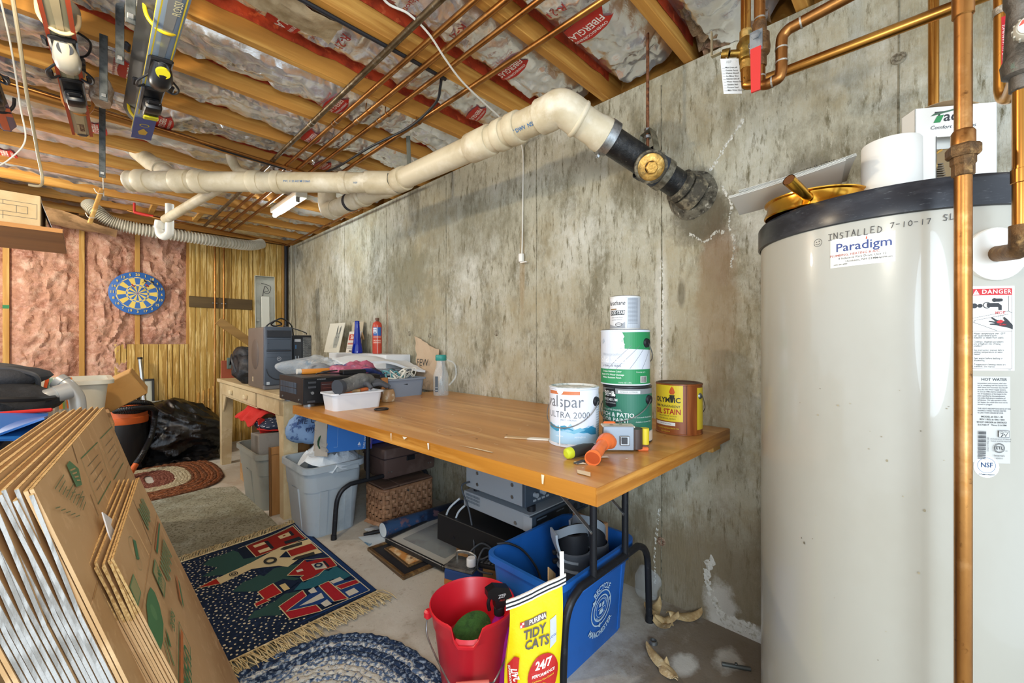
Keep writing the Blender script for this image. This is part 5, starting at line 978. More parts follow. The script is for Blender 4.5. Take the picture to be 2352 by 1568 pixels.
prints('label', c1, m_, [('r', -.1, .006, .085, .186, 'dfe3ea'), ('r', -.1, .172, .02, .183, 'c9764a'), ('t', 'valspar', .055, -.038, .148, '6b6f76', {'sx': .92}), ('t', 'ULTRA 2000', .029, -.022, .105, '6a7078', {'sp': 1.0}), ('t', 'PAINT + PRIMER', .008, -.02, .089, '8a8f96'), ('p', wv, '9cc6dd'), ('r', -.1, .014, .085, .05, 'a9cde4'), ('p', [(-.1, .075), (-.06, .065), (-.03, .072), (.0, .058), (.04, .066), (.085, .058), (.085, .05), (.03, .048), (-.02, .06), (-.06, .05), (-.1, .06)], '3f95b8'), ('p', [(-.08, .06), (-.05, .07), (-.02, .05), (.02, .066), (.06, .05), (.03, .056), (.0, .046), (-.04, .058)], '78b8d0'), ('p', [(.03, .055), (.06, .07), (.085, .06), (.085, .04), (.06, .042)], '2f84aa'), ('t', 'exterior', .009, -.05, .036, 'eef3f6'), ('t', 'semi-gloss', .009, .02, .036, 'eef3f6'), ('t', 'ONE GALLON', .006, -.04, .01, '8a8f96'), ('p', [(-.062, .19), (-.03, .19), (-.038, .176), (-.045, .17), (-.0455, .004), (-.0505, .004), (-.05, .17), (-.058, .178)], 'eceeee')], R, .008, inv=Wd(c1))
prints('label', c1, cview(x, y, TZ, R, 1.35)[0], [('r', -.03, .02, .03, .17, 'c9d0d8')]+[('r', -.025, .03+.008*i, .02, .0325+.008*i, '9aa4ae') for i in range(14)], R, .008, inv=Wd(c1))
bail(c1, x, y, TZ, R, H_, 1.02, .085)
x, y = 1.352, .748
behr = M('can_green', '2b6f57', .35)
c2_ = can('paint_can', 'green porch floor paint can at the bottom of the stack', x, y, TZ, R, H_, M('can_black', '2a2b2e', .35), lidk)
m_, d_ = cview(x, y, TZ, R)
prints('label', c2_, m_, [('r', -.125, .004, .125, .186, '2c6f58'), ('r', -.125, .168, .125, .186, '7f8384'), ('r', -.03, .17, .045, .18, 'd3d6d4'), ('t', 'INTERIOR / EXTERIOR', .006, .006, .175, '4a4c4c'), ('p', [(-.085, .182), (-.04, .186), (-.036, .125), (-.06, .118), (-.085, .125)], '1d1f22'), ('t', 'BEHR', .024, -.066, .166, 'e6e6e2', {'b': .025, 'sx': .85}), ('c', -.045, .163, .006, 'e6e6e2', {'sy': .7}), ('t', 'PREMIUM', .014, -.062, .146, 'd8d8d4', {'b': .01, 'sp': 1.1}), ('t', 'FLOOR COATINGS', .0055, -.062, .135, 'd8d8d4'), ('t', 'LOW-LUSTRE ENAMEL', .0085, -.06, .112, 'dde6e0'), ('t', 'PORCH & PATIO', .0205, -.052, .096, 'eef2ee', {'b': .012}), ('t', 'FLOOR PAINT', .0205, -.056, .078, 'eef2ee', {'b': .012}), ('r', -.1, .0665, .02, .0675, 'cfe0d6'), ('t', 'Concrete, Masonry, Wood & Basements', .0062, -.045, .061, 'dde6e0'), ('r', -.05, .045, -.04, .055, 'dde6e0'), ('r', -.02, .045, -.01, .055, 'dde6e0'), ('t', 'Mildew Resistant', .005, -.035, .04, 'dde6e0'), ('t', 'For Concrete & Wood Surfaces', .006, .06, .09, 'dde6e0'), ('t', 'Available in Custom Colors', .006, .062, .075, 'dde6e0'),
  ('p', [(-.125, .035), (-.04, .03), (.02, .03), (.06, .04), (.125, .044), (.125, .006), (-.125, .006)], 'b8b4ac'), ('p', [(-.125, .03), (-.05, .025), (-.05, .008), (-.125, .008)], '8a8f8c'), ('p', [(.02, .028), (.06, .036), (.125, .04), (.125, .008), (.02, .008)], 'd9cbb6'), ('p', [(.0, .03), (.02, .034), (.05, .038), (.05, .03), (.02, .025)], '4f6b3c'), ('c', -.03, .023, .007, '4a5f3a'), ('r', -.035, .008, -.025, .016, 'e6e6e0'), ('r', .058, .008, .082, .03, 'eceae4')]+[('r', .06+.0022*i, .009, .0612+.0022*i, .029, '2a2a2a') for i in range(10)], R, .008, inv=Wd(c2_))
bail(c2_, x, y, TZ, R, H_, 1.0, .075)
x2, y2 = 1.346, .752; z2 = TZ+H_+.002
c3 = can('paint_can', 'white and green gallon of solid wood stain stacked in the middle', x2, y2, z2, R, .19, wc, M('lid_dark_rim', '55595a', .4, .5))
m_, d_ = cview(x2, y2, z2, R)
prints('label', c3, m_, [('r', -.125, .004, .125, .186, 'd3d8e0'), ('p', [(-.01, .18), (.125, .182), (.125, .12), (-.015, .125), (-.0, .14), (-.012, .15), (-.002, .165)], '2b8a54'), ('r', -.125, .005, .125, .055, '2b8a54'), ('l', [(-.06, .057), (.02, .135)], .0012, '6b7076'), ('l', [(-.03, .057), (.05, .135)], .0012, '6b7076'), ('l', [(.015, .057), (.075, .135)], .0012, '6b7076'), ('l', [(.06, .057), (.1, .12)], .0012, '6b7076'), ('t', 'Waterproofing', .013, -.05, .105, 'b9c0c8'), ('t', 'Solid Stain', .028, -.055, .086, 'f2f4f6', {'b': .012}), ('t', 'Solid Stain', .028, -.0545, .0855, 'f4f6f8', {'b': .008}), ('r', -.1, .073, .0, .0738, 'b0b6be'), ('t', '6 YEARS  10 YEARS', .009, -.05, .066, '7a8088', {'b': .01}), ('t', 'Creates Uniform Color', .008, -.05, .047, 'eaf2ea', {'b': .012}), ('t', 'Resists UV & Water Damage', .008, -.05, .036, 'eaf2ea', {'b': .012}), ('t', 'Mildew Resistant Finish', .008, -.05, .026, 'eaf2ea', {'b': .012}), ('t', '116 FL OZ  3.43 L', .006, .0, .01, 'eaf2ea'), ('t', 'Coverage up to', .006, .055, .046, 'eaf2ea'), ('r', .052, .01, .08, .032, 'eceae4')]+[('r', .054+.0024*i, .011, .0554+.0024*i, .031, '2a2a2a') for i in range(10)]+[('p', [(-.1, .15), (-.085, .16), (-.08, .15), (-.09, .142)], 'c2c8d0')], R, .008, inv=Wd(c3))
bail(c3, x2, y2, z2, R, .19, .98, .08, True, True)
x3, y3 = 1.356, .758; z3 = z2+.19+.001; R3 = .053
c4 = can('paint_can', 'small white quart of wood stain on top of the can stack', x3, y3, z3, R3, .118, M('can_white2', 'd8d8d4', .35), lidk)
m_, d_ = cview(x3, y3, z3, R3)
prints('label', c4, m_, [('r', -.07, .004, .0, .114, 'dedede'), ('r', .006, .004, .07, .114, 'c3c8ce'), ('t', 'Varathane', .022, -.036, .092, '2e2e30', {'sh': .3, 'sx': .8, 'b': .012}), ('p', [(-.06, .066), (.0, .066), (-.002, .05), (-.06, .05)], '33383c'), ('t', 'WOOD STAIN', .016, -.033, .058, 'eef0f0', {'b': .015, 'sx': .72}), ('r', -.06, .069, -.03, .073, '8a6a44'), ('t', 'dries in one hour', .0065, -.03, .042, '6a6a6a'), ('t', 'premium interior', .006, -.03, .034, '6a6a6a'), ('p', [(-.07, .02), (-.03, .01), (.0, .026), (.0, .004), (-.07, .004)], '9da0a4'), ('c', -.022, .017, .013, '2b2c2e', {'sy': .55}), ('c', -.022, .017, .011, 'd8d8d8', {'sy': .5}), ('t', 'RUST-OLEUM', .0042, -.022, .017, '2b2c2e', {'b': .01})]+[('r', .01, .02+.0045*i, .048, .0222+.0045*i, '9298a0') for i in range(20)], R3, .008, inv=Wd(c4))
x, y = 1.606, .668
c5 = can('paint_can', 'brown and yellow oil stain can standing apart at the wall side', x, y, TZ, R, .19, M('can_brown', '8a4a22', .35, var=[('6b3418', 5, (1, 1, .2), .45, .65), ('a8602c', 14, (2, 2, .15), .5, .7)]), M('brown_lid', '5a4538', .45, .4))
m_, d_ = cview(x, y, TZ, R)
prints('label', c5, m_, [('r', -.11, .05, .014, .184, 'dcc02a'), ('r', .07, .02, .12, .175, 'd2b62a'), ('r', .027, .004, .0285, .184, '4a2412'), ('p', [(-.03, .15), (-.018, .15), (-.013, .158), (-.018, .172), (-.024, .18), (-.03, .172), (-.035, .158)], 'c2571f'), ('p', [(-.034, .148), (-.014, .148), (-.02, .12), (-.028, .12)], '2e2a20'), ('t', 'OLYMPIC', .0265, -.046, .128, '2a2a22', {'b': .03, 'sx': .95}), ('t', 'SEMI-TRANSPARENT', .0125, -.046, .105, '33362c', {'b': .01, 'sx': .9}), ('t', 'OIL STAIN', .0275, -.046, .085, 'a8261e', {'b': .025, 'sx': .85}), ('t', 'FOR EXTERIOR WOOD', .0072, -.044, .069, '4a462c'), ('t', 'FOR FENCES, SIDING', .0072, -.044, .059, '4a462c'), ('r', -.1, .034, -.012, .046, 'dedad2'), ('t', 'CEDAR NATURAL', .006, -.05, .04, '333333'), ('t', 'WOOD PROTECTION SINCE 1938', .006, -.045, .024, 'd6b83a', {'b': .01}), ('t', 'ONE GALLON', .006, -.05, .012, 'd6b83a')], R, .008, inv=Wd(c5))
bail(c5, x, y, TZ, R, .19, 1.05, .085, False, True)
# --- tape gun, knife, ruler
tgun = thing('tape_gun', 'orange handled packing tape dispenser on the worktop by the cans', 'tape dispenser', (1.13, .66, TZ))
org = M('orange_gloss', 'e0703a', .3); gry = M('grey_metal_plate', '8f979f', .35, .5)
g0 = V((1.035, .655, TZ+.02)); gd = V((.93, -.26, 0)).normalized()
hx = V((.66, -.72, 0)).normalized()   # along the tool, left to right seen from the camera
a0 = V((1.0, .655, TZ+.024)); a1 = V((1.075, .675, TZ+.04))
part(B().tube(smooth_path([tuple(a0-(a1-a0)*.15), tuple(a0), tuple(lp(a0, a1, .5)), tuple(a1)], 5), [.026]*2+[.0245]*3+[.021]*6+[.019]*5, 20, flat=.85), 'grip', org, tgun)
gq = (a0-a1).to_track_quat('Z', 'Y').to_matrix().to_4x4(); gq.translation = a0-(a1-a0)*.152
part(B().lathe([(.0, .0005), (.0205, .0005)], 24, 0, gq @ Matrix.Diagonal((1, .85, 1, 1))), 'grip_bore', C('bore_orange', 'b04a1e', .5), tgun)
part(B().tube(smooth_path([(1.075, .675, TZ+.04), (1.105, .68, TZ+.045), (1.13, .675, TZ+.035)], 5), [.02, .021, .022, .023, .024, .025, .025, .024, .022, .02, .018], 16), 'neck', org, tgun)
tm_ = frame((1.165, .668, TZ+.04), hx, (0, 0, 1))
part(B().b6((-.05, -.035, -.012), (.045, .04, -.008), .002, 0, tm_), 'side_plate', gry, tgun); part(B().b6((-.05, .034, -.06), (.05, .04, -.012), .002, 0, tm_), 'top_plate', M('tape_top', 'c9c2b2', .5), tgun)
prints('lettering', tgun, tm_ @ frame((0, .0405, -.035), (1, 0, 0), (0, 0, -1)), [('c', -.02, .0, .006, '9a958a'), ('c', .01, .004, .005, '9a958a'), ('r', -.035, -.015, .03, -.012, '8a867c')], inv=Wd(tgun))
part(B().cyl(tm_ @ V((.055, -.032, -.03)), tm_ @ V((.055, .03, -.03)), .022, n=24), 'roller', C('tape_brown', '4a3a32', .35), tgun)
part(B().lathe([(.028, 0), (.038, 0), (.038, .05), (.028, .05), (.028, 0)], 28, 0, tm_ @ T((.045, 0, -.055)) @ Matrix.Rotation(PI/2, 4, 'X') @ T((0, 0, -.025))), 'tape_roll', C('tape_tan', '6b5646', .3), tgun)
part(B().b6((.0, -.018, -.008), (.03, .012, .002), .002, 0, tm_), 'spring_clip', steel, tgun); part(B().b6((.004, -.012, .002), (.022, .008, .005), .001, 0, tm_), 'clip_pad', C('pad_dark', '3a3c40', .5), tgun)
part(B().cyl(tm_ @ V((.085, -.02, -.035)), tm_ @ V((.085, .03, -.035)), .014, n=16), 'wheel', C('yellow_wheel', 'd8c22c', .4), tgun)
part(B().b6((.06, -.04, -.05), (.095, -.028, -.02), .003, 0, tm_), 'blade_guard', org, tgun); part(B().b6((-.04, .03, -.075), (-.0, .045, -.06), .004, 0, tm_), 'guard', org, tgun)
kn = thing('screwdriver', 'black and yellow handled tool lying beside the orange tape dispenser', 'tool', (1.02, .71, TZ))
k0 = V((.985, .742, TZ+.017)); k1 = V((1.10, .725, TZ+.02))
part(B().tube([lp(k0, k1, t) for t in (0, .03, .1, .2, .3)], [.008, .0145, .0175, .017, .0155], 16), 'butt', C('lime_plastic', 'c3cc2e', .35), kn)
part(B().tube([lp(k0, k1, t) for t in (.18, .3, .5, .7, .85, 1)], [.0172, .0165, .0175, .017, .014, .012], 16), 'grip', C('grip_black', '333634', .55), kn)
part(B().tube([k1, k1+V((.05, -.005, 0))], .006, 10), 'shank', C('shank_black', '26282a', .5), kn)
ul = thing('cutter_knife', 'small dark blade lying by the orange grip', 'tool', (.985, .69, TZ)); part(B().box((.99, .695, TZ+.002), (.045, .016, .003), .001), 'blade', C('blade_grey', '5c6064', .4, metal=.6), ul)
sr = thing('paint_stick', 'thin paint-stained stirring stick lying left of the white can', 'stick', (1.1, 1.0, TZ)); smx = frame((1.10, 1.0, TZ+.003), (.5, -.9, 0), (.9, .5, 0)); part(B().box((0, 0, 0), (.16, .024, .005), .001, mat=smx), 'stick', M('stained_stick', 'b89a72', .7, var=[('dcd6c8', 8, I3, .5, .56)]), sr)
# ================================================================== under the desk and worktop
tote_m = M('tote_grey', '8f9188', .45, var=[('7f8178', 4, I3, .5, .7)]); tote_l = M('tote_pale_grey', 'a6b2ba', .4, var=[('8a969e', 4, I3, .5, .7)])
def tote(name, label, lo, hi, mat, rz=0):
    t = thing(name, label, 'storage tub', ((lo[0]+hi[0])/2, (lo[1]+hi[1])/2, 0)); w, d, h = [b_-a for a, b_ in zip(lo, hi)]
    open_box('tub', t, lo, hi, .035, .005, mat, rim=.035, rad=.06, lip=.012)
    open_box('shoulder', t, (lo[0]+.004, lo[1]+.004, hi[2]-.15), (hi[0]-.004, hi[1]-.004, hi[2]-.04), .006, .004, mat, rad=.06)
    for x in (lo[0]+w*.30, lo[0]+w*.72):
        part(B().add([(x-.02, lo[1]+.030, .01), (x+.02, lo[1]+.030, .01), (x+.02, lo[1]+.004, h-.15), (x-.02, lo[1]+.004, h-.15), (x-.026, lo[1]+.045, .01), (x+.026, lo[1]+.045, .01), (x+.026, lo[1]+.02, h-.15), (x-.026, lo[1]+.02, h-.15)], [(0, 1, 2, 3), (0, 3, 7, 4), (1, 5, 6, 2)]), 'rib', mat, t)
    y = lo[1]+d*.5
    part(B().add([(lo[0]+.032, y-.05, .01), (lo[0]+.032, y+.05, .01), (lo[0]+.006, y+.05, h-.15), (lo[0]+.006, y-.05, h-.15), (lo[0]+.05, y-.06, .01), (lo[0]+.05, y+.06, .01), (lo[0]+.02, y+.06, h-.15), (lo[0]+.02, y-.06, h-.15)], [(0, 3, 2, 1), (0, 4, 7, 3), (1, 2, 6, 5)]), 'rib', mat, t)
    return t
t2 = tote('storage_tub', 'darker grey lidless tub piled with cloth under the beige desk', (.815, 3.15, 0), (1.42, 3.72, .395), tote_m)
t1 = tote('storage_tub', 'pale grey tub with white bag under the worktop beside the desk leg', (.885, 2.50, 0), (1.235, 2.92, .425), tote_l)
part(B().box((1.12, 2.485, .39), (.14, .014, .03), .005), 'handle', tote_l, t1)
rc_ = thing('red_cloth', 'bright red cloth draped over the boxes in the darker grey tub', 'cloth', (.95, 3.5, .58))
def rcf(u, v): return (.82+.32*u, 3.40+.42*v, .60+.055*math.sin(PI*u)+.03*fr(u*5, v*5, 2)-.09*max(0, .3-u)-.05*max(0, .35-v))
part(B().sheet(rcf, 18, 14, .006), 'cloth', M('red_fabric', 'c2231c', .8, bump=[(12, .4, I3)]), rc_)
part(B().sheet(lambda u, v: (.86+.08*u+.02*v, 3.36+.03*u, .60-.12*v+.01*math.sin(u*6)), 6, 6, .006), 'tail', MATS['red_fabric'], rc_)
pk = thing('dotted_bag', 'navy cloth bag with white dots and red trim in the darker grey tub', 'bag', (1.05, 3.35, .55))
part(blob(bagf((1.02, 3.38, .555), (.16, .13, .045), 6, crease=.2), 30, 16), 'cloth', C('navy', '27324a', .8), pk)
rr = random.Random(9)
pdots = []
for i in range(90):
    a = rr.uniform(0, 6.28); p = rr.uniform(-.1, 1.2); pdots.append((a, p))
b = B(); ff = bagf((1.02, 3.38, .555), (.161, .131, .0465), 6, crease=.2)
for a, p in pdots:
    q = [V(ff(a/(2*PI)+du, p/PI+.5+dv)) for du, dv in ((-.006, -.012), (.006, -.012), (.006, .012), (-.006, .012))]; b.add(q, [(0, 1, 2, 3)])
part(b, 'dot', C('white_dot', 'd8dbe0', .8), pk)['kind'] = 'stuff'
part(B().tube(smooth_path([(.86, 3.36, .535), (.93, 3.28, .53), (1.02, 3.25, .525), (1.12, 3.27, .525)], 6), .006, 6), 'trim', MATS['red_fabric'], pk)
jbx = thing('juicer_box', 'grey carton with a glass juicer picture sitting in the darker grey tub', 'box', (.98, 3.38, .30))
jm = Matrix.Translation((1.0, 3.36, .36)) @ Matrix.Rotation(-.10, 4, 'Z') @ Matrix.Rotation(-.12, 4, 'X')
part(B().b6((-.15, -.15, -.06), (.24, .18, .14), .003, 0, jm), 'carton', M('grey_carton', '8a857d', .6, var=[('77726a', 8, I3, .5, .7)]), jbx)
jf = jm @ frame((.05, -.151, .045), (1, 0, 0), (0, 0, 1))
prints('picture', jbx, jf, [('c', .02, .0, .055, 'a9a8a4', {'sy': .8}), ('o', .02, 0, .05, .056, 'cfd0ce'), ('p', [(.0, -.03), (.04, -.03), (.03, .02), (.02, .035), (.01, .02)], 'c5c6c4'), ('o', .02, -.002, .03, .034, 'dcdddb', {'sy': .6}), ('l', [(.01, -.03), (.02, .03)], .002, '6f6e6a'), ('l', [(.03, -.03), (.02, .03)], .002, '6f6e6a'), ('l', [(.065, .03), (.085, .0), (.07, -.03)], .006, 'bdbebc'), ('r', .1, -.09, .2, .08, '7a756e')], inv=Wd(jbx))
sl = jm @ frame((-.151, .02, .04), (0, -1, 0), (0, 0, 1)); prints('stripe', jbx, sl, [('r', -.13+.014*i, -.09, -.125+.014*i, .09, '6f6a62') for i in range(20)], inv=Wd(jbx))
kx = thing('cardboard_sheet', 'tan cardboard piece standing behind the darker grey tub', 'cardboard', (.9, 3.85, 0)); part(B().b6((.94, 3.82, 0), (1.35, 3.835, .60), 0), 'sheet', kc, kx)
part(B().b6((.92, 3.86, 0), (1.25, 4.1, .28), .003), 'carton', kc, kx)
lpn = thing('leaning_board', 'brown wooden panel leaning against the tub behind the desk leg', 'panel', (.95, 3.05, 0))
lm = frame((.97, 3.07, 0), (1, -.1, 0), (-.02, .06, 1))
part(B().b6((-.10, 0, -.008), (.14, .44, .004), .002, 0, lm), 'panel', wood('brown_panel', 'a4743c', '84581f', 2, 8, .5), lpn); part(B().b6((-.112, 0, -.01), (-.10, .45, .014), .002, 0, lm), 'edge', wood('dark_edge', '7b5322', '5d3c16', 2, 8, .5), lpn); part(B().b6((-.10, .40, .004), (.14, .45, .012), .002, 0, lm), 'edge', MATS['brown_panel'], lpn)
wbg = thing('white_bag', 'white carrier bag spilling over the rim of the pale grey tub', 'bag', (1.08, 2.6, .45))
def wbf(u, v):
    a = 2*PI*u; r = .30+.7*v; return V((1.08+.17*r*math.cos(a), 2.68+.205*r*math.sin(a), .487-.075*v**2*(1.1+.3*math.sin(3*a))+.03*fr(math.cos(a)*2*r, math.sin(a)*2*r, 3, 1.5)))
part(B().sheet(wbf, 40, 10, .002), 'film', M('white_film', 'd3dfe8', .45, bump=[(25, .6, I3)]), wbg)
bbx = thing('torn_box', 'torn blue and grey carton standing on the white bag in the pale tub', 'box', (1.1, 2.65, .53))
bbm = Matrix.Translation((1.115, 2.57, .488)) @ Matrix.Rotation(.05, 4, 'Y') @ Matrix.Rotation(-.16, 4, 'Z')
def tornf(x0, x1, z0, z1, y, seed, s=1):
    return lambda u, v: bbm @ V((x0+(x1-x0)*u+(.012*nz(v*9, seed) if u in (0, 1) else 0), y, z0+(z1-z0)*v+(.014*nz(u*11, seed) if v == 1 else 0)))
part(B().sheet(tornf(-.10, .17, 0, .21, -.06, 1), 8, 8, .003), 'front', C('blue_carton', '2f74c4', .55), bbx)
part(B().sheet(tornf(-.10, .17, 0, .2, .1, 2), 8, 8, .003), 'back', C('blue_carton2', '274f8f', .6), bbx)
part(B().sheet(lambda u, v: bbm @ V((-.10-.05*math.sin(PI*u)+.01*nz(v*8, u*5), -.06+.16*u, .20*v*(1-.25*u)+.02*nz(u*7, 4)*(v == 1))), 8, 8, .003), 'side', M('grey_board', 'a8a196', .8, bump=[(30, .3, I3)]), bbx)
part(B().sheet(lambda u, v: bbm @ V((-.155+.06*u+.02*nz(v*5, 2), -.02-.055*u+.02*v, -.02+.15*v*(1-.3*u)+.02*nz(u*6, v*4))), 6, 6, .003), 'side', MATS['grey_board'], bbx)
prints('lettering', bbx, bbm @ frame((.03, -.0635, .08), (1, 0, 0), (0, 0, 1)), [('p', [(.05, -.05), (.07, -.05), (.06, -.03)], 'e3edf6'), ('t', 'SALE', .008, .062, -.056, 'e3edf6'), ('t', 'YARD AND WEED', .016, .095, -.01, 'e3edf6', {'rot': PI/2-.1, 'b': .01}), ('r', .115, -.075, .14, .09, '4b3f8f'), ('t', 'SPECIAL', .01, .128, -.03, 'c9a44a', {'rot': PI/2}), ('l', [(-.07, .09), (-.07, -.05), (-.09, -.05)], .0012, '9cc3e8')], inv=Wd(bbx))
part(B().tube([bbm @ V((-.11+.03*math.cos(a), -.03, .06+.045*math.sin(a))) for a in [j*.5 for j in range(14)]], .006, 6), 'garland', M('tinsel_green', '2f5a3c', .5, bump=[(200, 1, I3)]), bbx)
flb = thing('floral_bag', 'pale blue bag with dark script behind the torn blue carton', 'bag', (1.05, 2.86, .48))
part(blob(bagf((1.06, 2.87, .60), (.16, .08, .12), 8, crease=.2), 26, 14), 'cloth', M('blue_print_cloth', '7d9cc4', .8, var=[('3f5a8c', 16, I3, .54, .6)], bump=[(14, .5, I3)]), flb)
prints('lettering', flb, frame((1.0, 2.785, .63), (1, -.1, 0), (0, 0, 1)), [('t', 'ME OF', .05, 0, .02, '2b3a5c', {'sh': .2}), ('t', 'my E', .05, .03, -.03, '2b3a5c', {'sh': .2})], inv=Wd(flb), lift=.004)
bfl = thing('blue_folder', 'dark blue flat box lying above the brown case under the worktop', 'box', (1.5, 2.72, .66)); part(B().b6((1.25, 2.60, .475), (1.7, 2.85, .50), .003, 0, None), 'box', C('indigo', '2a3f9e', .5), bfl)
part(B().b6((1.27, 2.61, .50), (1.68, 2.84, .53), .003), 'box', C('indigo2', '3b57b4', .5), bfl)
fb = thing('metal_case', 'dusty brown metal file case resting on the wicker picnic basket', 'case', (1.5, 2.5, .26))
fcm = M('brown_case', '5d4a44', .5, .2, var=[('75625a', 8, I3, .5, .7)])
part(B().b6((1.33, 2.43, .272), (1.72, 2.72, .47), .02, seg=2), 'body', fcm, fb); part(B().b6((1.328, 2.428, .40), (1.722, 2.722, .406), .001), 'lid_seam', C('seam_dark', '32262a', .6), fb)
part(B().box((1.52, 2.425, .385), (.06, .012, .03), .003), 'latch', blk, fb)
for x in (1.36, 1.38, 1.66, 1.68): part(B().cyl((x, 2.431, .32), (x, 2.426, .32), .004, n=8), 'rivet', steel, fb)
wic = M('wicker', '9a7253', .6, var=[('7d573c', 18, I3, .46, .64), ('b58d6c', 34, I3, .56, .7)], bump=[(60, .2, I3)])
pb_ = thing('picnic_basket', 'woven brown picnic basket with hinged lid and handle under the worktop', 'basket', (1.47, 2.45, 0))
bx0, bx1, by0, by1, bh = 1.285, 1.66, 2.36, 2.60, .235
open_box('liner', pb_, (bx0+.006, by0+.006, 0), (bx1-.006, by1-.006, bh-.01), .004, .004, C('wicker_dark', '5a3f2c', .7), rad=.035)
def perim(s):
    """point on the basket outline at arclength s, with outward normal"""
    w, d, r = bx1-bx0, by1-by0, .04; segs = [('l', (bx0+r, by0), (1, 0), w-2*r), ('a', (bx1-r, by0+r), -PI/2, r*PI/2), ('l', (bx1, by0+r), (0, 1), d-2*r), ('a', (bx1-r, by1-r), 0, r*PI/2), ('l', (bx1-r, by1), (-1, 0), w-2*r), ('a', (bx0+r, by1-r), PI/2, r*PI/2), ('l', (bx0, by1-r), (0, -1), d-2*r), ('a', (bx0+r, by0+r), PI, r*PI/2)]
    tot = sum(k[3] for k in segs); s %= tot
    for k in segs:
        if s <= k[3]+1e-9:
            if k[0] == 'l': return V((k[1][0]+k[2][0]*s, k[1][1]+k[2][1]*s, 0)), V((k[2][1], -k[2][0], 0))
            a = k[2]+s/r; n = V((math.cos(a), math.sin(a), 0)); return V((k[1][0], k[1][1], 0))+n*r, n
        s -= k[3]
    return perim(0)
TOT = 2*(bx1-bx0+by1-by0-.16)+2*PI*.04
rows, npos = 8, 52
for r_ in range(rows):
    b = B(); z0 = .004+r_*(bh-.012)/rows; z1 = z0+(bh-.012)/rows-.002; N_ = npos*4
    prof = []
    for i in range(N_):
        p, n = perim(TOT*i/N_); k = math.sin(PI*(i/4)+PI*(r_ % 2)*1.0+PI/4); off = .0045*max(-1, min(1, 1.4*math.sin(PI*i/4+PI*r_)))
        prof.append((p+n*off, n))
    for i in range(N_):
        p, n = prof[i]; p2, n2 = prof[(i+1) % N_]
        b.add([p+V((0, 0, z0)), p2+V((0, 0, z0)), p2+n2*.002+V((0, 0, (z0+z1)/2)), p+n*.002+V((0, 0, (z0+z1)/2)), p2+V((0, 0, z1)), p+V((0, 0, z1))], [(0, 1, 2, 3), (3, 2, 4, 5)])
    part(b, 'weave_strip', wic, pb_)
for i in range(0, npos, 2):
    p, n = perim(TOT*(i+.5)/npos); tdir = n.cross(V((0, 0, 1)))
    part(B().b6((-.008, .002, -.003), (.008, bh-.008, .0025), .001, 0, frame(p, tdir, (0, 0, 1))), 'stake', wic, pb_)
part(B().tube([perim(TOT*i/60)[0]+V((0, 0, bh-.006)) for i in range(61)], .007, 6, flat=1.4), 'rim_band', wic, pb_)
lid = M('basket_lid', '6d5648', .6, var=[('55423a', 6, (1, 6, 1), .45, .65)])
part(B().b6((bx0+.01, by0+.01, bh), (1.40, by1-.01, bh+.012), .003), 'lid', lid, pb_); part(B().b6((1.405, by0+.01, bh), (bx1-.01, by1-.01, bh+.012), .003), 'lid', lid, pb_)
hpth = smooth_path([(1.45, by0-.012, bh-.03), (1.42, by0-.02, .14), (1.37, by0-.03, .07), (1.31, by0-.03, .035), (1.24, by0+.0, .05), (1.21, by0+.08, .06)], 8)
part(B().sheet(lambda u, v: hpth[min(int(u*40), 40)]+V((.018*(v-.5), 0, .012*(v-.5))), 40, 1, .004), 'handle', wic, pb_)
part(B().cyl((1.45, by0-.002, bh-.03), (1.45, by0-.02, bh-.03), .006, n=10), 'rivet', steel, pb_)
# --- pictures and poster on the floor
def picture(name, label, c, rz, w, d, z, fw, mats, tilt=0, frames=1):
    m = Matrix.Translation((c[0], c[1], z)) @ Matrix.Rotation(rz, 4, 'Z') @ Matrix.Rotation(tilt, 4, 'Y'); t = thing(name, label, 'picture', (c[0], c[1], z)); th = mats[3]
    for nm, lo, hi in (('frame_rail', (-w/2, -d/2), (w/2, -d/2+fw)), ('frame_rail', (-w/2, d/2-fw), (w/2, d/2)), ('frame_rail', (-w/2, -d/2+fw), (-w/2+fw, d/2-fw)), ('frame_rail', (w/2-fw, -d/2+fw), (w/2, d/2-fw))):
        part(B().b6((*lo, 0), (*hi, th), .003, 0, m), nm, mats[0], t)
    part(B().b6((-w/2+fw, -d/2+fw, .002), (w/2-fw, d/2-fw, th*.55), 0, 0, m), 'mount', mats[1], t)
    return t, m
gold = wood('dark_gilt_frame', '6a4f30', '3b2c1c', 1, 16, .4, 'a07f4c')
pg, gm_ = picture('framed_painting', 'dark gilt framed small painting lying on the floor under the black frame', (1.235, 1.98), -.04, .30, .40, .0, .02, (gold, C('mount_black', '26272c', .5), None, .018))
for lo, hi in (((-.085, -.13), (.085, -.115)), ((-.085, .115), (.085, .13)), ((-.085, -.115), (-.07, .115)), ((.07, -.115), (.085, .115))): part(B().b6((*lo, .01), (*hi, .019), .002, 0, gm_), 'inner_rail', gold, pg)
part(B().b6((-.07, -.115, .005), (.07, .115, .0125), 0, 0, gm_), 'painting', M('small_painting', 'c58a4a', .4, var=[('e6d3ac', 8, I3, .45, .55), ('6b3f22', 12, I3, .56, .64)]), pg)
pk2, km_ = picture('framed_print', 'black framed print with grey mat lying over the gilt frame', (1.415, 1.945), .1, .40, .49, .021, .016, (C('black_frame', '1d2126', .35), C('mat_grey', 'a8aba6', .5), None, .028), tilt=-.02)
part(B().b6((-.13, -.175, .014), (.13, .175, .0165), 0, 0, km_), 'print', M('dim_print', '6d7a7e', .25, var=[('596468', 5, I3, .5, .6)]), pk2)
part(B().b6((-.184, -.229, .018), (.184, .229, .0195), 0, 0, km_), 'glazing', M('clear_glass', 'ffffff', .03, alpha=.08, spec=.9), pk2)
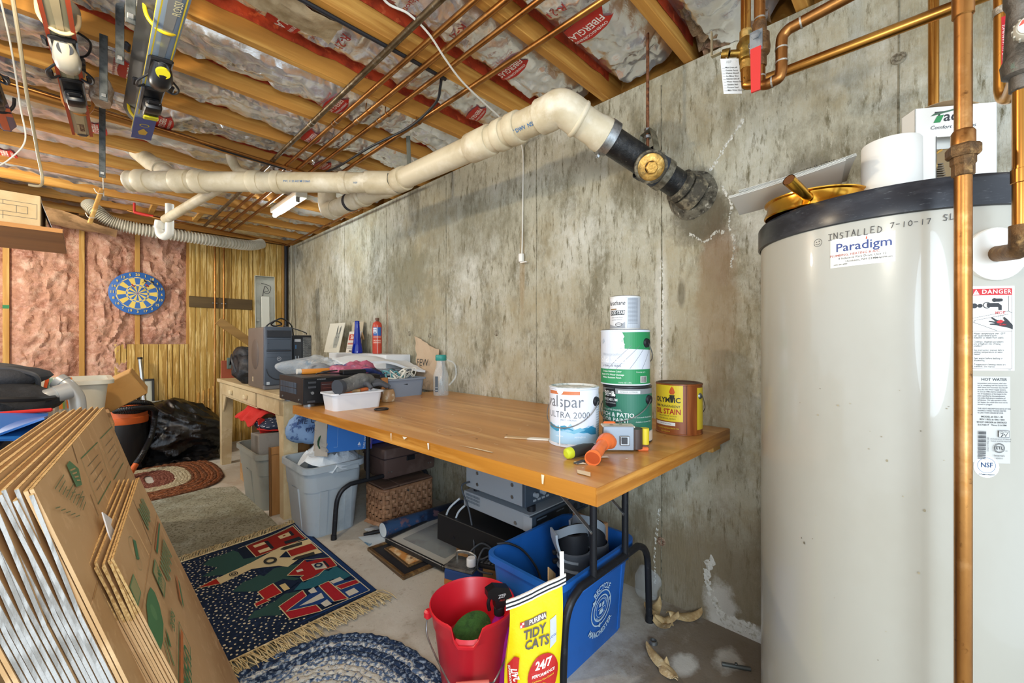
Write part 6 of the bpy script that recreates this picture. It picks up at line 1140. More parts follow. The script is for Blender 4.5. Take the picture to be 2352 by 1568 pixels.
ro = thing('poster_roll', 'rolled dark blue poster lying behind the frames by the wall', 'poster', (1.5, 2.25, .05))
part(B().sheet(lambda u, v: (1.225+.55*u, 2.255-.06*u+.045*math.cos(2*PI*(.15+1.05*v))*(1-.1*v), .05+.045*math.sin(2*PI*(.15+1.05*v))*(1-.1*v)), 4, 36, .001), 'sheet', M('poster_blue', '2f4a6e', .35, var=[('1b2a44', 7, I3, .46, .56), ('6b5560', 16, I3, .58, .64)]), ro)
part(B().lathe([(0, 0), (.041, .0005)], 24, 0, Matrix.Translation((1.226, 2.255, .05)) @ Matrix.Rotation(-PI/2, 4, 'Y')), 'inside', C('poster_back', 'c9d4dc', .6), ro)
lo_ = thing('loose_print', 'loose pale print lying on the floor at the poster roll end', 'paper', (1.2, 2.2, 0)); part(B().sheet(lambda u, v: (1.12+.26*u, 2.19+.16*v-.1*u, .003+.012*(1-u)*v), 6, 4, .0008), 'sheet', M('print_pale', 'b9c6cf', .5, var=[('5f84a0', 6, I3, .52, .56)]), lo_)
tb_ = thing('black_tube', 'thin black tube lying on the floor beside the pale grey tub', 'tube', (1.25, 2.34, .01)); part(B().tube([(1.16, 2.36, .011), (1.55, 2.26, .011)], .011, 10), 'tube', blkf, tb_)
ws = thing('white_scraps', 'white paper scrap on the floor in front of the picnic basket', 'paper', (1.24, 2.42, 0)); part(B().sheet(lambda u, v: (1.20+.13*u, 2.38+.07*v-.03*u, .004+.02*abs(nz(u*6, v*6))), 8, 5, .0008), 'sheet', C('scrap_white', 'c6d0d6', .6), ws)
# --- stack of stereo units
cbx = thing('small_carton', 'small brown carton under the black stereo unit', 'box', (1.45, 1.5, 0)); part(B().b6((1.34, 1.37, 0), (1.78, 1.71, .118), .002), 'carton', kc, cbx)
su = M('silver_unit', 'aab4bd', .4, .3); sd_ = C('unit_face', '3d4854', .4)
def unit(name, label, x0, y0, z0, w, d, h, mat, rz=0, tilt=0):
    t = thing(name, label, 'stereo', (x0, y0, z0)); m = Matrix.Translation((x0, y0, z0)) @ Matrix.Rotation(rz, 4, 'Z') @ Matrix.Rotation(tilt, 4, 'X')
    part(B().b6((0, .015, 0), (w, d, h), .003, 0, m), 'case', mat, t); part(B().b6((-.002, 0, -.001), (w+.002, .02, h-.003), .003, 0, m), 'face', sd_ if mat == su else mat, t)
    return t, m
bu, m_ = unit('stereo_unit', 'wide black stereo unit at the bottom of the stack of electronics', 1.335, 1.235, .121, .43, .56, .135, C('unit_black', '17191d', .45), .1, .02)
for y in (.08, .44): part(B().cyl(m_ @ V((0, y, .045)), m_ @ V((-.004, y, .045)), .008, n=10), 'screw', blk, bu)
s1, m_ = unit('stereo_unit', 'silver tape deck in the middle of the stack of electronics', 1.36, 1.205, .318, .43, .47, .075, su)
part(B().b6((-.0035, .0, .002), (-.001, .05, .07), 0, 0, m_), 'side_trim', C('unit_trim', 'b3bcc4', .4, metal=.3), s1)
prints('side_vent', s1, m_ @ frame((-.0006, .40, .045), (0, -1, 0), (0, 0, 1)), [('r', -.05+.0055*i, -.02+.016*j, -.0475+.0055*i, -.008+.016*j, '4f5c68') for i in range(20) for j in range(3)], inv=Wd(s1), lift=.0002)
prints('face_print', s1, m_ @ frame((.215, -.0015, .037), (1, 0, 0), (0, 0, 1)), [('r', -.19, -.02, .05, .025, '171b20'), ('r', -.185, .012, -.12, .018, '59646f'), ('r', -.185, -.012, -.1, -.006, '59646f'), ('t', 'CASSETTE DECK', .008, -.02, .014, '9aa4ad'), ('c', .1, 0, .016, '252b32'), ('c', .15, 0, .016, '252b32'), ('r', .06, -.026, .18, -.02, '252b32')], inv=Wd(s1))
for y in (.10, .44): part(B().cyl(m_ @ V((0, y, .02)), m_ @ V((-.004, y, .02)), .0085, n=12), 'screw', steel, s1)
for x, y in ((.05, .05), (.38, .05), (.05, .42), (.38, .42)): part(B().cyl(m_ @ V((x, y, .075)), m_ @ V((x, y, .1)), .02, n=14), 'spacer', blk, s1)
s2, m_ = unit('stereo_unit', 'silver amplifier topmost in the stack of electronics', 1.36, 1.245, .419, .43, .41, .15, su)
for y in (.08, .32):
    for z in (.03, .085): part(B().cyl(m_ @ V((0, y, z)), m_ @ V((-.004, y, z)), .0085, n=12), 'screw', steel, s2)
for i, (x, z, r) in enumerate(((.06, .045, .011), (.11, .05, .014), (.17, .055, .016), (.30, .08, .028), (.06, .1, .008), (.1, .1, .008), (.14, .1, .008))): part(B().cyl(m_ @ V((x, 0, z)), m_ @ V((x, -.018, z)), r, n=20), 'knob', su, s2)
for i in range(4): part(B().b6((.05+.03*i, -.004, .015), (.068+.03*i, .0, .024), 0, 0, m_), 'button', su, s2)
cable('white_lead', 'white cord looped on the left end of the black stereo unit', [(1.33, 1.67, .36), (1.30, 1.72, .30), (1.31, 1.76, .22), (1.315, 1.74, .17), (1.31, 1.70, .21), (1.32, 1.67, .29), (1.34, 1.64, .33)], .005, C('cord_grey', 'b9c3ca', .5), 8)
cable('mains_lead', 'black mains lead trailing down the stereo stack with a tied coil', [(1.355, 1.62, .45), (1.335, 1.66, .42), (1.33, 1.6, .33), (1.315, 1.55, .24), (1.3, 1.52, .18), (1.26, 1.46, .15), (1.31, 1.40, .19), (1.3, 1.47, .21), (1.25, 1.5, .16), (1.27, 1.42, .14), (1.33, 1.40, .17), (1.29, 1.44, .20), (1.24, 1.43, .13), (1.27, 1.36, .12)], .0045, C('cord_dark', '3b4148', .5), 8)
rmo = thing('remote_control', 'black remote control lying on the small carton', 'remote', (1.38, 1.42, .12))
rm_ = Matrix.Translation((1.30, 1.40, .135)) @ Matrix.Rotation(-1.15, 4, 'Z'); part(B().box((0, 0, 0), (.2, .055, .022), .008, mat=rm_, seg=2), 'body', C('remote_black', '1c1e22', .4), rmo)
for i in range(6):
    for j in range(3): part(B().box((-.06+.018*i, -.014+.014*j, .0115), (.01, .008, .003), 0, mat=rm_), 'button', C('remote_button', '55585e', .5), rmo)
tn = thing('fuel_can', 'metal solvent can with white cap and blue label behind the red bucket', 'can', (1.2, 1.52, 0))
tnm = Matrix.Translation((1.22, 1.50, 0)) @ Matrix.Rotation(.35, 4, 'Z')
part(B().b6((-.055, -.075, 0), (.055, .075, .125), .012, 0, tnm, 2), 'tin', C('blue_label', '2a4a86', .4), tn); part(B().b6((-.054, -.074, .124), (.054, .074, .138), .01, 0, tnm, 2), 'tin_top', steel, tn)
part(B().cyl(tnm @ V((-.02, -.05, .138)), tnm @ V((-.02, -.05, .150)), .017), 'neck', steel, tn); part(B().lathe([(.021, .148), (.021, .178), (.018, .182), (0, .182)], 20, 0, tnm @ T((-.02, -.05, 0))), 'cap', C('cap_white', 'e2e6ea', .4), tn)
part(B().tube([tnm @ V(p) for p in smooth_path([(.02, -.05, .138), (.02, -.045, .17), (.02, .0, .178), (.02, .045, .17), (.02, .05, .138)], 5)], .007, 8, flat=.4), 'handle', steel, tn)
prints('lettering', tn, tnm @ frame((-.0555, 0, .06), (0, -1, 0), (0, 0, 1)), [('r', -.07, -.005, .07, .02, 'b9763a'), ('t', 'SOLVENT', .022, 0, -.025, 'd8dee6', {'b': .01})], inv=Wd(tn))
# --- recycling bin and what is in it
rbm = M('blue_plastic', '1f62b4', .4, var=[('1a569f', 5, I3, .5, .7), ('5d8fc9', 60, (1, 1, .2), .7, .78)], spec=.45)
rbin = thing('recycling_bin', 'blue recycling bin with white round emblem under the worktop by its leg', 'bin', (1.31, .98, 0))
open_box('tub', rbin, (1.062, .835, 0), (1.565, 1.17, .36), .03, .006, rbm, rim=.022, rad=.05, lip=.01)
part(B().tube([(1.12, .828, .30), (1.5, .828, .30)], .006, 8), 'ridge', rbm, rbin)
for x in (1.14, 1.49): part(B().add([(x-.008, .861, .01), (x+.008, .861, .01), (x+.008, .836, .33), (x-.008, .836, .33), (x-.012, .868, .01), (x+.012, .868, .01), (x+.012, .845, .33), (x-.012, .845, .33)], [(0, 1, 2, 3), (0, 3, 7, 4), (1, 5, 6, 2)]), 'rib', rbm, rbin)
em = frame((1.342, .8484, .166), (1, 0, 0), (0, -.083, 1)); wi = 'b9d3e4'
ei = [('o', 0, 0, .072, .0775, wi, {'sy': 1}), ('o', 0, 0, .052, .058, wi), ('o', 0, 0, .038, .04, wi), ('t', 'RECYCLE', .034, 0, .0, wi, {'arc': .093, 'b': .025, 'sx': .95}), ('t', 'MANCHESTER', .034, 0, 0, wi, {'arc': -.112, 'b': .025, 'sx': .9}), ('p', [(-.06, .03), (-.042, .052), (-.072, .052)], wi), ('p', [(.078, .02), (.058, .024), (.068, .002)], wi), ('p', [(.0, -.062), (.0, -.086), (-.02, -.074)], wi), ('t', 'CITY OF MANCHESTER', .0115, 0, 0, wi, {'arc': .042, 'b': .01}), ('t', 'NEW HAMPSHIRE', .0115, 0, 0, wi, {'arc': -.049, 'b': .01}), ('p', [(-.02, .01), (-.004, .01), (-.004, .026), (-.02, .026)], wi), ('p', [(.004, .004), (.02, .01), (.018, .026), (.004, .024)], wi), ('p', [(-.018, -.022), (.0, -.026), (.018, -.02), (.012, -.006), (-.012, -.004)], wi), ('l', [(-.026, .0), (.026, .0)], .003, wi)]
prints('emblem', rbin, em @ Matrix.Diagonal((.86, .86, 1, 1)), ei, inv=Wd(rbin), lift=.0006)
fill = thing('black_bag', 'black plastic lining heaped in the blue recycling bin', 'bag', (1.2, .98, .16)); part(blob(bagf((1.2, .99, .12), (.105, .12, .105), 12, crease=.25), 24, 12), 'film', M('black_film', '0c0c0e', .25, bump=[(14, 1, I3)]), fill)
bgr = C('boot_grey', '4a4d52', .45); blk2 = C('boot_black', '1a1b1f', .5); cuffg = C('boot_strap', '7d868e', .4)
def boot(label, x, y, rz):
    t = thing('ski_boot', label, 'ski boot', (x, y, .07)); m = Matrix.Translation((x, y, .07)) @ Matrix.Rotation(rz, 4, 'Z')
    def shell(name, secs, mat, n=22, open_=False):
        b = B(); vs = []; k = len(secs)
        for z, cx, rx, ry in secs: vs += [(cx+rx*math.cos(2*PI*j/n), ry*math.sin(2*PI*j/n), z) for j in range(n)]
        fs = [(i*n+j, i*n+(j+1) % n, (i+1)*n+(j+1) % n, (i+1)*n+j) for i in range(k-1) for j in range(n)]
        if not open_: fs.append(tuple((k-1)*n+j for j in range(n)))
        b.add(vs, fs, 0, True, m); return part(b, name, mat, t)
    part(B().box((.02, 0, .012), (.24, .09, .024), .008, mat=m, seg=2), 'sole', blk2, t)
    shell('lower_shell', [(.02, .02, .12, .05), (.06, .02, .12, .052), (.1, .0, .09, .052), (.14, -.03, .07, .052), (.18, -.035, .063, .055)], bgr)
    shell('cuff', [(.16, -.035, .066, .058), (.2, -.035, .066, .058), (.27, -.03, .066, .06), (.275, -.03, .06, .055), (.24, -.03, .058, .053)], bgr, open_=True)
    shell('liner', [(.24, -.03, .056, .05), (.32, -.025, .058, .052), (.345, -.022, .055, .05), (.345, -.022, .042, .037), (.28, -.022, .038, .034), (.27, -.02, .01, .01)], blk2)
    part(B().sheet(lambda u, v: m @ V((.02+.03*math.sin(u*PI/2)-.0, .04*(v-.5)*2*(.9), .25+.10*u)), 6, 6, .008), 'tongue', C('boot_silver', 'a9b2ba', .4), t)
    for z in (.21, .245): part(B().tube([m @ V((-.035+.0685*math.cos(a), .062*math.sin(a), z+.006*math.cos(a))) for a in [j*.35-1.4 for j in range(9)]], .007, 6, flat=.5), 'buckle_strap', cuffg, t); part(B().box((.03, -.045, z), (.03, .02, .016), .004, mat=m), 'buckle', blk2, t)
    sp_ = smooth_path([m @ V(p) for p in ((.03, -.055, .29), (.05, -.02, .325), (.045, .03, .35), (.0, .055, .375), (-.06, .045, .37), (-.085, .01, .34), (-.08, -.02, .31))], 6)
    part(B().sheet(lambda u, v: sp_[min(int(u*36), 36)]+V((0, 0, .034*(v-.5))), 36, 1, .003), 'power_strap', cuffg, t)
    return t
boot('grey and black ski boot with loose strap, nearer the bin middle', 1.315, .985, 2.55); boot('grey and black ski boot standing behind the right worktop leg', 1.44, .985, 1.75)
wdp = thing('wood_offcut', 'pale wooden board standing at the end inside the blue bin', 'board', (1.52, 1.05, .02)); part(B().b6((1.508, .93, .02), (1.526, 1.10, .40), .002), 'board', wood('pale_board', 'b48a62', '99704a', 2, 9, .6), wdp)
cdp = thing('cardboard_scrap', 'torn cardboard corner sticking out of the bin by the cat litter bag', 'cardboard', (1.1, .92, .1)); part(B().sheet(lambda u, v: (1.10+.1*u, .90+.05*u, .12+.27*v*(1-.3*u)), 4, 4, .004), 'sheet', kc, cdp)
cable('cord', 'thin black cord hanging over the rim inside the blue bin', [(1.12, 1.175, .37), (1.16, 1.15, .365), (1.21, 1.12, .33), (1.24, 1.08, .27), (1.24, 1.05, .22)], .0045, blkf)
# --- red bucket with sponge and spray bottle, yellow cat litter bag
red_m = M('red_plastic', 'd01f2c', .32, spec=.5)
bkx, bky, bR = .917, 1.082, .138
bu_ = thing('red_bucket', 'red plastic bucket with pouring spout and wire handle on the floor', 'bucket', (bkx, bky, 0))
toc = V((-bkx, -bky, 0)).normalized(); spa = math.atan2(toc.y, toc.x)-.13
def bwall(r0, r1, name, zs):
    n = 64; b = B(); vs = []
    for z, r in zs:
        for j in range(n):
            a = 2*PI*j/n; da = (a-spa+PI) % (2*PI)-PI; sp = max(0, 1-abs(da)/.36); s2_ = min(1, sp*2.2)
            top = max(0, (z-.18)/.1)
            vs.append((bkx+(r+.016*s2_*top)*math.cos(a), bky+(r+.016*s2_*top)*math.sin(a), z-(.045*s2_ if z > .27 else .03*s2_ if z > .255 else 0)))
    k = len(zs); fs = [(i*n+j, i*n+(j+1) % n, (i+1)*n+(j+1) % n, (i+1)*n+j) for i in range(k-1) for j in range(n)]
    fs += [tuple(range(n))[::-1], tuple((k-1)*n+j for j in range(n))]
    b.add(vs, fs, 0, True); return part(b, name, red_m, bu_)
bwall(0, 0, 'pail', [(0, .096), (.004, .100), (.215, .126), (.222, .131), (.262, .136), (.272, .143), (.280, .143), (.282, .139), (.274, .134), (.245, .13), (.24, .127), (.03, .098), (.012, .092)])
hA = Matrix.Rotation(-1.25, 3, 'Z') @ toc; side = V((-toc.y, toc.x, 0)); hpA = V((bkx, bky, .243))
e1, e2 = hpA-side*.148, hpA+side*.148
lowc = V((bkx, bky, .118))+toc*.150
hnd = smooth_path([e1, e1+V((0, 0, -.06))+toc*.02, lowc-side*.075+V((0, 0, .02)), lowc-side*.055], 8)+smooth_path([lowc+side*.055, lowc+side*.075+V((0, 0, .02)), e2+V((0, 0, -.06))+toc*.02, e2], 8)
part(B().tube(hnd, .0028, 8), 'wire_handle', steel, bu_); part(B().tube([lowc-side*.05, lowc+side*.05], .0095, 14), 'grip', C('pink_grip', 'd9776a', .4), bu_)
for e in (e1, e2): part(B().box(e+V((0, 0, .0)), (.024, .024, .03), .006), 'handle_ear', red_m, bu_)
spg = thing('sponge', 'round green scouring sponge lying in the red bucket', 'sponge', (.9, 1.08, .02)); 
sq = Matrix.Translation((.885, 1.05, .205)) @ Matrix.Rotation(-.5, 4, toc.cross(V((0, 0, 1)))) 
part(B().lathe([(0, -.015), (.05, -.014), (.056, -.01), (.057, .008), (.05, .013), (0, .014)], 26, 0, sq @ Matrix.Diagonal((1.25, .95, 1, 1))), 'pad', M('green_scourer', '3f6b2c', .95, var=[('2c4f22', 20, I3, .45, .6), ('8a8a3a', 6, I3, .58, .66)], bump=[(160, 1, I3)]), spg)
part(B().lathe([(0, 0), (.075, 0), (.085, .16), (0, .16)], 20, 0, T((.90, 1.07, .014))), 'soaked_cloth', C('cloth_red', '8f1a22', .8), spg)
sp_b = thing('spray_bottle', 'magenta spray bottle with black trigger head standing in the bucket', 'bottle', (.99, 1.03, .02))
sx, sy = .978, 1.0; spd = (V((-.30, -.95, 0))).normalized(); spd = V((-.6, .8, 0)).normalized(); sm_2 = Matrix.Translation((sx, sy, .015)) @ Matrix.Rotation(-.06, 4, 'Y')
part(B().lathe([(0, 0), (.034, .002), (.036, .01), (.036, .16), (.03, .20), (.015, .228), (.013, .24)], 24, 0, sm_2), 'bottle', M('magenta_plastic', 'b3249a', .25), sp_b)
part(B().lathe([(.016, .236), (.018, .238), (.018, .262), (.013, .266), (0, .266)], 18, 0, sm_2), 'collar', blkf, sp_b)
hb = frame(sm_2 @ V((0, 0, .262)), (-.75, .3, 0), (-.3, -.75, 0)); 
part(B().add([hb @ V(p) for p in [(x, y, z) for y in (-.015, .015) for x, z in ((-.014, 0), (.016, 0), (.02, .03), (.045, .045), (.045, .065), (.02, .075), (-.03, .06), (-.042, .03), (-.028, .025))]], [tuple(range(9)), tuple(range(9, 18))[::-1]]+[(i, 9+i, 9+(i+1) % 9, (i+1) % 9) for i in range(9)]), 'trigger_head', C('spray_black', '17181b', .35), sp_b)
part(B().tube([hb @ V(p) for p in smooth_path([(.028, 0, .045), (.038, 0, .02), (.034, 0, -.005)], 5)], .006, 8), 'trigger', C('spray_black', '17181b', .35), sp_b)
prints('lettering', sp_b, hb @ frame((-.005, .0155, .04), (-1, 0, 0), (0, 0, 1)), [('t', 'ZEP', .016, 0, 0, 'd8d8d8', {'b': .02}), ('t', 'PRO', .009, 0, -.014, 'b94030')], inv=Wd(sp_b)); prints('lettering', sp_b, hb @ frame((-.005, -.0155, .04), (1, 0, 0), (0, 0, 1)), [('t', 'ZEP', .016, 0, 0, 'd8d8d8', {'b': .02}), ('t', 'PRO', .009, 0, -.014, 'b94030')], inv=Wd(sp_b))
yl = M('yellow_bag', 'e6cf10', .35, bump=[(9, .35, I3), (30, .15, I3)])
lit = thing('cat_litter_bag', 'yellow cat litter bag with folded white striped top beside the blue bin', 'bag', (.82, .74, 0))
ex = V((.70, -.714, 0)).normalized(); nn = V((-.714, -.70, 0)).normalized(); bo = V((.838, .748, 0))
def bagpt(x, z, off=0): return bo+ex*x+V((0, 0, z))+nn*off
def bfront(u, v):
    z = .478*v; w = .078-.008*v; x = (u-.5)*2*w+.004*math.sin(v*9); th = .055*(1-v**1.6)+.006; e = 1-abs(2*u-1)**4
    return bagpt(x+.012*v, z+.036*(u-.5)*2*v*v+0, th*(.35+.65*e)+.006*fr(x*14, z*10, 1, 1, 3)*e)
part(B().grid(bfront, 16, 26), 'front_panel', yl, lit)
def bback(u, v):
    z = .478*v; w = .078-.008*v; x = (u-.5)*2*w+.004*math.sin(v*9)
    return bagpt(x+.012*v, z+.036*(u-.5)*2*v*v, -.055*(1-v**1.6)-.006)
part(B().grid(lambda u, v: bback(1-u, v), 10, 20), 'back_panel', yl, lit)
for s in (0, 1): part(B().grid(lambda u, v: lp(V(bback(s, v)), V(bfront(s, v)), u if not s else 1-u)+ex*(-.02 if s == 0 else .02)*math.sin(PI*u)*(1-v)*-.6, 6, 20), 'gusset', yl, lit)
def bwrap(x, y, z): 
    u = x/(2*(.078-.008*y/.478))+.5; return V(bfront(max(0.001, min(.999, u)), y/.478))+nn*(z+.0012)
gt = '5a5350'
li = [('p', [(.036, .405), (.052, .412), (.056, .35), (.04, .34)], 'bfc4cc'), ('t', 'LOW', .008, .046, .366, '5b6a9a', {'b': .01, 'rot': .2}), ('r', -.032, .411, .026, .428, '6b5a52'), ('t', 'PURINA', .0165, .003, .4195, 'eee6da', {'b': .02, 'sx': .78}), ('r', -.044, .412, -.032, .427, 'c43a3a'), ('r', -.043, .413, -.038, .42, 'f0e4e0'), ('r', -.038, .42, -.033, .426, 'f0e4e0'), ('t', 'TIDY', .031, -.004, .391, gt, {'b': .03, 'sx': .85}), ('t', 'CATS', .031, .004, .364, gt, {'b': .03, 'sx': .85}), ('c', .026, .285, .040, 'b8221c', {'sy': 1.25}), ('t', '24/7', .026, .024, .311, 'f0e8da', {'b': .035, 'sh': .15, 'rot': .12, 'sx': .9}), ('t', 'PERFORMANCE', .0095, .026, .290, 'f0e8da', {'b': .02, 'sh': .15, 'rot': .12, 'sx': .9}), ('t', 'Continuous Odor Control', .0058, .026, .279, 'e8c83a', {'rot': .12, 'b': .01, 'sx': .9}), ('p', [(.017, .268), (.026, .272), (.035, .268), (.033, .254), (.026, .245), (.019, .254)], 'e0c02a'), ('p', [(.02, .266), (.026, .269), (.032, .266), (.031, .256), (.026, .249), (.021, .256)], 'b8221c'), ('p', [(.023, .263), (.029, .263), (.028, .257), (.024, .257)], 'e0c02a'),
      ('p', [(-.070, .32), (-.054, .345), (-.040, .34), (-.040, .27), (-.048, .25), (-.062, .248)], 'b8221c'), ('t', '24/7', .022, -.047, .30, 'f0e8da', {'b': .03, 'rot': PI/2+.35, 'sx': .8}), ('t', 'PERFORMANCE', .0075, -.060, .295, 'f0e8da', {'b': .02, 'rot': PI/2+.2}), ('p', [(-.062, .245), (-.05, .245), (-.046, .15), (-.062, .15)], '5a5a5c'), ('t', 'NON-CLUMP', .009, -.055, .2, 'e6e2da', {'rot': PI/2, 'b': .01}), ('p', [(-.038, .235), (-.008, .215), (.0, .16), (-.02, .15)], 'c2571f'), ('p', [(.005, .232), (.024, .222), (.06, .228), (.06, .14), (.008, .14)], 'a81e1a'), ('t', 'CLUMPING', .013, .034, .2, 'd8cfc4', {'b': .02, 'rot': .3, 'sx': .9})]
prints('lettering', lit, None, li, bwrap, cut=.008, inv=Wd(lit), lift=.0016)
def hem(u, v, k=0): 
    p = V(bfront(u, 1)); return p+V((0, 0, -.008+.026*v))+nn*(.004+k)
part(B().sheet(lambda u, v: hem(u*1.16-.08 if 0 else u, v)+ex*(.02*(u-.5)), 14, 2, .006), 'hem', C('hem_white', 'e6e4dc', .5), lit)
for vv in (.2, .62): part(B().sheet(lambda u, v: hem(u, vv+.16*v, .001)+ex*(.021*(u-.5)), 14, 1, .001), 'hem_stripe', C('hem_black', '1c1d22', .5), lit)
part(B().sheet(lambda u, v: bagpt(.078+.011*v, .512+.075*u, .004-.01*u), 6, 1, .003), 'tear_strip', C('hem_white', 'e6e4dc', .5), lit)
# --- bits on the floor by the wall
leaf = M('dry_leaf', 'c9ae7e', .7, var=[('a8885a', 20, I3, .46, .64), ('e0cda4', 40, I3, .56, .7)], bump=[(50, .4, I3)])
for i, (x, y, rz, L, w, lb_) in enumerate(((1.70, .80, .4, .13, .03, 'dry tan paper curl lying at the wall'), (1.745, .70, -.5, .15, .036, 'broad dry paper curl farthest along the wall base'), (1.63, .762, 1.3, .15, .03, 'dry paper curl standing at the table foot'), (1.655, .74, 2.4, .10, .028, 'small dry paper curl under the table foot'), (1.43, .66, .9, .17, .028, 'long dry paper curl in the front of the blue bin'), (1.41, .62, .5, .09, .03, 'short torn paper curl beside the long one'))):
    t = thing('paper_curl', lb_, 'paper', (x, y, 0)); m = Matrix.Translation((x, y, .004)) @ Matrix.Rotation(rz, 4, 'Z')
    part(B().sheet(lambda u, v: m @ V((L*(u-.5), w*(v-.5)*math.sin(PI*min(.97, u*.85+.12))**.7*1.6+.012*math.sin(u*4+i), .004+.05*abs(u-.5)**1.5*(2 if i in (2, 3) else 1)+.012*math.sin(PI*v)*(1+.5*math.sin(u*7+i)))), 12, 5, .0012), 'curl', leaf, t)
cpm = thing('bottle_ring', 'small ridged metal cap on the floor in front of the bin', 'cap', (1.506, .791, 0)); cpm.location = (1.52, .73, 0); part(B().lathe([(.013, 0), (.0155, .002), (.014, .012), (.011, .013), (.010, .003)], 20, 0, T((1.52, .73, 0))), 'ring', steel, cpm)
nl = thing('metal_spike', 'dull metal tube lying on the floor before the water heater', 'bolt', (1.60, .47, 0)); part(B().tube([(1.585, .505, .008), (1.63, .425, .008)], .007, 10), 'tube', M('dull_metal', '5c5f5c', .5, .6), nl); part(B().cyl((1.607, .465, .012), (1.607, .465, .02), .005, n=8), 'pin', MATS['dull_metal'], nl)
pbw = thing('plastic_wrap', 'clear plastic wrap slumped at the wall behind the table foot', 'wrap', (1.74, .86, 0)); part(blob(bagf((1.75, .88, .075), (.022, .06, .08), 21, crease=.6), 22, 14), 'film', M('clear_wrap', 'dfe6e8', .1, alpha=.22, bump=[(20, 1, I3)]), pbw)
# ================================================================== left side: boxes, tubs, vacuum, garbage bag, shelf
card = M('moving_box_card', 'c6a173', .7, var=[('b68e5e', 3, I3, .46, .68), ('d2ae80', 24, I3, .55, .72)], bump=[(160, .05, I3)])
flute = M('cut_card_edge', 'cda86e', .8, var=[('a8814a', 160, (1, 1, 1), .45, .6)], bump=[(200, .5, I3)])
wedge = M('white_card_edge', 'b3b1ac', .75, var=[('8a867f', 60, (1, 1, .2), .46, .6)], bump=[(120, .4, I3)])
inkg = '3f7a4e'
def flatbox(label, org, ey, ez, W, Hh, th, edge, fold, first=False, grp='flattened moving boxes'):
    """one folded-flat moving box: lower board, upper flaps with slots, cut edges. org = near bottom corner of its front face"""
    n = V(ey).cross(V(ez)).normalized(); m = frame(org, ey, ez)
    t = thing('flattened_box', label, 'cardboard box', tuple(org), group=None)
    t2_ = th*.42
    for k, (o0, w0) in enumerate(((0, 0), (-th*.55, .004))):
        part(B().b6((0, 0, o0-t2_), (W, Hh-fold, o0), .0008, 0, m), 'board', card if not (edge is wedge and k) else card, t)
        q = m @ T((0, Hh-fold, o0-t2_/2)) @ Matrix.Rotation(0 if first else .05*(1-k), 4, 'X')
        s = W*.44
        for a, c_ in ((0, s-.003), (s+.003, W)): part(B().b6((a, .001, -t2_/2), (c_, fold, t2_/2), .0008, 0, q), 'flap', card, t)
        part(B().b6((.0, fold-.0, -t2_/2), (W, fold+.0012, t2_/2), 0, 0, q), 'cut_edge', flute, t)
        part(B().b6((-.0012, 0, -t2_/2-.0), (0, fold, t2_/2), 0, 0, q), 'cut_edge', edge, t); part(B().b6((-.0014, .0, o0-t2_), (0, Hh-fold, o0), 0, 0, m), 'cut_edge', edge if edge is wedge else card, t)
    return t, m, n
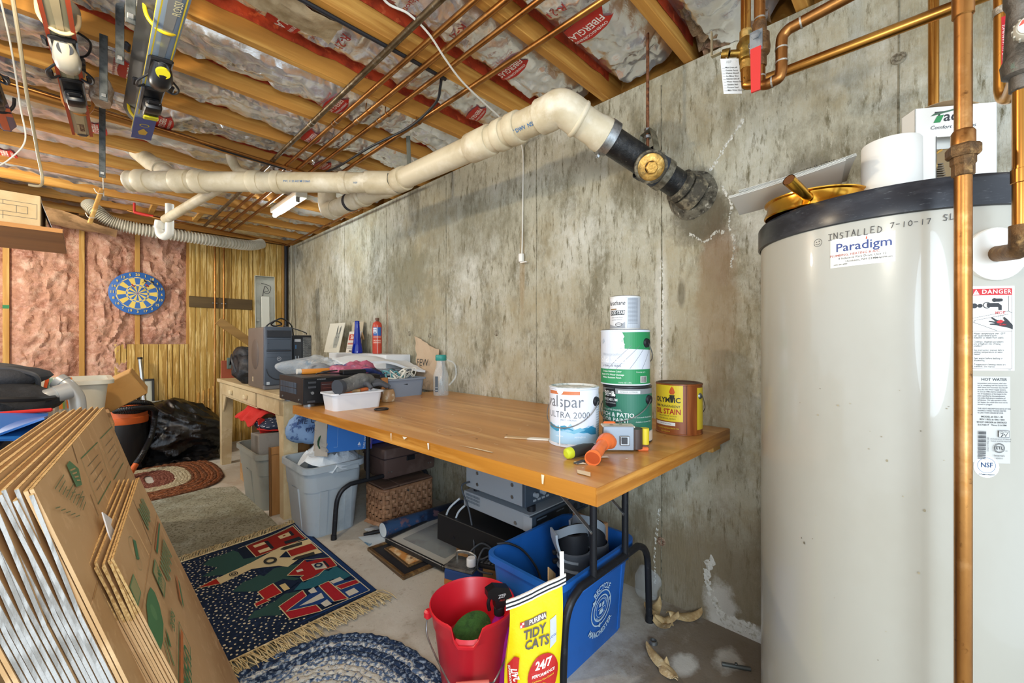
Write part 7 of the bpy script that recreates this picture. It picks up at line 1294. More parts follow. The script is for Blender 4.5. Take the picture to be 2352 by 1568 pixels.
# larger stack, nearest box first; boards stand on the floor and lean away to the left
FB, TF, TN = V((.318, 1.72, 0)), V((.047, 1.89, .94)), V((-.05, .911, .94))
ey = (TF-TN).normalized(); up_ = (TF-FB); up_ = (up_-ey*up_.dot(ey)); Hs = up_.length; up_ = up_.normalized(); Lh = (TF-TN).length
nb = ey.cross(up_).normalized(); nb = nb if nb.x > 0 else -nb
names = ('nearest printed', 'second', 'third', 'fourth', 'fifth', 'sixth', 'seventh', 'eighth', 'ninth')
B0 = TN-up_*Hs
st = .0125
for k in range(9):
    rr = random.Random(k+3); off = -nb*(st*k)+ey*(rr.uniform(-.008, .008) if k else 0); off = off+V((0, 0, -(off.z)))+up_*rr.uniform(-.012, .004)*(k > 0)
    # ey x up must point towards nb for the front face
    lab = 'nearest large flattened moving box with green printing in the leaning stack' if k == 0 else '%s large flattened moving box from the front in the leaning stack' % names[k]
    t, m, n = flatbox(lab, tuple(B0+off), tuple(ey), tuple(up_), Lh, Hs, .0105, wedge if 0 < k < 8 else card, .20, k == 0)
    t['group'] = 'large flattened moving boxes'
    if k == 0:
        sgn = 1 if n.dot(nb) > 0 else -1
        fm_ = m @ T((0, 0, .0006))
        H0 = Hs
        def G(pts): return [(x, H0-y) for x, y in pts]
        q1 = [(.355, .036), (.605, .049), (.553, .146), (.321, .133)]; q2 = [(.665, .05), (.955, .064), (.862, .17), (.599, .154)]
        bl = lambda q, u, v: ((q[0][0]*(1-u)+q[1][0]*u)*(1-v)+(q[3][0]*(1-u)+q[2][0]*u)*v, (q[0][1]*(1-u)+q[1][1]*u)*(1-v)+(q[3][1]*(1-u)+q[2][1]*u)*v)
        it = [('l', G([(.334, .0), (.312, .035)]), .004, '5f431f'), ('l', G([(.295, .103), (.282, .146)]), .003, '5f431f'), ('l', G([(.02, .2), (Lh-.02, .2)]), .0018, '9a7544')]
        for q in (q1, q2):
            it += [('l', G([q[0], q[1]]), .0026, inkg), ('l', G([q[2], q[3]]), .0026, inkg), ('l', G([q[1], q[2]]), .0016, inkg), ('l', G([q[3], q[0]]), .0016, inkg)]+[('l', G([bl(q, .14, f), bl(q, .80, f)]), .0014, '54604a') for f in (.24, .42, .6, .78)]
        it += [('p', G([(.213, .017), (.247, .016), (.288, .043), (.257, .07), (.21, .061)]), '4a7f55')]+[('l', G([(.222+.004*i, .03+.008*i), (.262-.002*i, .036+.008*i)]), .003, 'b89a6c') for i in range(4)]
        it += [('l', G([(.08+.012*i, .026+.009*i), (.165+.012*i-.02*(i % 3), .024+.009*i)]), .0022, '6f7a52') for i in range(9)]+[('l', G([(.035+.02*i, .046+.011*(i % 5)), (.06+.02*i, .052+.011*(i % 5))]), .0018, '6f7a52') for i in range(9)]
        prints('lettering', t, fm_, it, inv=Wd(t))
ws_ = thing('white_pouch', 'white paper slip tucked between the two leaning box stacks', 'paper', (.06, 1.1, .7))
wm_ = frame(B0+ey*(Lh*.22)+up_*(Hs*.62)+nb*.012, ey, up_); part(B().prism([(0, 0), (.13, .0), (.14, .10), (.09, .2), (.03, .24), (.0, .2)], 0, .002, 0, wm_), 'slip', C('slip_white', 'dfe0e2', .5), ws_)
# smaller stack in front
TF2, TN2, FB2 = V((.107, 1.53, .78)), V((.036, .987, .78)), V((.365, 1.46, 0))
ey2 = (TF2-TN2).normalized(); up2 = TF2-FB2; up2 = up2-ey2*up2.dot(ey2); Hs2 = up2.length; up2 = up2.normalized(); L2 = (TF2-TN2).length
nb2 = ey2.cross(up2).normalized(); nb2 = nb2 if nb2.x > 0 else -nb2; B2_ = TN2-up2*Hs2
for k in range(6):
    rr = random.Random(k+30); off = -nb2*(.0092*k)+ey2*rr.uniform(-.005, .005)*(k > 0); off = off+V((0, 0, -off.z))+up2*rr.uniform(-.008, .003)*(k > 0)
    lab = 'nearest small flattened moving box with green plant print' if k == 0 else '%s small flattened moving box from the front of the short stack' % names[k]
    t, m, n = flatbox(lab, tuple(B2_+off), tuple(ey2), tuple(up2), L2, Hs2, .008, flute, .11, k == 0)
    t['group'] = 'small flattened moving boxes'
    if k == 0:
        H0 = Hs2; G = lambda pts: [(x, H0-y) for x, y in pts]
        it = [('l', G([(.346, .003), (.303, .108)]), .003, '5f431f'), ('l', G([(.01, .110), (L2-.01, .112)]), .0014, '9a7544'),
              ('p', G([(.172, .036), (.188, .047), (.145, .072), (.128, .062)]), inkg), ('o', .15, H0-.047, .03, .0312, '7d8a5c', {'sy': .8}), ('o', .13, H0-.074, .02, .0212, '7d8a5c', {'sy': .6}),
              ('p', G([(.0, .058), (.058, .061), (.048, .097), (-.01, .095)]), '5f8a5c'), ('p', G([(.004, .061), (.053, .064), (.045, .094), (-.004, .092)]), '9c9a66'),
              ('p', G([(.123, .127), (.133, .146), (.12, .17), (.084, .192), (.03, .195), (-.012, .188), (-.008, .137), (.038, .121), (.08, .12)]), '4b8050'), ('c', .06, H0-.15, .016, '5f8f5c'), ('p', G([(.084, .2), (.075, .215), (.057, .231), (.05, .22)]), '4b8050'), ('l', G([(.05, .205), (.018, .244)]), .006, '5c8a55'), ('l', G([(.03, .2), (.0, .226)]), .004, '5c8a55')]
        it += [('r', .34+.019*i, H0-.085+.004*(i % 3), .352+.019*i, H0-.026-.006*(i % 2), '6a8a5c') for i in range(6)]
        it += [('p', G([(.50, .124), (.50, .132), (.31, .138), (.31, .128)]), inkg), ('p', G([(.50, .120), (.50, .123), (.31, .127), (.31, .122)]), 'c2703a'), ('p', G([(.262, .126), (.25, .187), (.178, .187), (.19, .126)]), '5a8456'), ('p', G([(.256, .130), (.244, .183), (.184, .183), (.196, .130)]), 'a99662'), ('t', 'SMALL', .032, .22, H0-.157, '47804e', {'rot': PI+.2, 'b': .03, 'sx': .7})]
        it += [('r', .28+.022*i, H0-.20-.01*(i % 2), .294+.022*i, H0-.155, '6a8a5c') for i in range(8)]+[('p', G([(.30, .262), (.39, .235), (.385, .246), (.30, .274)]), 'c8743a'), ('p', G([(.30, .276), (.385, .248), (.38, .262), (.30, .288)]), '5a8456')]
        it += [('l', G([(.191, .258), (.178, .318), (-.08, .318), (-.08, .258), (.191, .258)]), .003, inkg), ('p', G([(.18, .268), (.178, .280), (-.07, .280), (-.07, .268)]), 'c8743a'), ('t', 'U-HAUL', .052, .06, H0-.301, inkg, {'rot': PI, 'b': .03, 'sh': .2, 'sx': .95}), ('t', 'REUSE', .03, .15, H0-.225, '4b8050', {'rot': PI, 'b': .02, 'sx': .8})]
        prints('lettering', t, m @ T((0, 0, .0006)), it, inv=Wd(t))
# grey crate and bits at the lower left corner, mostly hidden
gcr = thing('grey_crate', 'grey plastic crate edge at the lower left behind the box stack', 'crate', (-.45, 1.2, 0)); open_box('tub', gcr, (-.62, .95, 0), (-.30, 1.5, .5), .01, .006, C('grey_crate', '8f9aa3', .5), rim=.03, rad=.03)
# carton bench carrying the pile on the left
sup = thing('storage_carton', 'big brown carton with raised flap beside the white tub', 'box', (.0, 3.1, 0))
part(B().b6((-.35, 2.65, 0), (.1, 3.3, .78), .004), 'carton', kc, sup)
c2x = thing('storage_carton', 'tan carton with slanted open lid behind the box stacks', 'box', (.15, 3.35, 0)); part(B().b6((-.12, 3.34, 0), (.085, 3.6, .76), .004), 'carton', kc, c2x)
flm = frame((.07, 3.25, .84), (.93, .1, .42), (-.42, .0, .93)) ; flm = Matrix.Translation((.11, 3.3, .86)) @ Matrix.Rotation(-.55, 4, 'Y') @ Matrix.Rotation(-.1, 4, 'Z')
part(B().b6((-.12, -.02, -.09), (.13, .26, .06), .004, 0, flm), 'lid', M('tan_lid', 'b98a48', .65, var=[('a5783a', 5, I3, .5, .7)]), c2x)
wt = thing('white_tub', 'large white plastic tub with towel on the carton pile at left', 'tub', (-.03, 2.95, .78))
open_box('tub', wt, (-.31, 2.72, .782), (.085, 3.12, .975), .02, .004, M('ivory_tub', 'd2ccb8', .4), rim=.018, rad=.06, lip=.018)
tw = thing('striped_towel', 'striped orange green and white towel hanging over the white tub rim', 'towel', (-.09, 2.7, .9))
for i, c_ in enumerate(('d9742f', 'e6dfcc', '7f9a4e', 'e8c65a', 'e6dfcc', 'd4582a', '8fb0a4', 'e6dfcc', 'e08a3a', '7f9a4e', 'e6dfcc', 'd9742f')):
    x = -.175+.0115*i; pth = [V((x, 2.80, .90)), V((x, 2.72, .985)), V((x+.001, 2.70, .992)), V((x+.002, 2.685, .985)), V((x+.006*math.sin(i), 2.68, .93)), V((x+.01*math.sin(i*1.7), 2.675, .86))]; pp_ = smooth_path(pth, 4)
    part(B().sheet(lambda u, v: pp_[min(int(u*20), 20)]+V((.0112*v, .004*math.sin(i*1.3), 0)), 20, 1, .003), 'stripe', C('towel_'+c_, c_, .85), tw)
for i, (x, y, z, lb_) in enumerate(((-.10, 2.28, .93, 'grey satin pipe elbow lying nearer on the box stack'), (-.045, 2.45, .955, 'grey satin pipe elbow lying farther back by the towel'))):
    t = thing('pipe_elbow', lb_, 'pipe fitting', (x, y, z)); sv_ = M('satin_grey', 'b6b7b4', .35, .35)
    part(B().tube(smooth_path([(x-.035, y+.0, z-.1), (x-.03, y, z-.03), (x-.008, y, z+.015), (x+.035, y+.02, z+.03)] if i == 0 else [(x+.03, y, z-.1), (x+.025, y, z-.03), (x+.0, y, z+.02), (x-.02, y+.01, z+.035)], 6), .026, 20), 'bend', sv_, t)
    e = V((x+.025, y+.015, z+.026)) if i == 0 else V((x-.012, y+.005, z+.03)); d_ = V((.045, .02, .014)) if i == 0 else V((-.02, .01, .016)); part(B().tube([e, e+d_*.8], .031, 20), 'collar', sv_, t)
    part(B().tube([(x-.035, y, z-.11), (x-.035, y, z-.1)] if i == 0 else [(x+.03, y, z-.11), (x+.03, y, z-.1)], .03, 20), 'collar', sv_, t)
db_ = thing('duffel_bag', 'black duffel bag with zip heaped on the pile at far left', 'bag', (-.25, 2.4, .85))
part(blob(bagf((-.26, 2.35, .93), (.2, .2, .07), 31, crease=.15), 30, 14), 'bag_body', M('black_canvas', '26272a', .7, var=[('3a3b3e', 20, I3, .5, .7)], bump=[(60, .4, I3)]), db_)
part(blob(bagf((-.27, 2.45, 1.02), (.17, .15, .06), 33, crease=.25), 26, 12), 'bag_flap', M('grey_canvas', '3b3c40', .7, bump=[(60, .4, I3), (8, .4, I3)]), db_)
part(B().tube(smooth_path([(-.34, 2.32, 1.05), (-.22, 2.33, 1.06), (-.13, 2.36, 1.03), (-.12, 2.4, .98)], 8), .008, 6), 'zip', C('zip_grey', '6a6a6c', .4, metal=.5), db_)
part(B().tube(smooth_path([(-.4, 2.16, .95), (-.25, 2.145, .965), (-.12, 2.17, .955), (-.075, 2.25, .95)], 8), .009, 6), 'piping', C('piping_black', '141518', .5), db_)
und = thing('storage_carton', 'brown carton under the black bag, hidden behind the box stack', 'box', (-.3, 2.35, 0)); part(B().b6((-.5, 2.05, 0), (-.1, 2.60, .84), .004), 'carton', kc, und)
bc = thing('blue_cover', 'blue plastic cover with upturned edge between bag and box stack', 'cover', (-.2, 1.98, .86))
bcm = M('blue_cover', '2468b8', .35); part(B().sheet(lambda u, v: (-.36+.28*u, 1.78+.26*v, .875+.045*v+.018*math.sin(PI*u)), 10, 6, .006), 'sheet', bcm, bc)
part(B().sheet(lambda u, v: (-.20+.12*u, 1.80+.2*v, .885+.05*u*(1-v)+.03*v), 6, 6, .006), 'edge', bcm, bc); part(B().box((-.2, 2.03, .93), (.26, .015, .012), .004), 'red_trim', MATS['red_fabric'], bc)
part(B().b6((-.36, 1.80, .60), (-.16, 2.03, .868), .003), 'filling', C('cover_fill', '3f4a5c', .8), bc)
shoe = thing('grey_shoe', 'grey and tan fabric shoe resting on top of the large box stack', 'shoe', (-.24, 1.35, .92))
part(blob(bagf((-.235, 1.52, .925), (.07, .13, .045), 41, crease=.08), 24, 12), 'upper', M('shoe_grey', '59606a', .8, bump=[(120, .4, I3)]), shoe); part(blob(bagf((-.26, 1.40, .92), (.06, .08, .04), 42, crease=.06), 20, 10), 'toe', C('shoe_tan', 'b79a7a', .7), shoe)
part(B().tube([(-.2, 1.44, .965), (-.2, 1.6, .975)], .006, 6), 'lace', wht, shoe)
part(B().b6((-.3, 1.38, .55), (-.17, 1.62, .885), .003), 'filler', C('cover_fill', '3f4a5c', .8), shoe)
# vacuum cleaner
vc = thing('vacuum_cleaner', 'orange and black wet vacuum with black hose on the floor', 'vacuum', (.27, 5.17, 0))
om = M('orange_vac', 'd0622a', .4, var=[('b9541f', 4, I3, .5, .7)]); vx, vy = .27, 5.17
part(B().lathe([(.0, .02), (.13, .02), (.145, .04), (.15, .42), (.14, .43)], 32, 0, T((vx, vy, 0))), 'tank', C('vac_black', '1b1c1f', .35), vc)
part(B().lathe([(.152, .42), (.156, .43), (.156, .475), (.15, .48), (.148, .56), (.135, .59), (0, .60)], 32, 0, T((vx, vy, 0))), 'head', om, vc)
part(B().b6((vx-.06, vy-.1, .60), (vx+.06, vy+.06, .675), .02, seg=2), 'motor_cap', om, vc); part(B().tube(smooth_path([(vx-.08, vy-.05, .58), (vx-.07, vy-.05, .70), (vx+.07, vy-.05, .70), (vx+.08, vy-.05, .58)], 6), .014, 8), 'handle', C('vac_black', '1b1c1f', .35), vc)
for a in range(4): part(B().cyl((vx+.14*math.cos(a*1.57+.5), vy+.14*math.sin(a*1.57+.5), .03), (vx+.16*math.cos(a*1.57+.5), vy+.16*math.sin(a*1.57+.5), .03), .03), 'caster', C('vac_black', '1b1c1f', .35), vc)
vh = smooth_path([(x_+.07, y_+.85, z_) for x_, y_, z_ in [(.13, 4.2, .56), (.1, 4.1, .60), (.2, 4.05, .63), (.32, 4.1, .61), (.36, 4.22, .56), (.25, 4.12, .54), (.12, 4.1, .56), (.2, 4.02, .58), (.36, 4.08, .56), (.385, 4.2, .45), (.36, 4.15, .3), (.30, 4.0, .2), (.24, 3.9, .12)]], 22)
part(B().tube(vh, [.021+.003*(i % 2) for i in range(len(vh))], 10), 'hose', C('hose_black', '141518', .35), vc)
part(B().tube([(.31, 4.75, .12), (.27, 4.71, .06), (.24, 4.69, .03)], [.022, .024, .03], 12), 'hose_tip', om, vc)
wa = thing('vacuum_wand', 'shiny chrome vacuum wand leaning upright against the panelling', 'wand', (.44, 5.5, 0))
chr_ = M('chrome', 'b9b7b0', .15, 1); part(B().tube([(.46, 5.46, 0), (.395, 5.60, 1.0)], .018, 16), 'tube', chr_, wa)
w0, w1 = V((.46, 5.46, 0)), V((.395, 5.60, 1.0))
for t_ in (.62, .98): part(B().tube([lp(w0, w1, t_), lp(w0, w1, t_+.02)], .0205, 16), 'collar', blkf, wa)
pf2 = thing('glass_panel', 'dark framed glass panel leaning on the panelling behind the wand', 'frame', (.36, 5.58, 0)); pfm = frame((.27, 5.58, 0), (1, 0, 0), (0, .12, 1))
for lo, hi in (((0, 0, 0), (.02, .78, .02)), ((.22, 0, 0), (.24, .78, .02)), ((0, .76, 0), (.24, .78, .02)), ((0, 0, 0), (.24, .02, .02))): part(B().b6(lo, hi, .002, 0, pfm), 'frame_rail', C('frame_dark', '3a3a36', .5), pf2)
part(B().b6((.02, .02, .006), (.22, .76, .01), 0, 0, pfm), 'pane', C('pane_grey', 'b9b9a6', .2), pf2)
lb2 = thing('printed_carton', 'pale printed carton standing beside the black garbage bag', 'box', (.55, 5.55, 0)); part(B().b6((.47, 5.48, 0), (.70, 5.62, .55), .003), 'carton', M('blue_print_card', 'a9b3b4', .6, var=[('6d88a0', 12, I3, .52, .6)]), lb2)
bk_ = thing('garbage_bag', 'full shiny black garbage bag slumped on the floor by the desk', 'garbage bag', (.70, 5.36, 0))
gbm = M('garbage_film', '08080a', .17, bump=[(7, .5, (1, 1, .5)), (24, .5, (1, 1, .45))], spec=.7)
def gbf(u, v):
    a = 2*PI*u; p = PI*(v-.5); d = V((math.cos(a)*math.cos(p), math.sin(a)*math.cos(p), math.sin(p)))
    rid = (1-abs(nz(a*1.1+2*d.z, d.z*1.3, 3)))**5*.09+(1-abs(nz(a*2.4-1.5*d.z, d.z*2.2, 7)))**6*.06+(1-abs(nz(d.x*3, d.z*5+a, 9)))**6*.04
    k = .93+.16*fr(d.x*1.3+3, d.y*1.3, d.z*1.3, 1, 2)+rid*math.cos(p)
    z = .27+.33*d.z*k; wx = 1+.22*max(0, .3-d.z)
    q = V((.70+.335*d.x*k*wx, 5.36+.27*d.y*k*wx, z))
    if d.z > .2: q.x += -.16*(d.z-.2)
    q.z = max(.004+.008*abs(nz(q.x*20, q.y*20)), q.z); q.y = min(q.y, 5.66); return q
part(blob(gbf, 110, 60), 'film', gbm, bk_)
part(B().sheet(lambda u, v: (.33+.62*u, 4.98+.2*v+.05*math.sin(u*5)-.12*(1-u)*(1-v)*0, .012+.08*v*v+.035*abs(fr(u*6, v*4, 2))), 30, 12, .001), 'skirt', gbm, bk_)
crt = thing('light_scrap', 'pale wood scraps standing behind the garbage bag', 'wood', (.9, 5.62, 0)); 
for i in range(4): part(B().tube([(.86+.05*i, 5.62, 0), (.88+.045*i, 5.66, .60+.02*i)], .009, 6), 'stick', yel, crt)
# shelf and carton at upper left
shf = thing('hanging_shelf', 'brown board shelf hung below the joists at far left', 'shelf', (-.3, 2.9, 1.6))
part(B().b6((-1.2, 2.6, 1.612), (-.062, 3.2, 1.628), .001), 'board', wood('shelf_wood', '8f5f2c', '74481c', 0, 6, .45), shf); part(B().b6((-1.2, 2.597, 1.6115), (-.062, 2.6, 1.6285)), 'edge', wood('shelf_edge', 'c78a3c', 'a86c22', 0, 6, .5), shf)
for x, y in ((-.9, 2.65), (-.9, 3.15), (-.35, 3.15)): part(B().tube([(x, y, 1.62), (x, y, 2.36)], .006, 6), 'rod', steel, shf)
scx = thing('shelf_carton', 'pale carton with line drawing on the hanging shelf', 'box', (-.4, 2.8, 1.63))
part(B().b6((-.62, 2.62, 1.629), (-.125, 3.05, 1.758), .002), 'carton', M('pale_carton', 'd3b98c', .7, var=[('c0a474', 6, I3, .5, .7)]), scx); part(B().sheet(lambda u, v: (-.125+.03*v, 2.66+.3*u, 1.63+.11*(1-v*.9)+.01*nz(u*8, v*4)), 10, 4, .001), 'liner', C('liner_white', 'c9ccd0', .6), scx)
dgm = frame((-.235, 2.6195, 1.69), (1, 0, 0), (0, 0, 1)); prints('drawing', scx, dgm, [('l', [(-.09, -.03), (.10, -.03), (.10, .03), (-.09, .03), (-.09, -.03)], .0014, '3b342a'), ('l', [(-.06, -.014), (.075, -.014), (.075, .014), (-.06, .014), (-.06, -.014)], .0014, '3b342a'), ('l', [(.01, .014), (.01, .03)], .0014, '3b342a'), ('l', [(.045, -.014), (.045, .014)], .0014, '3b342a'), ('l', [(.01, -.045), (.01, -.014)], .0014, '3b342a'), ('p', [(-.08, .044), (-.05, .05), (-.02, .046), (.0, .05), (-.005, .055), (-.04, .058), (-.075, .052)], '8a8272')], inv=Wd(scx))
# dart board
dbd = thing('dartboard', 'blue and yellow dartboard hanging on the pink insulation', 'dartboard', (.382, FY-.10, 1.645))
DR = .215; dm = frame((.382, FY-.085, 1.645), (1, 0, 0), (0, 0, 1)); blu, yel2 = '2f66ae', 'e3c65a'
part(B().lathe([(0, -.02), (DR-.004, -.02), (DR, -.016), (DR, -.002), (DR-.003, 0), (0, 0)], 56, 0, dm), 'disc', C('dart_blue', blu, .5), dbd)
di = [('c', 0, 0, DR*.76, 'e6e0c4')]
for k in range(20):
    a0 = PI/2-PI/20+2*PI*k/20; aa = [a0+PI/10*j/3 for j in range(4)]
    for r0, r1, f in ((.03, .34, 0), (.36, .40, 1), (.42, .56, 0), (.42, .72, 0), (.72, .75, 1)):
        if (r0, r1) == (.42, .56): continue
        col = (yel2 if (k % 2) ^ f else blu); di.append(('p', [(DR*r0*math.cos(t_), DR*r0*math.sin(t_)) for t_ in aa]+[(DR*r1*math.cos(t_), DR*r1*math.sin(t_)) for t_ in aa[::-1]], col))
di += [('c', 0, 0, DR*.045, '5c6fa0'), ('c', 0, 0, DR*.02, 'b8442e')]
for k, n_ in enumerate((20, 1, 18, 4, 13, 6, 10, 15, 2, 17, 3, 19, 7, 16, 8, 11, 14, 9, 12, 5)): a = PI/2-2*PI*k/20; di.append(('t', str(n_), .034, DR*.87*math.cos(a), DR*.87*math.sin(a), yel2, {'b': .025}))
prints('face_print', dbd, dm, di, inv=Wd(dbd), lift=.0004)
for i, (x, z, c_, lb_) in enumerate(((-.06, .05, 'b8362a', 'red dart stuck left of the board centre'), (.045, .06, 'b8362a', 'red dart stuck right of the board centre'), (.03, .105, '20242c', 'black dart stuck near the number one'), (.085, .10, '20242c', 'black dart stuck near the number eighteen'))):
    t = thing('dart', lb_, 'dart', tuple(dm @ V((x, z, 0)))); p0 = dm @ V((x, z, -.002)); p1 = dm @ V((x+.025, z+.02, .10))
    part(B().tube([p0, lp(p0, p1, .3), lp(p0, p1, .5), lp(p0, p1, .7)], [.0012, .002, .004, .0025], 8), 'barrel', steel, t)
    dd = (p1-p0).normalized(); s1_ = dd.orthogonal().normalized(); s2_ = dd.cross(s1_)
    for s in (s1_, s2_): part(B().add([lp(p0, p1, .68)+s*.002, lp(p0, p1, .8)+s*.018, p1+s*.018, p1-s*.018, lp(p0, p1, .8)-s*.018, lp(p0, p1, .68)-s*.002], [(0, 1, 2, 3, 4, 5)]), 'flight', C('flight_'+c_, c_, .5), t)

# ================================================================== carpets and rugs
cpt = M('carpet_green_grey', 'b4b29c', .95, var=[('94917c', 3, I3, .45, .65), ('c2c5b4', 9, I3, .5, .7), ('6a6650', 90, I3, .5, .66)], bump=[(90, 1, I3), (300, .8, I3)], spec=.1)
ct = thing('carpet', 'worn grey green carpet remnant between the box stacks and the desk', 'carpet', (0, 2.8, 0))
b = B(); b.prism([(-.9, .9), (.335, 1.45), (.5, 1.72), (.80, 2.2), (.85, 2.85), (.855, 3.3), (.84, 3.9), (.6, 4.05), (-.9, 4.2)], .001, .007); part(b, 'carpet', cpt, ct)
def rug_ring(t, c, ax, ay, p, w, mat, h=.009, n=None, bump=.3, ph=0):
    """one braid: a flattened plaited tube along a rounded oval"""
    per = 2*PI*math.sqrt((ax*ax+ay*ay)/2); n = n or max(24, int(per/.009)); vs = []; k = 6
    for i in range(n):
        a = 2*PI*i/n; ca, sa = math.cos(a), math.sin(a); e = 2/p
        x = ax*math.copysign(abs(ca)**e, ca); y = ay*math.copysign(abs(sa)**e, sa); nx, ny = x/ax**2, y/ay**2; l = math.hypot(nx, ny) or 1
        s = PI*i/2+ph; b1 = 1+bump*math.sin(s); off = .12*w*math.sin(s/2)
        for j in range(k):
            q = PI*j/(k-1); r = -math.cos(q)*w*.56+off; z = math.sin(q)*h*b1
            vs.append((c[0]+x+nx/l*r, c[1]+y+ny/l*r, c[2]+.001+max(0, z)))
    b = B(); b.add(vs, [(i*k+j, ((i+1) % n)*k+j, ((i+1) % n)*k+j+1, i*k+j+1)[::-1] for i in range(n) for j in range(k-1)], 0, True); return part(b, 'braid', mat, t, auto=False)
def brd(n, c1, c2, lo, hi, c3=None): return M(n, c1, .95, var=[(c2, 75, I3, lo, hi)]+([(c3, 38, I3, .55, .66)] if c3 else []), bump=[(150, .7, I3)], spec=.1)
b1 = brd('braid_navy', '2c3c58', '8fa0b4', .5, .6, '1d2840'); b2 = brd('braid_blue_white', '5a6f8e', 'd0d2cc', .45, .56, '2f4366'); b3 = brd('braid_cream', 'c4c2b8', '50658a', .54, .62, 'd8d4c6')
rg = thing('braided_rug', 'round blue and cream braided rug at the bottom front of the floor', 'rug', (.46, 1.2, 0))
for i in range(19):
    f = 1-i*.0255/.47; w = .0245
    if i < 16 or True:
        ax, ay = .395-i*.0212, .47-i*.0215
        if ax < .03: break
        m = (b1, b1, b2, b1, b1, b2, b2, b3, b3, b2, b3, b3, b3, b2, b3, b3, b3, b3, b3)[i]; rug_ring(rg, (.455, 1.2, .007), ax, ay, 2.5, w, m, ph=i*1.7)
q1 = brd('braid_brown', '5a3826', '8a6248', .5, .62, '3f2618'); q2 = brd('braid_rust', '7a4528', 'a8795a', .5, .62, '55301e'); q3 = brd('braid_tan', 'a39678', 'c9bfa2', .46, .6, '7f7458'); q4 = brd('braid_core', '6b3f34', '9a6a58', .5, .62)
br = thing('braided_rug', 'oval brown and tan braided rug in front of the garbage bag', 'rug', (.4, 4.55, 0))
for i in range(21):
    ax, ay = .47-i*.0215, .60-i*.0222
    if ax < .02: break
    m = (q1, q2, q1, q2, q2, q1, q2, q1, q2, q1, q3, q3, q3, q3, q3, q4, q4, q4, q4, q4, q4)[i]; rug_ring(br, (.38, 4.58, .007), ax, ay, 2.9, .0245, m, n=130, ph=i*1.7)
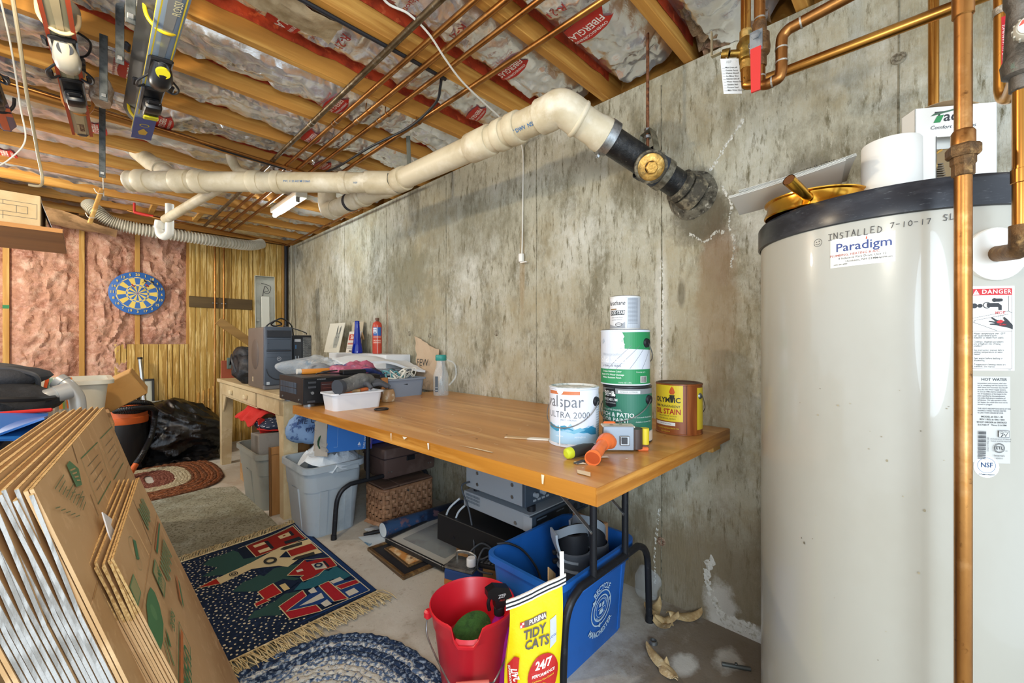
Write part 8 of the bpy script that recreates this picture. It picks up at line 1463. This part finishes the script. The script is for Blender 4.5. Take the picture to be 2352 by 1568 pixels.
# pictorial rug
tr_ = thing('picture_rug', 'navy rug with church and red houses and cream fringe on the floor', 'rug', (.64, 2.27, 0))
navy = M('rug_navy', '1e2a40', .95, var=[('2b3a56', 60, I3, .5, .66)], bump=[(260, .7, I3)], spec=.1)
def rz(x, y):
    """rug height: flat, lifting towards its far right corner by the desk leg"""
    k = max(0, (x-.75)/.2)*max(0, (y-2.6)/.25); return .013+.035*min(1, k)**1.3
def redge(x, y): return y+(.06*(x-.33)/.61 if y > 2 else .02*(x-.33)/.61)
b = B(); b.sheet(lambda u, v: (.327+.615*u, redge(.327+.615*u, 1.755)+(redge(.327+.615*u, 2.735)-redge(.327+.615*u, 1.755))*v, rz(.327+.615*u, 1.755+v)), 16, 24, .006); part(b, 'pile', navy, tr_)
shapes = [
('p',[(.59,1.80),(.94,1.79),(.94,1.80),(.93,2.75),(.90,2.75),(.908,1.81),(.70,1.81)],'25406e'),  # right strip of the navy pile, bluish light painted into its colour
('p',[(0.426,2.623),(0.468,2.675),(0.518,2.674),(0.572,2.687),(0.588,2.636),(0.587,2.544),(0.667,2.504),(0.606,2.47),(0.465,2.552)],'35544f'),
('p',[(0.4,2.495),(0.441,2.518),(0.484,2.548),(0.559,2.533),(0.665,2.498),(0.607,2.476),(0.481,2.434)],'35544f'),
('p',[(0.474,2.244),(0.531,2.3),(0.549,2.296),(0.601,2.311),(0.613,2.284),(0.67,2.327),(0.773,2.283),(0.694,2.202),(0.729,2.138),(0.612,2.14),(0.535,2.182)],'35544f'),
('p',[(0.468,1.975),(0.507,2.017),(0.523,2.011),(0.571,2.028),(0.583,2.026),(0.634,2.056),(0.697,2.028),(0.585,1.969),(0.578,1.902),(0.527,1.949)],'35544f'),
('p',[(0.632,2.689),(0.895,2.747),(0.9,2.547),(0.637,2.514)],'8f2a24'),
('p',[(0.586,2.673),(0.631,2.685),(0.637,2.531),(0.587,2.543)],'1c2738'),
('p',[(0.66,2.669),(0.718,2.675),(0.72,2.641),(0.662,2.634)],'d9c79a'),
('p',[(0.663,2.585),(0.72,2.589),(0.722,2.547),(0.664,2.546)],'d9c79a'),
('p',[(0.792,2.688),(0.853,2.697),(0.853,2.646),(0.794,2.643)],'d9c79a'),
('p',[(0.72,2.683),(0.738,2.674),(0.736,2.555),(0.719,2.555)],'2a2f36'),
('p',[(0.855,2.702),(0.868,2.703),(0.869,2.64),(0.852,2.636)],'2a2f36'),
('p',[(0.797,2.595),(0.881,2.601),(0.883,2.545),(0.795,2.559)],'2a2f36'),
('p',[(0.446,2.421),(0.611,2.472),(0.677,2.502),(0.76,2.54),(0.908,2.526),(0.903,2.454),(0.789,2.448),(0.766,2.467),(0.722,2.423),(0.762,2.382),(0.9,2.372),(0.902,2.314),(0.797,2.338),(0.722,2.289),(0.693,2.334),(0.632,2.374),(0.588,2.397),(0.451,2.353)],'d9c79a'),
('p',[(0.364,2.387),(0.446,2.421),(0.451,2.353)],'a52a22'),
('p',[(0.772,2.465),(0.9,2.461),(0.9,2.372),(0.767,2.382)],'9a2c26'),
('p',[(0.721,2.42),(0.768,2.469),(0.768,2.381)],'1f2940'),
('p',[(0.752,2.512),(0.776,2.527),(0.869,2.521),(0.857,2.482),(0.767,2.488)],'3a3a34'),
('p',[(0.759,2.349),(0.784,2.364),(0.873,2.353),(0.864,2.316),(0.768,2.332)],'3a3a34'),
('p',[(0.692,2.204),(0.803,2.296),(0.908,2.224),(0.899,2.12),(0.837,2.127),(0.798,2.095),(0.728,2.096),(0.73,2.14),(0.748,2.147)],'a52a2a'),
('p',[(0.807,2.303),(0.893,2.29),(0.893,2.245),(0.805,2.266)],'24304f'),
('p',[(0.813,2.23),(0.864,2.213),(0.857,2.135),(0.808,2.157)],'d8d4c0'),
('p',[(0.865,2.22),(0.876,2.217),(0.872,2.143),(0.862,2.139)],'2a2f3a'),
('p',[(0.737,2.222),(0.765,2.218),(0.764,2.194),(0.737,2.198)],'d8d4c0'),
('p',[(0.67,2.049),(0.719,2.094),(0.73,2.081),(0.786,2.107),(0.837,2.127),(0.849,2.1),(0.894,2.128),(0.91,1.981),(0.862,1.975),(0.836,2.015),(0.74,2.009)],'2f6a78'),
('p',[(0.552,2.152),(0.622,2.178),(0.628,2.068),(0.564,2.06),(0.575,2.043),(0.516,2.037),(0.517,2.066),(0.557,2.076)],'b02a2c'),
('p',[(0.625,2.178),(0.669,2.186),(0.715,2.112),(0.653,2.073),(0.629,2.072)],'1f2b42'),
('p',[(0.638,2.141),(0.663,2.142),(0.664,2.076),(0.64,2.076)],'d8c28a'),
('p',[(0.595,1.91),(0.696,1.963),(0.761,1.999),(0.766,1.834),(0.701,1.866)],'274680'),
('p',[(0.585,1.969),(0.699,2.02),(0.696,1.963),(0.609,1.918),(0.595,1.909),(0.701,1.866),(0.703,1.806),(0.59,1.845)],'b02a34'),
('p',[(0.647,1.911),(0.676,1.92),(0.752,1.941),(0.746,1.893),(0.693,1.896)],'d8d4c6'),
('p',[(0.719,1.864),(0.75,1.873),(0.752,1.825),(0.723,1.825)],'d8d4c6'),
('p',[(0.715,1.998),(0.744,2.011),(0.742,1.959),(0.717,1.968)],'d8d4c6'),
('p',[(0.811,2.007),(0.908,1.93),(0.915,1.798),(0.816,1.811)],'274680'),
('p',[(0.764,2.003),(0.811,2.007),(0.817,1.81),(0.765,1.833)],'b02a34'),
('p',[(0.817,1.943),(0.908,1.928),(0.909,1.89),(0.824,1.9)],'b02a34'),
('p',[(0.829,1.868),(0.872,1.871),(0.874,1.824),(0.828,1.824)],'d8d4c6'),
('p',[(0.815,2.003),(0.865,2.006),(0.868,1.969),(0.819,1.973)],'d8d4c6')
]
def wool(c): return M('wool_'+c, c, .95, var=[], bump=[(260, .7, I3)], spec=.1)
def inpoly(x, y, P):
    r = False; j = len(P)-1
    for i in range(len(P)):
        if (P[i][1] > y) != (P[j][1] > y) and x < (P[j][0]-P[i][0])*(y-P[i][1])/(P[j][1]-P[i][1])+P[i][0]: r = not r
        j = i
    return r
from mathutils.geometry import tessellate_polygon
b = B(); ms = []; ix = {}
def wi_(c):
    if c not in ix: ix[c] = len(ms); ms.append(wool(c))
    return ix[c]
outlined = {'8f2a24', 'a52a22', 'a52a2a', 'b02a2c', 'b02a34', '9a2c26'}
for i, (k_, P, c_) in enumerate(shapes):
    bm = bmesh.new(); f = bm.faces.new([bm.verts.new((x, y, 0)) for x, y in P]); bmesh.ops.triangulate(bm, faces=[f])
    for ax_, st_ in ((0, .05), (1, .05)):
        for q_ in range(1, 60):
            co = [0, 0, 0]; co[ax_] = q_*st_; no = [0, 0, 0]; no[ax_] = 1
            bmesh.ops.bisect_plane(bm, geom=bm.verts[:]+bm.edges[:]+bm.faces[:], plane_co=co, plane_no=no)
    bmesh.ops.recalc_face_normals(bm, faces=bm.faces)
    bm.verts.index_update()
    for v in bm.verts: v.co.z = rz(v.co.x, v.co.y)+.0008+.00012*i
    fs = [tuple(v.index for v in (f_.verts if f_.normal.z >= 0 else reversed(f_.verts))) for f_ in bm.faces]
    b.add([v.co for v in bm.verts], fs, wi_(c_)); bm.free()
    if c_ in outlined:
        for j in range(len(P)):
            a, c2 = V((*P[j], 0)), V((*P[(j+1) % len(P)], 0)); d = (c2-a); nn_ = V((-d.y, d.x, 0)).normalized()*.0022
            n_ = max(1, int(d.length/.05))
            for s in range(n_):
                p_, q_ = lp(a, c2, s/n_), lp(a, c2, (s+1)/n_); z_ = .0022+.00012*i
                b.add([(t_.x, t_.y, rz(t_.x, t_.y)+z_) for t_ in (p_-nn_, q_-nn_, q_+nn_, p_+nn_)], [(0, 1, 2, 3)], wi_('d9c79a'))
def ring_(cx, cy, r0, r1, c_, z_=.007, sy=1.3):
    n_ = 18; vs = [(cx+r*math.cos(2*PI*j/n_), cy+r*sy*math.sin(2*PI*j/n_), rz(cx, cy)+z_) for r in (r0, r1) for j in range(n_)]; b.add(vs, [(j, n_+j, n_+(j+1) % n_, (j+1) % n_) for j in range(n_)], wi_(c_))
ring_(.676, 2.413, .017, .03, '3a3a38'); ring_(.512, 2.402, .015, .018, '2a2f36'); ring_(.512, 2.402, .006, .01, '2a2f36'); ring_(.832, 2.184, .01, .019, '22304a', .009)
for p_, q_ in (((.592, 2.676), (.902, 2.749)), ((.902, 2.749), (.912, 1.797)), ((.912, 1.797), (.70, 1.806))):
    a, c2 = V((*p_, 0)), V((*q_, 0)); d = c2-a; nn_ = V((-d.y, d.x, 0)).normalized()*.0022
    for s in range(20):
        e_, f_ = lp(a, c2, s/20), lp(a, c2, (s+1)/20); b.add([(t_.x, t_.y, rz(t_.x, t_.y)+.0075) for t_ in (e_-nn_, f_-nn_, f_+nn_, e_+nn_)], [(0, 3, 2, 1)], wi_('d8d0b8'))
part(b, 'pattern', ms, tr_, auto=False)
b = B(); rr = random.Random(4); pts_ = []
for i in range(5000):
    x, y = rr.uniform(.345, .72), rr.uniform(1.775, 2.72)
    if any(inpoly(x, y, P) for k_, P, c_ in shapes[1:]): continue
    if x > .60+.08*(2.3-y): continue
    if any(abs(x-a)+abs(y-c2) < .021 for a, c2 in pts_): continue
    pts_.append((x, y)); s = rr.uniform(.0028, .0062); 
    b.add([(x+s*math.cos(a)*rr.uniform(.75, 1.1), y+s*1.15*math.sin(a)*rr.uniform(.75, 1.1), rz(x, y)+.0009) for a in [j*PI/3 for j in range(6)]], [tuple(range(6))])
o = part(b, 'snow_dot', wool('ddd2b4'), tr_, auto=False); o['kind'] = 'stuff'
frm = M('rug_fringe', 'cdb98c', .85, var=[('b09a6c', 30, I3, .46, .64), ('e0d2ae', 60, I3, .55, .7)])
for s, y0, cnt in ((1, 2.735, 150), (-1, 1.757, 170)):
    b = B()
    for i in range(cnt):
        x = .328+.612*i/cnt+rr.uniform(-.002, .002); yy = redge(x, y0); L = rr.uniform(.06, .10)*(1.1 if s < 0 else .8); dx = (.55 if s > 0 else .2)*L+rr.uniform(-.02, .025); z0 = rz(x, yy)
        lf_ = rr.uniform(.002, .022)
        b.tube([(x, yy-.004*s, z0), (x+dx*.3, yy+s*L*.35, z0*.8+lf_), (x+dx*.7, yy+s*L*.75, .012+lf_*.7), (x+dx*1.1+rr.uniform(-.012, .012), yy+s*L, .0105+.002*rr.random())], .0018, 4, caps=False)
    o = part(b, 'fringe', frm, tr_, auto=False); o['kind'] = 'stuff'
    part(B().tube([(.328+.612*i/20, redge(.328+.612*i/20, y0), rz(.328+.612*i/20, y0)+.001) for i in range(21)], .004, 6), 'binding', frm, tr_)
part(B().tube([(.327, redge(.327, 1.755)+.98*i/12, .012) for i in range(13)], .007, 6), 'binding', C('rug_edge', '39435c', .9), tr_)
# ================================================================== skis slung under the joists
def ski(label, tail, front, w, th, cols, tilt, binding, low=True, tip=None):
    """ski lying overhead along the joist hangers, top sheet facing down"""
    tail, front = V(tail), V(front); ey = (front-tail).normalized(); dn = V((math.sin(tilt), 0, -math.cos(tilt))); dn = (dn-ey*dn.dot(ey)).normalized()
    if not low: dn = -dn
    ex = ey.cross(dn); m = frame(tail, ex, ey); L = (front-tail).length
    t = thing('ski', label, 'ski', tuple(tail)); top, edge, base, accent = cols
    def hw(v):
        y = v*L; return w*.5*(.86+.14*abs(2*v-1)**1.5)*min(1, (.35+y/.03) if y < .02 else 1)
    def sf(u, v): return m @ V(((u*2-1)*hw(v), v*L, th*(1-.35*abs(2*u-1)**4)))
    part(B().grid(sf, 6, 24), 'top_sheet', top, t); part(B().grid(lambda u, v: m @ V(((1-u*2)*hw(v), v*L, 0)), 1, 24), 'base', base, t)
    for s in (-1, 1): part(B().grid(lambda u, v: m @ V((s*hw(v), v*L, th*.65*(u if s > 0 else 1-u))), 1, 24), 'edge', edge, t)
    part(B().grid(lambda u, v: m @ V(((1 if 0 else -1)*hw(0)+2*hw(0)*u, 0, th*v)), 3, 1), 'tail_edge', edge, t)
    part(B().sheet(lambda u, v: m @ V(((u-.5)*w*.30*(1+.3*math.sin(v*9)), .02+(L-.04)*v, th+.0012)), 3, 20, .0006), 'stripe', accent, t)
    if binding:
        bc, bc2, yt, yh = binding; z = th
        part(B().b6((-.035, yh-.10, z), (.035, yh+.12, z+.014), .006, 0, m), 'heel_plate', bc2, t)
        part(B().b6((-.03, yh-.02, z+.012), (.03, yh+.05, z+.06), .014, 0, m, 2), 'heel_body', bc2, t)
        part(B().b6((-.028, yh-.09, z+.02), (.028, yh-.01, z+.05), .012, 0, m, 2), 'heel_lever', bc, t)
        part(B().b6((-.022, yh+.045, z+.03), (.022, yh+.075, z+.045), .006, 0, m), 'heel_cup', bc2, t)
        part(B().b6((-.036, yt-.07, z), (.036, yt+.08, z+.016), .006, 0, m), 'toe_plate', bc2, t)
        part(B().tube([m @ V(p) for p in ((0, yt+.065, z+.012), (0, yt+.045, z+.035), (0, yt+.01, z+.045), (0, yt-.035, z+.04), (0, yt-.055, z+.03))], [.022, .032, .037, .034, .022], 16), 'toe_housing', bc, t)
        part(B().cyl(m @ V((0, yt+.055, z+.03)), m @ V((0, yt+.072, z+.038)), .02, n=18), 'adjuster', bc2, t)
        for s in (-1, 1):
            part(B().tube([m @ V(p) for p in smooth_path([(s*.03, yh+.13, z+.004), (s*.055, yh+.16, z+.03), (s*.06, yh+.24, z+.045), (s*.03, yh+.28, z+.03)], 5)], .004, 6), 'brake_wire', blkf if bc2 != steel else steel, t)
            part(B().box((s*.055, yh+.12, z-.005), (.02, .05, .012), .004, mat=m), 'brake_foot', blk, t)
    return t, m, L
sred = C('ski_red', 'a8452a', .35, coat=.4); scr_ = C('ski_cream', 'b0a383', .35, coat=.4); sgr = M('ski_grey_green', '8f8b72', .3, coat=.4)
sbl = C('ski_steel_blue', '7d8fa3', .25, coat=.5); sye = C('ski_yellow', 'c8b42c', .35); sdk = C('ski_dark', '2d2d2c', .4); spu = C('ski_violet', '6a6178', .4); sbb = C('ski_blue', '2a4a7a', .35); sor = C('ski_orange', 'c25a34', .4)
bwh = C('binding_white', 'b3ad9c', .3); bgy = C('binding_grey', '3a3b3e', .4); bye = C('binding_yellow', 'c9c12a', .35); bbk = C('binding_black', '17181b', .35)
t, m, L = ski('lower red and cream ski with white binding, middle pair overhead', (-.003, 3.0, 2.19), (-.095, 1.35, 2.21), .078, .012, (sgr, sred, sdk, scr_), .18, (bwh, bbk, .84, .50)); 
prints('lettering', t, m @ T((0, .12, .0135)), [('t', 'esccol', .035, 0, 0, '5a2a1e', {'b': .02, 'rot': PI/2}), ('c', 0, -.09, .02, '2f3a44', {'sy': .6})], inv=Wd(t)); prints('stripe', t, m @ T((0, 0, .0137)), [('r', .024, .02, .036, L-.02, 'a8452a'), ('r', -.038, .02, -.027, L-.02, 'a8452a'), ('p', [(-.01, .3), (.01, .3), (.02, .36), (0, .42), (-.02, .36)], 'c9bda0')], inv=Wd(t))
ski('upper red ski of the middle pair, tilted above the lower one', (-.02, 2.9, 2.235), (-.115, 1.35, 2.24), .078, .012, (sred, sdk, sdk, scr_), -.5, (bwh, bgy, .80, .46), low=False)
t, m, L = ski('lower steel blue ski with yellow and black binding, rightmost pair', (.20, 2.80, 2.185), (.19, 1.35, 2.20), .082, .012, (sbl, sye, sdk, C('ski_silver', 'a3a9ad', .2, metal=.5)), .12, (bbk, bbk, .76, .47))
prints('stripe', t, m @ T((0, 0, .0138)), [('r', -.038, .0, .038, .26, '3f4f8a'), ('r', -.030, .3, -.026, L-.02, 'c8b42c'), ('r', .026, .3, .03, L-.02, 'c8b42c'), ('t', 'ROSSI', .03, .012, L-.3, 'c9c4a0', {'rot': PI/2, 'b': .01}), ('p', [(-.012, .06), (.012, .06), (.018, .1), (0, .14), (-.018, .1)], 'c8a03a'), ('o', 0, .18, .014, .018, 'c8b42c')], inv=Wd(t))
for y_, r_ in ((.825, .021), (.40, .024)):
    part(B().cyl(m @ V((0, y_, .06)), m @ V((0, y_+.004, .068)), r_, n=18) if y_ > .5 else B().b6((-.026, y_-.015, .06), (.026, y_+.02, .068), .004, 0, m), 'yellow_cap', bye, t)
ski('upper dark ski with yellow edge, rightmost pair', (.16, 2.72, 2.225), (.145, 1.35, 2.235), .082, .012, (sdk, sye, sdk, sye), -.7, (bbk, bye, .74, .45), low=False)
t, m, L = ski('violet and blue ski with orange band, far left of the overhead skis', (-.262, 3.2, 2.195), (-.29, 1.5, 2.21), .075, .012, (spu, sbb, sdk, sor), .15, (bgy, bbk, .80, .46))
prints('stripe', t, m @ T((0, 0, .0139)), [('r', -.036, .2, .036, .24, 'c25a34'), ('r', -.036, .26, .036, .3, 'c25a34'), ('r', -.036, .5, .036, .8, '2a5a8a'), ('r', -.03, 1.0, .03, 1.06, 'c9bb2a')], inv=Wd(t))
ski('second dark ski of the far left pair under the joists', (-.32, 3.15, 2.235), (-.35, 1.5, 2.24), .075, .012, (sdk, sor, sdk, sor), -.4, None, low=False)
yv = C('yellow_vinyl', 'e0bc1c', .4); pv_ = C('pale_vinyl', 'cbb68e', .45)
def hook(label, x, y, mat, w=.075, h=.14):
    t = thing('utility_hook', label, 'hook', (x, y, 2.35)); pts = smooth_path([(x-w*.62, y, 2.36), (x-w*.62, y, 2.30), (x-w*.58, y, 2.36-h), (x-w*.2, y, 2.36-h-.035), (x+w*.3, y, 2.36-h-.035), (x+w*.62, y, 2.36-h), (x+w*.66, y, 2.36-h+.04)], 6); part(B().tube(pts, .0062, 10), 'hook', mat, t)
hook('yellow hook carrying the front of the rightmost skis', .185, 1.80, yv); hook('yellow hook carrying the tails of the rightmost skis', .19, 2.60, yv); hook('pale hook holding the front of the red and cream skis', -.06, 2.05, pv_); hook('orange hook near the tail of the red and cream skis', -.02, 2.72, C('orange_vinyl', 'c07a30', .45)); hook('black hook near the tail of the violet ski', -.27, 2.95, blkf)
stp = M('perforated_strap', '565b5c', .45, .6, var=[('3d4243', 30, I3, .46, .62)])
for x, y, z0, z1, lb_ in ((.10, 1.72, 2.12, 2.36, 'grey perforated steel strap hanging nearest, left of the blue ski'), (.092, 2.08, 2.16, 2.37, 'grey steel strap hanging midway beside the blue ski'), (.055, 2.30, 2.10, 2.36, 'grey steel strap hanging behind the red and cream ski'), (.066, 2.95, 1.98, 2.36, 'long bluish steel strap hanging down past the joists')):
    t = thing('strap_hanger', lb_, 'hanger', (x, y, z1)); part(B().b6((x-.012, y-.002, z0), (x+.012, y+.002, z1), .001), 'strap', stp, t); part(B().box((x, y-.004, z0+.02), (.016, .008, .016), .002), 'bolt', steel, t)
cable('pale_cable', 'pale bundle of cable hanging at the upper left before the skis', [(-.165, 1.75, 2.38), (-.162, 1.95, 2.30), (-.155, 2.2, 2.20), (-.155, 2.5, 2.12), (-.15, 2.75, 2.06), (-.145, 2.9, 2.0), (-.135, 2.95, 1.92), (-.14, 2.9, 1.87), (-.175, 2.9, 1.865)], .0055, C('pale_flex', 'b9ab8c', .5), 8)
cable('white_string', 'thin white string hanging beside the pale cable bundle at upper left', [(-.195, 1.7, 2.38), (-.19, 2.0, 2.28), (-.18, 2.3, 2.2), (-.178, 2.6, 2.1), (-.172, 2.7, 2.0), (-.22, 2.75, 1.92), (-.27, 2.8, 1.88)], .0028, wht, 8)
nst = thing('fibre_tuft', 'tuft of pale insulation fibre caught behind the red ski', 'tuft', (.05, 2.55, 2.25)); part(blob(bagf((.06, 2.62, 2.26), (.035, .10, .05), 51, crease=.6), 22, 14), 'fibres', M('pale_fibre', 'b59a80', .95, var=[('d8cfc0', 20, I3, .48, .62), ('6a5540', 10, I3, .56, .66)], bump=[(60, 1, I3)]), nst)

# ================================================================== groups of repeats
GR = {'paint_can': 'paint cans on the worktop', 'ski': 'skis stored under the joists', 'utility_hook': 'hooks holding the skis', 'strap_hanger': 'steel straps hanging from the joists', 'pipe_elbow': 'grey pipe elbows', 'paper_curl': 'dry paper curls on the floor', 'dart': 'darts in the dartboard', 'stereo_unit': 'stack of stereo units', 'storage_tub': 'grey storage tubs', 'ski_boot': 'ski boots in the blue bin', 'booklet': 'papers on the brass pan', 'heating_pipe': 'pipes under the joists', 'copper_pipe': 'copper pipes by the water heater', 'computer_tower': 'computers on the desk', 'computer': 'computers on the desk', 'braided_rug': 'braided rugs', 'drawing_board': 'boards leaning on the wall', 'hand_tool': 'tools in the white tray'}
for o in bpy.data.objects:
    g = GR.get(o.name.split('.')[0])
    if g and not o.parent and 'group' not in o: o['group'] = g
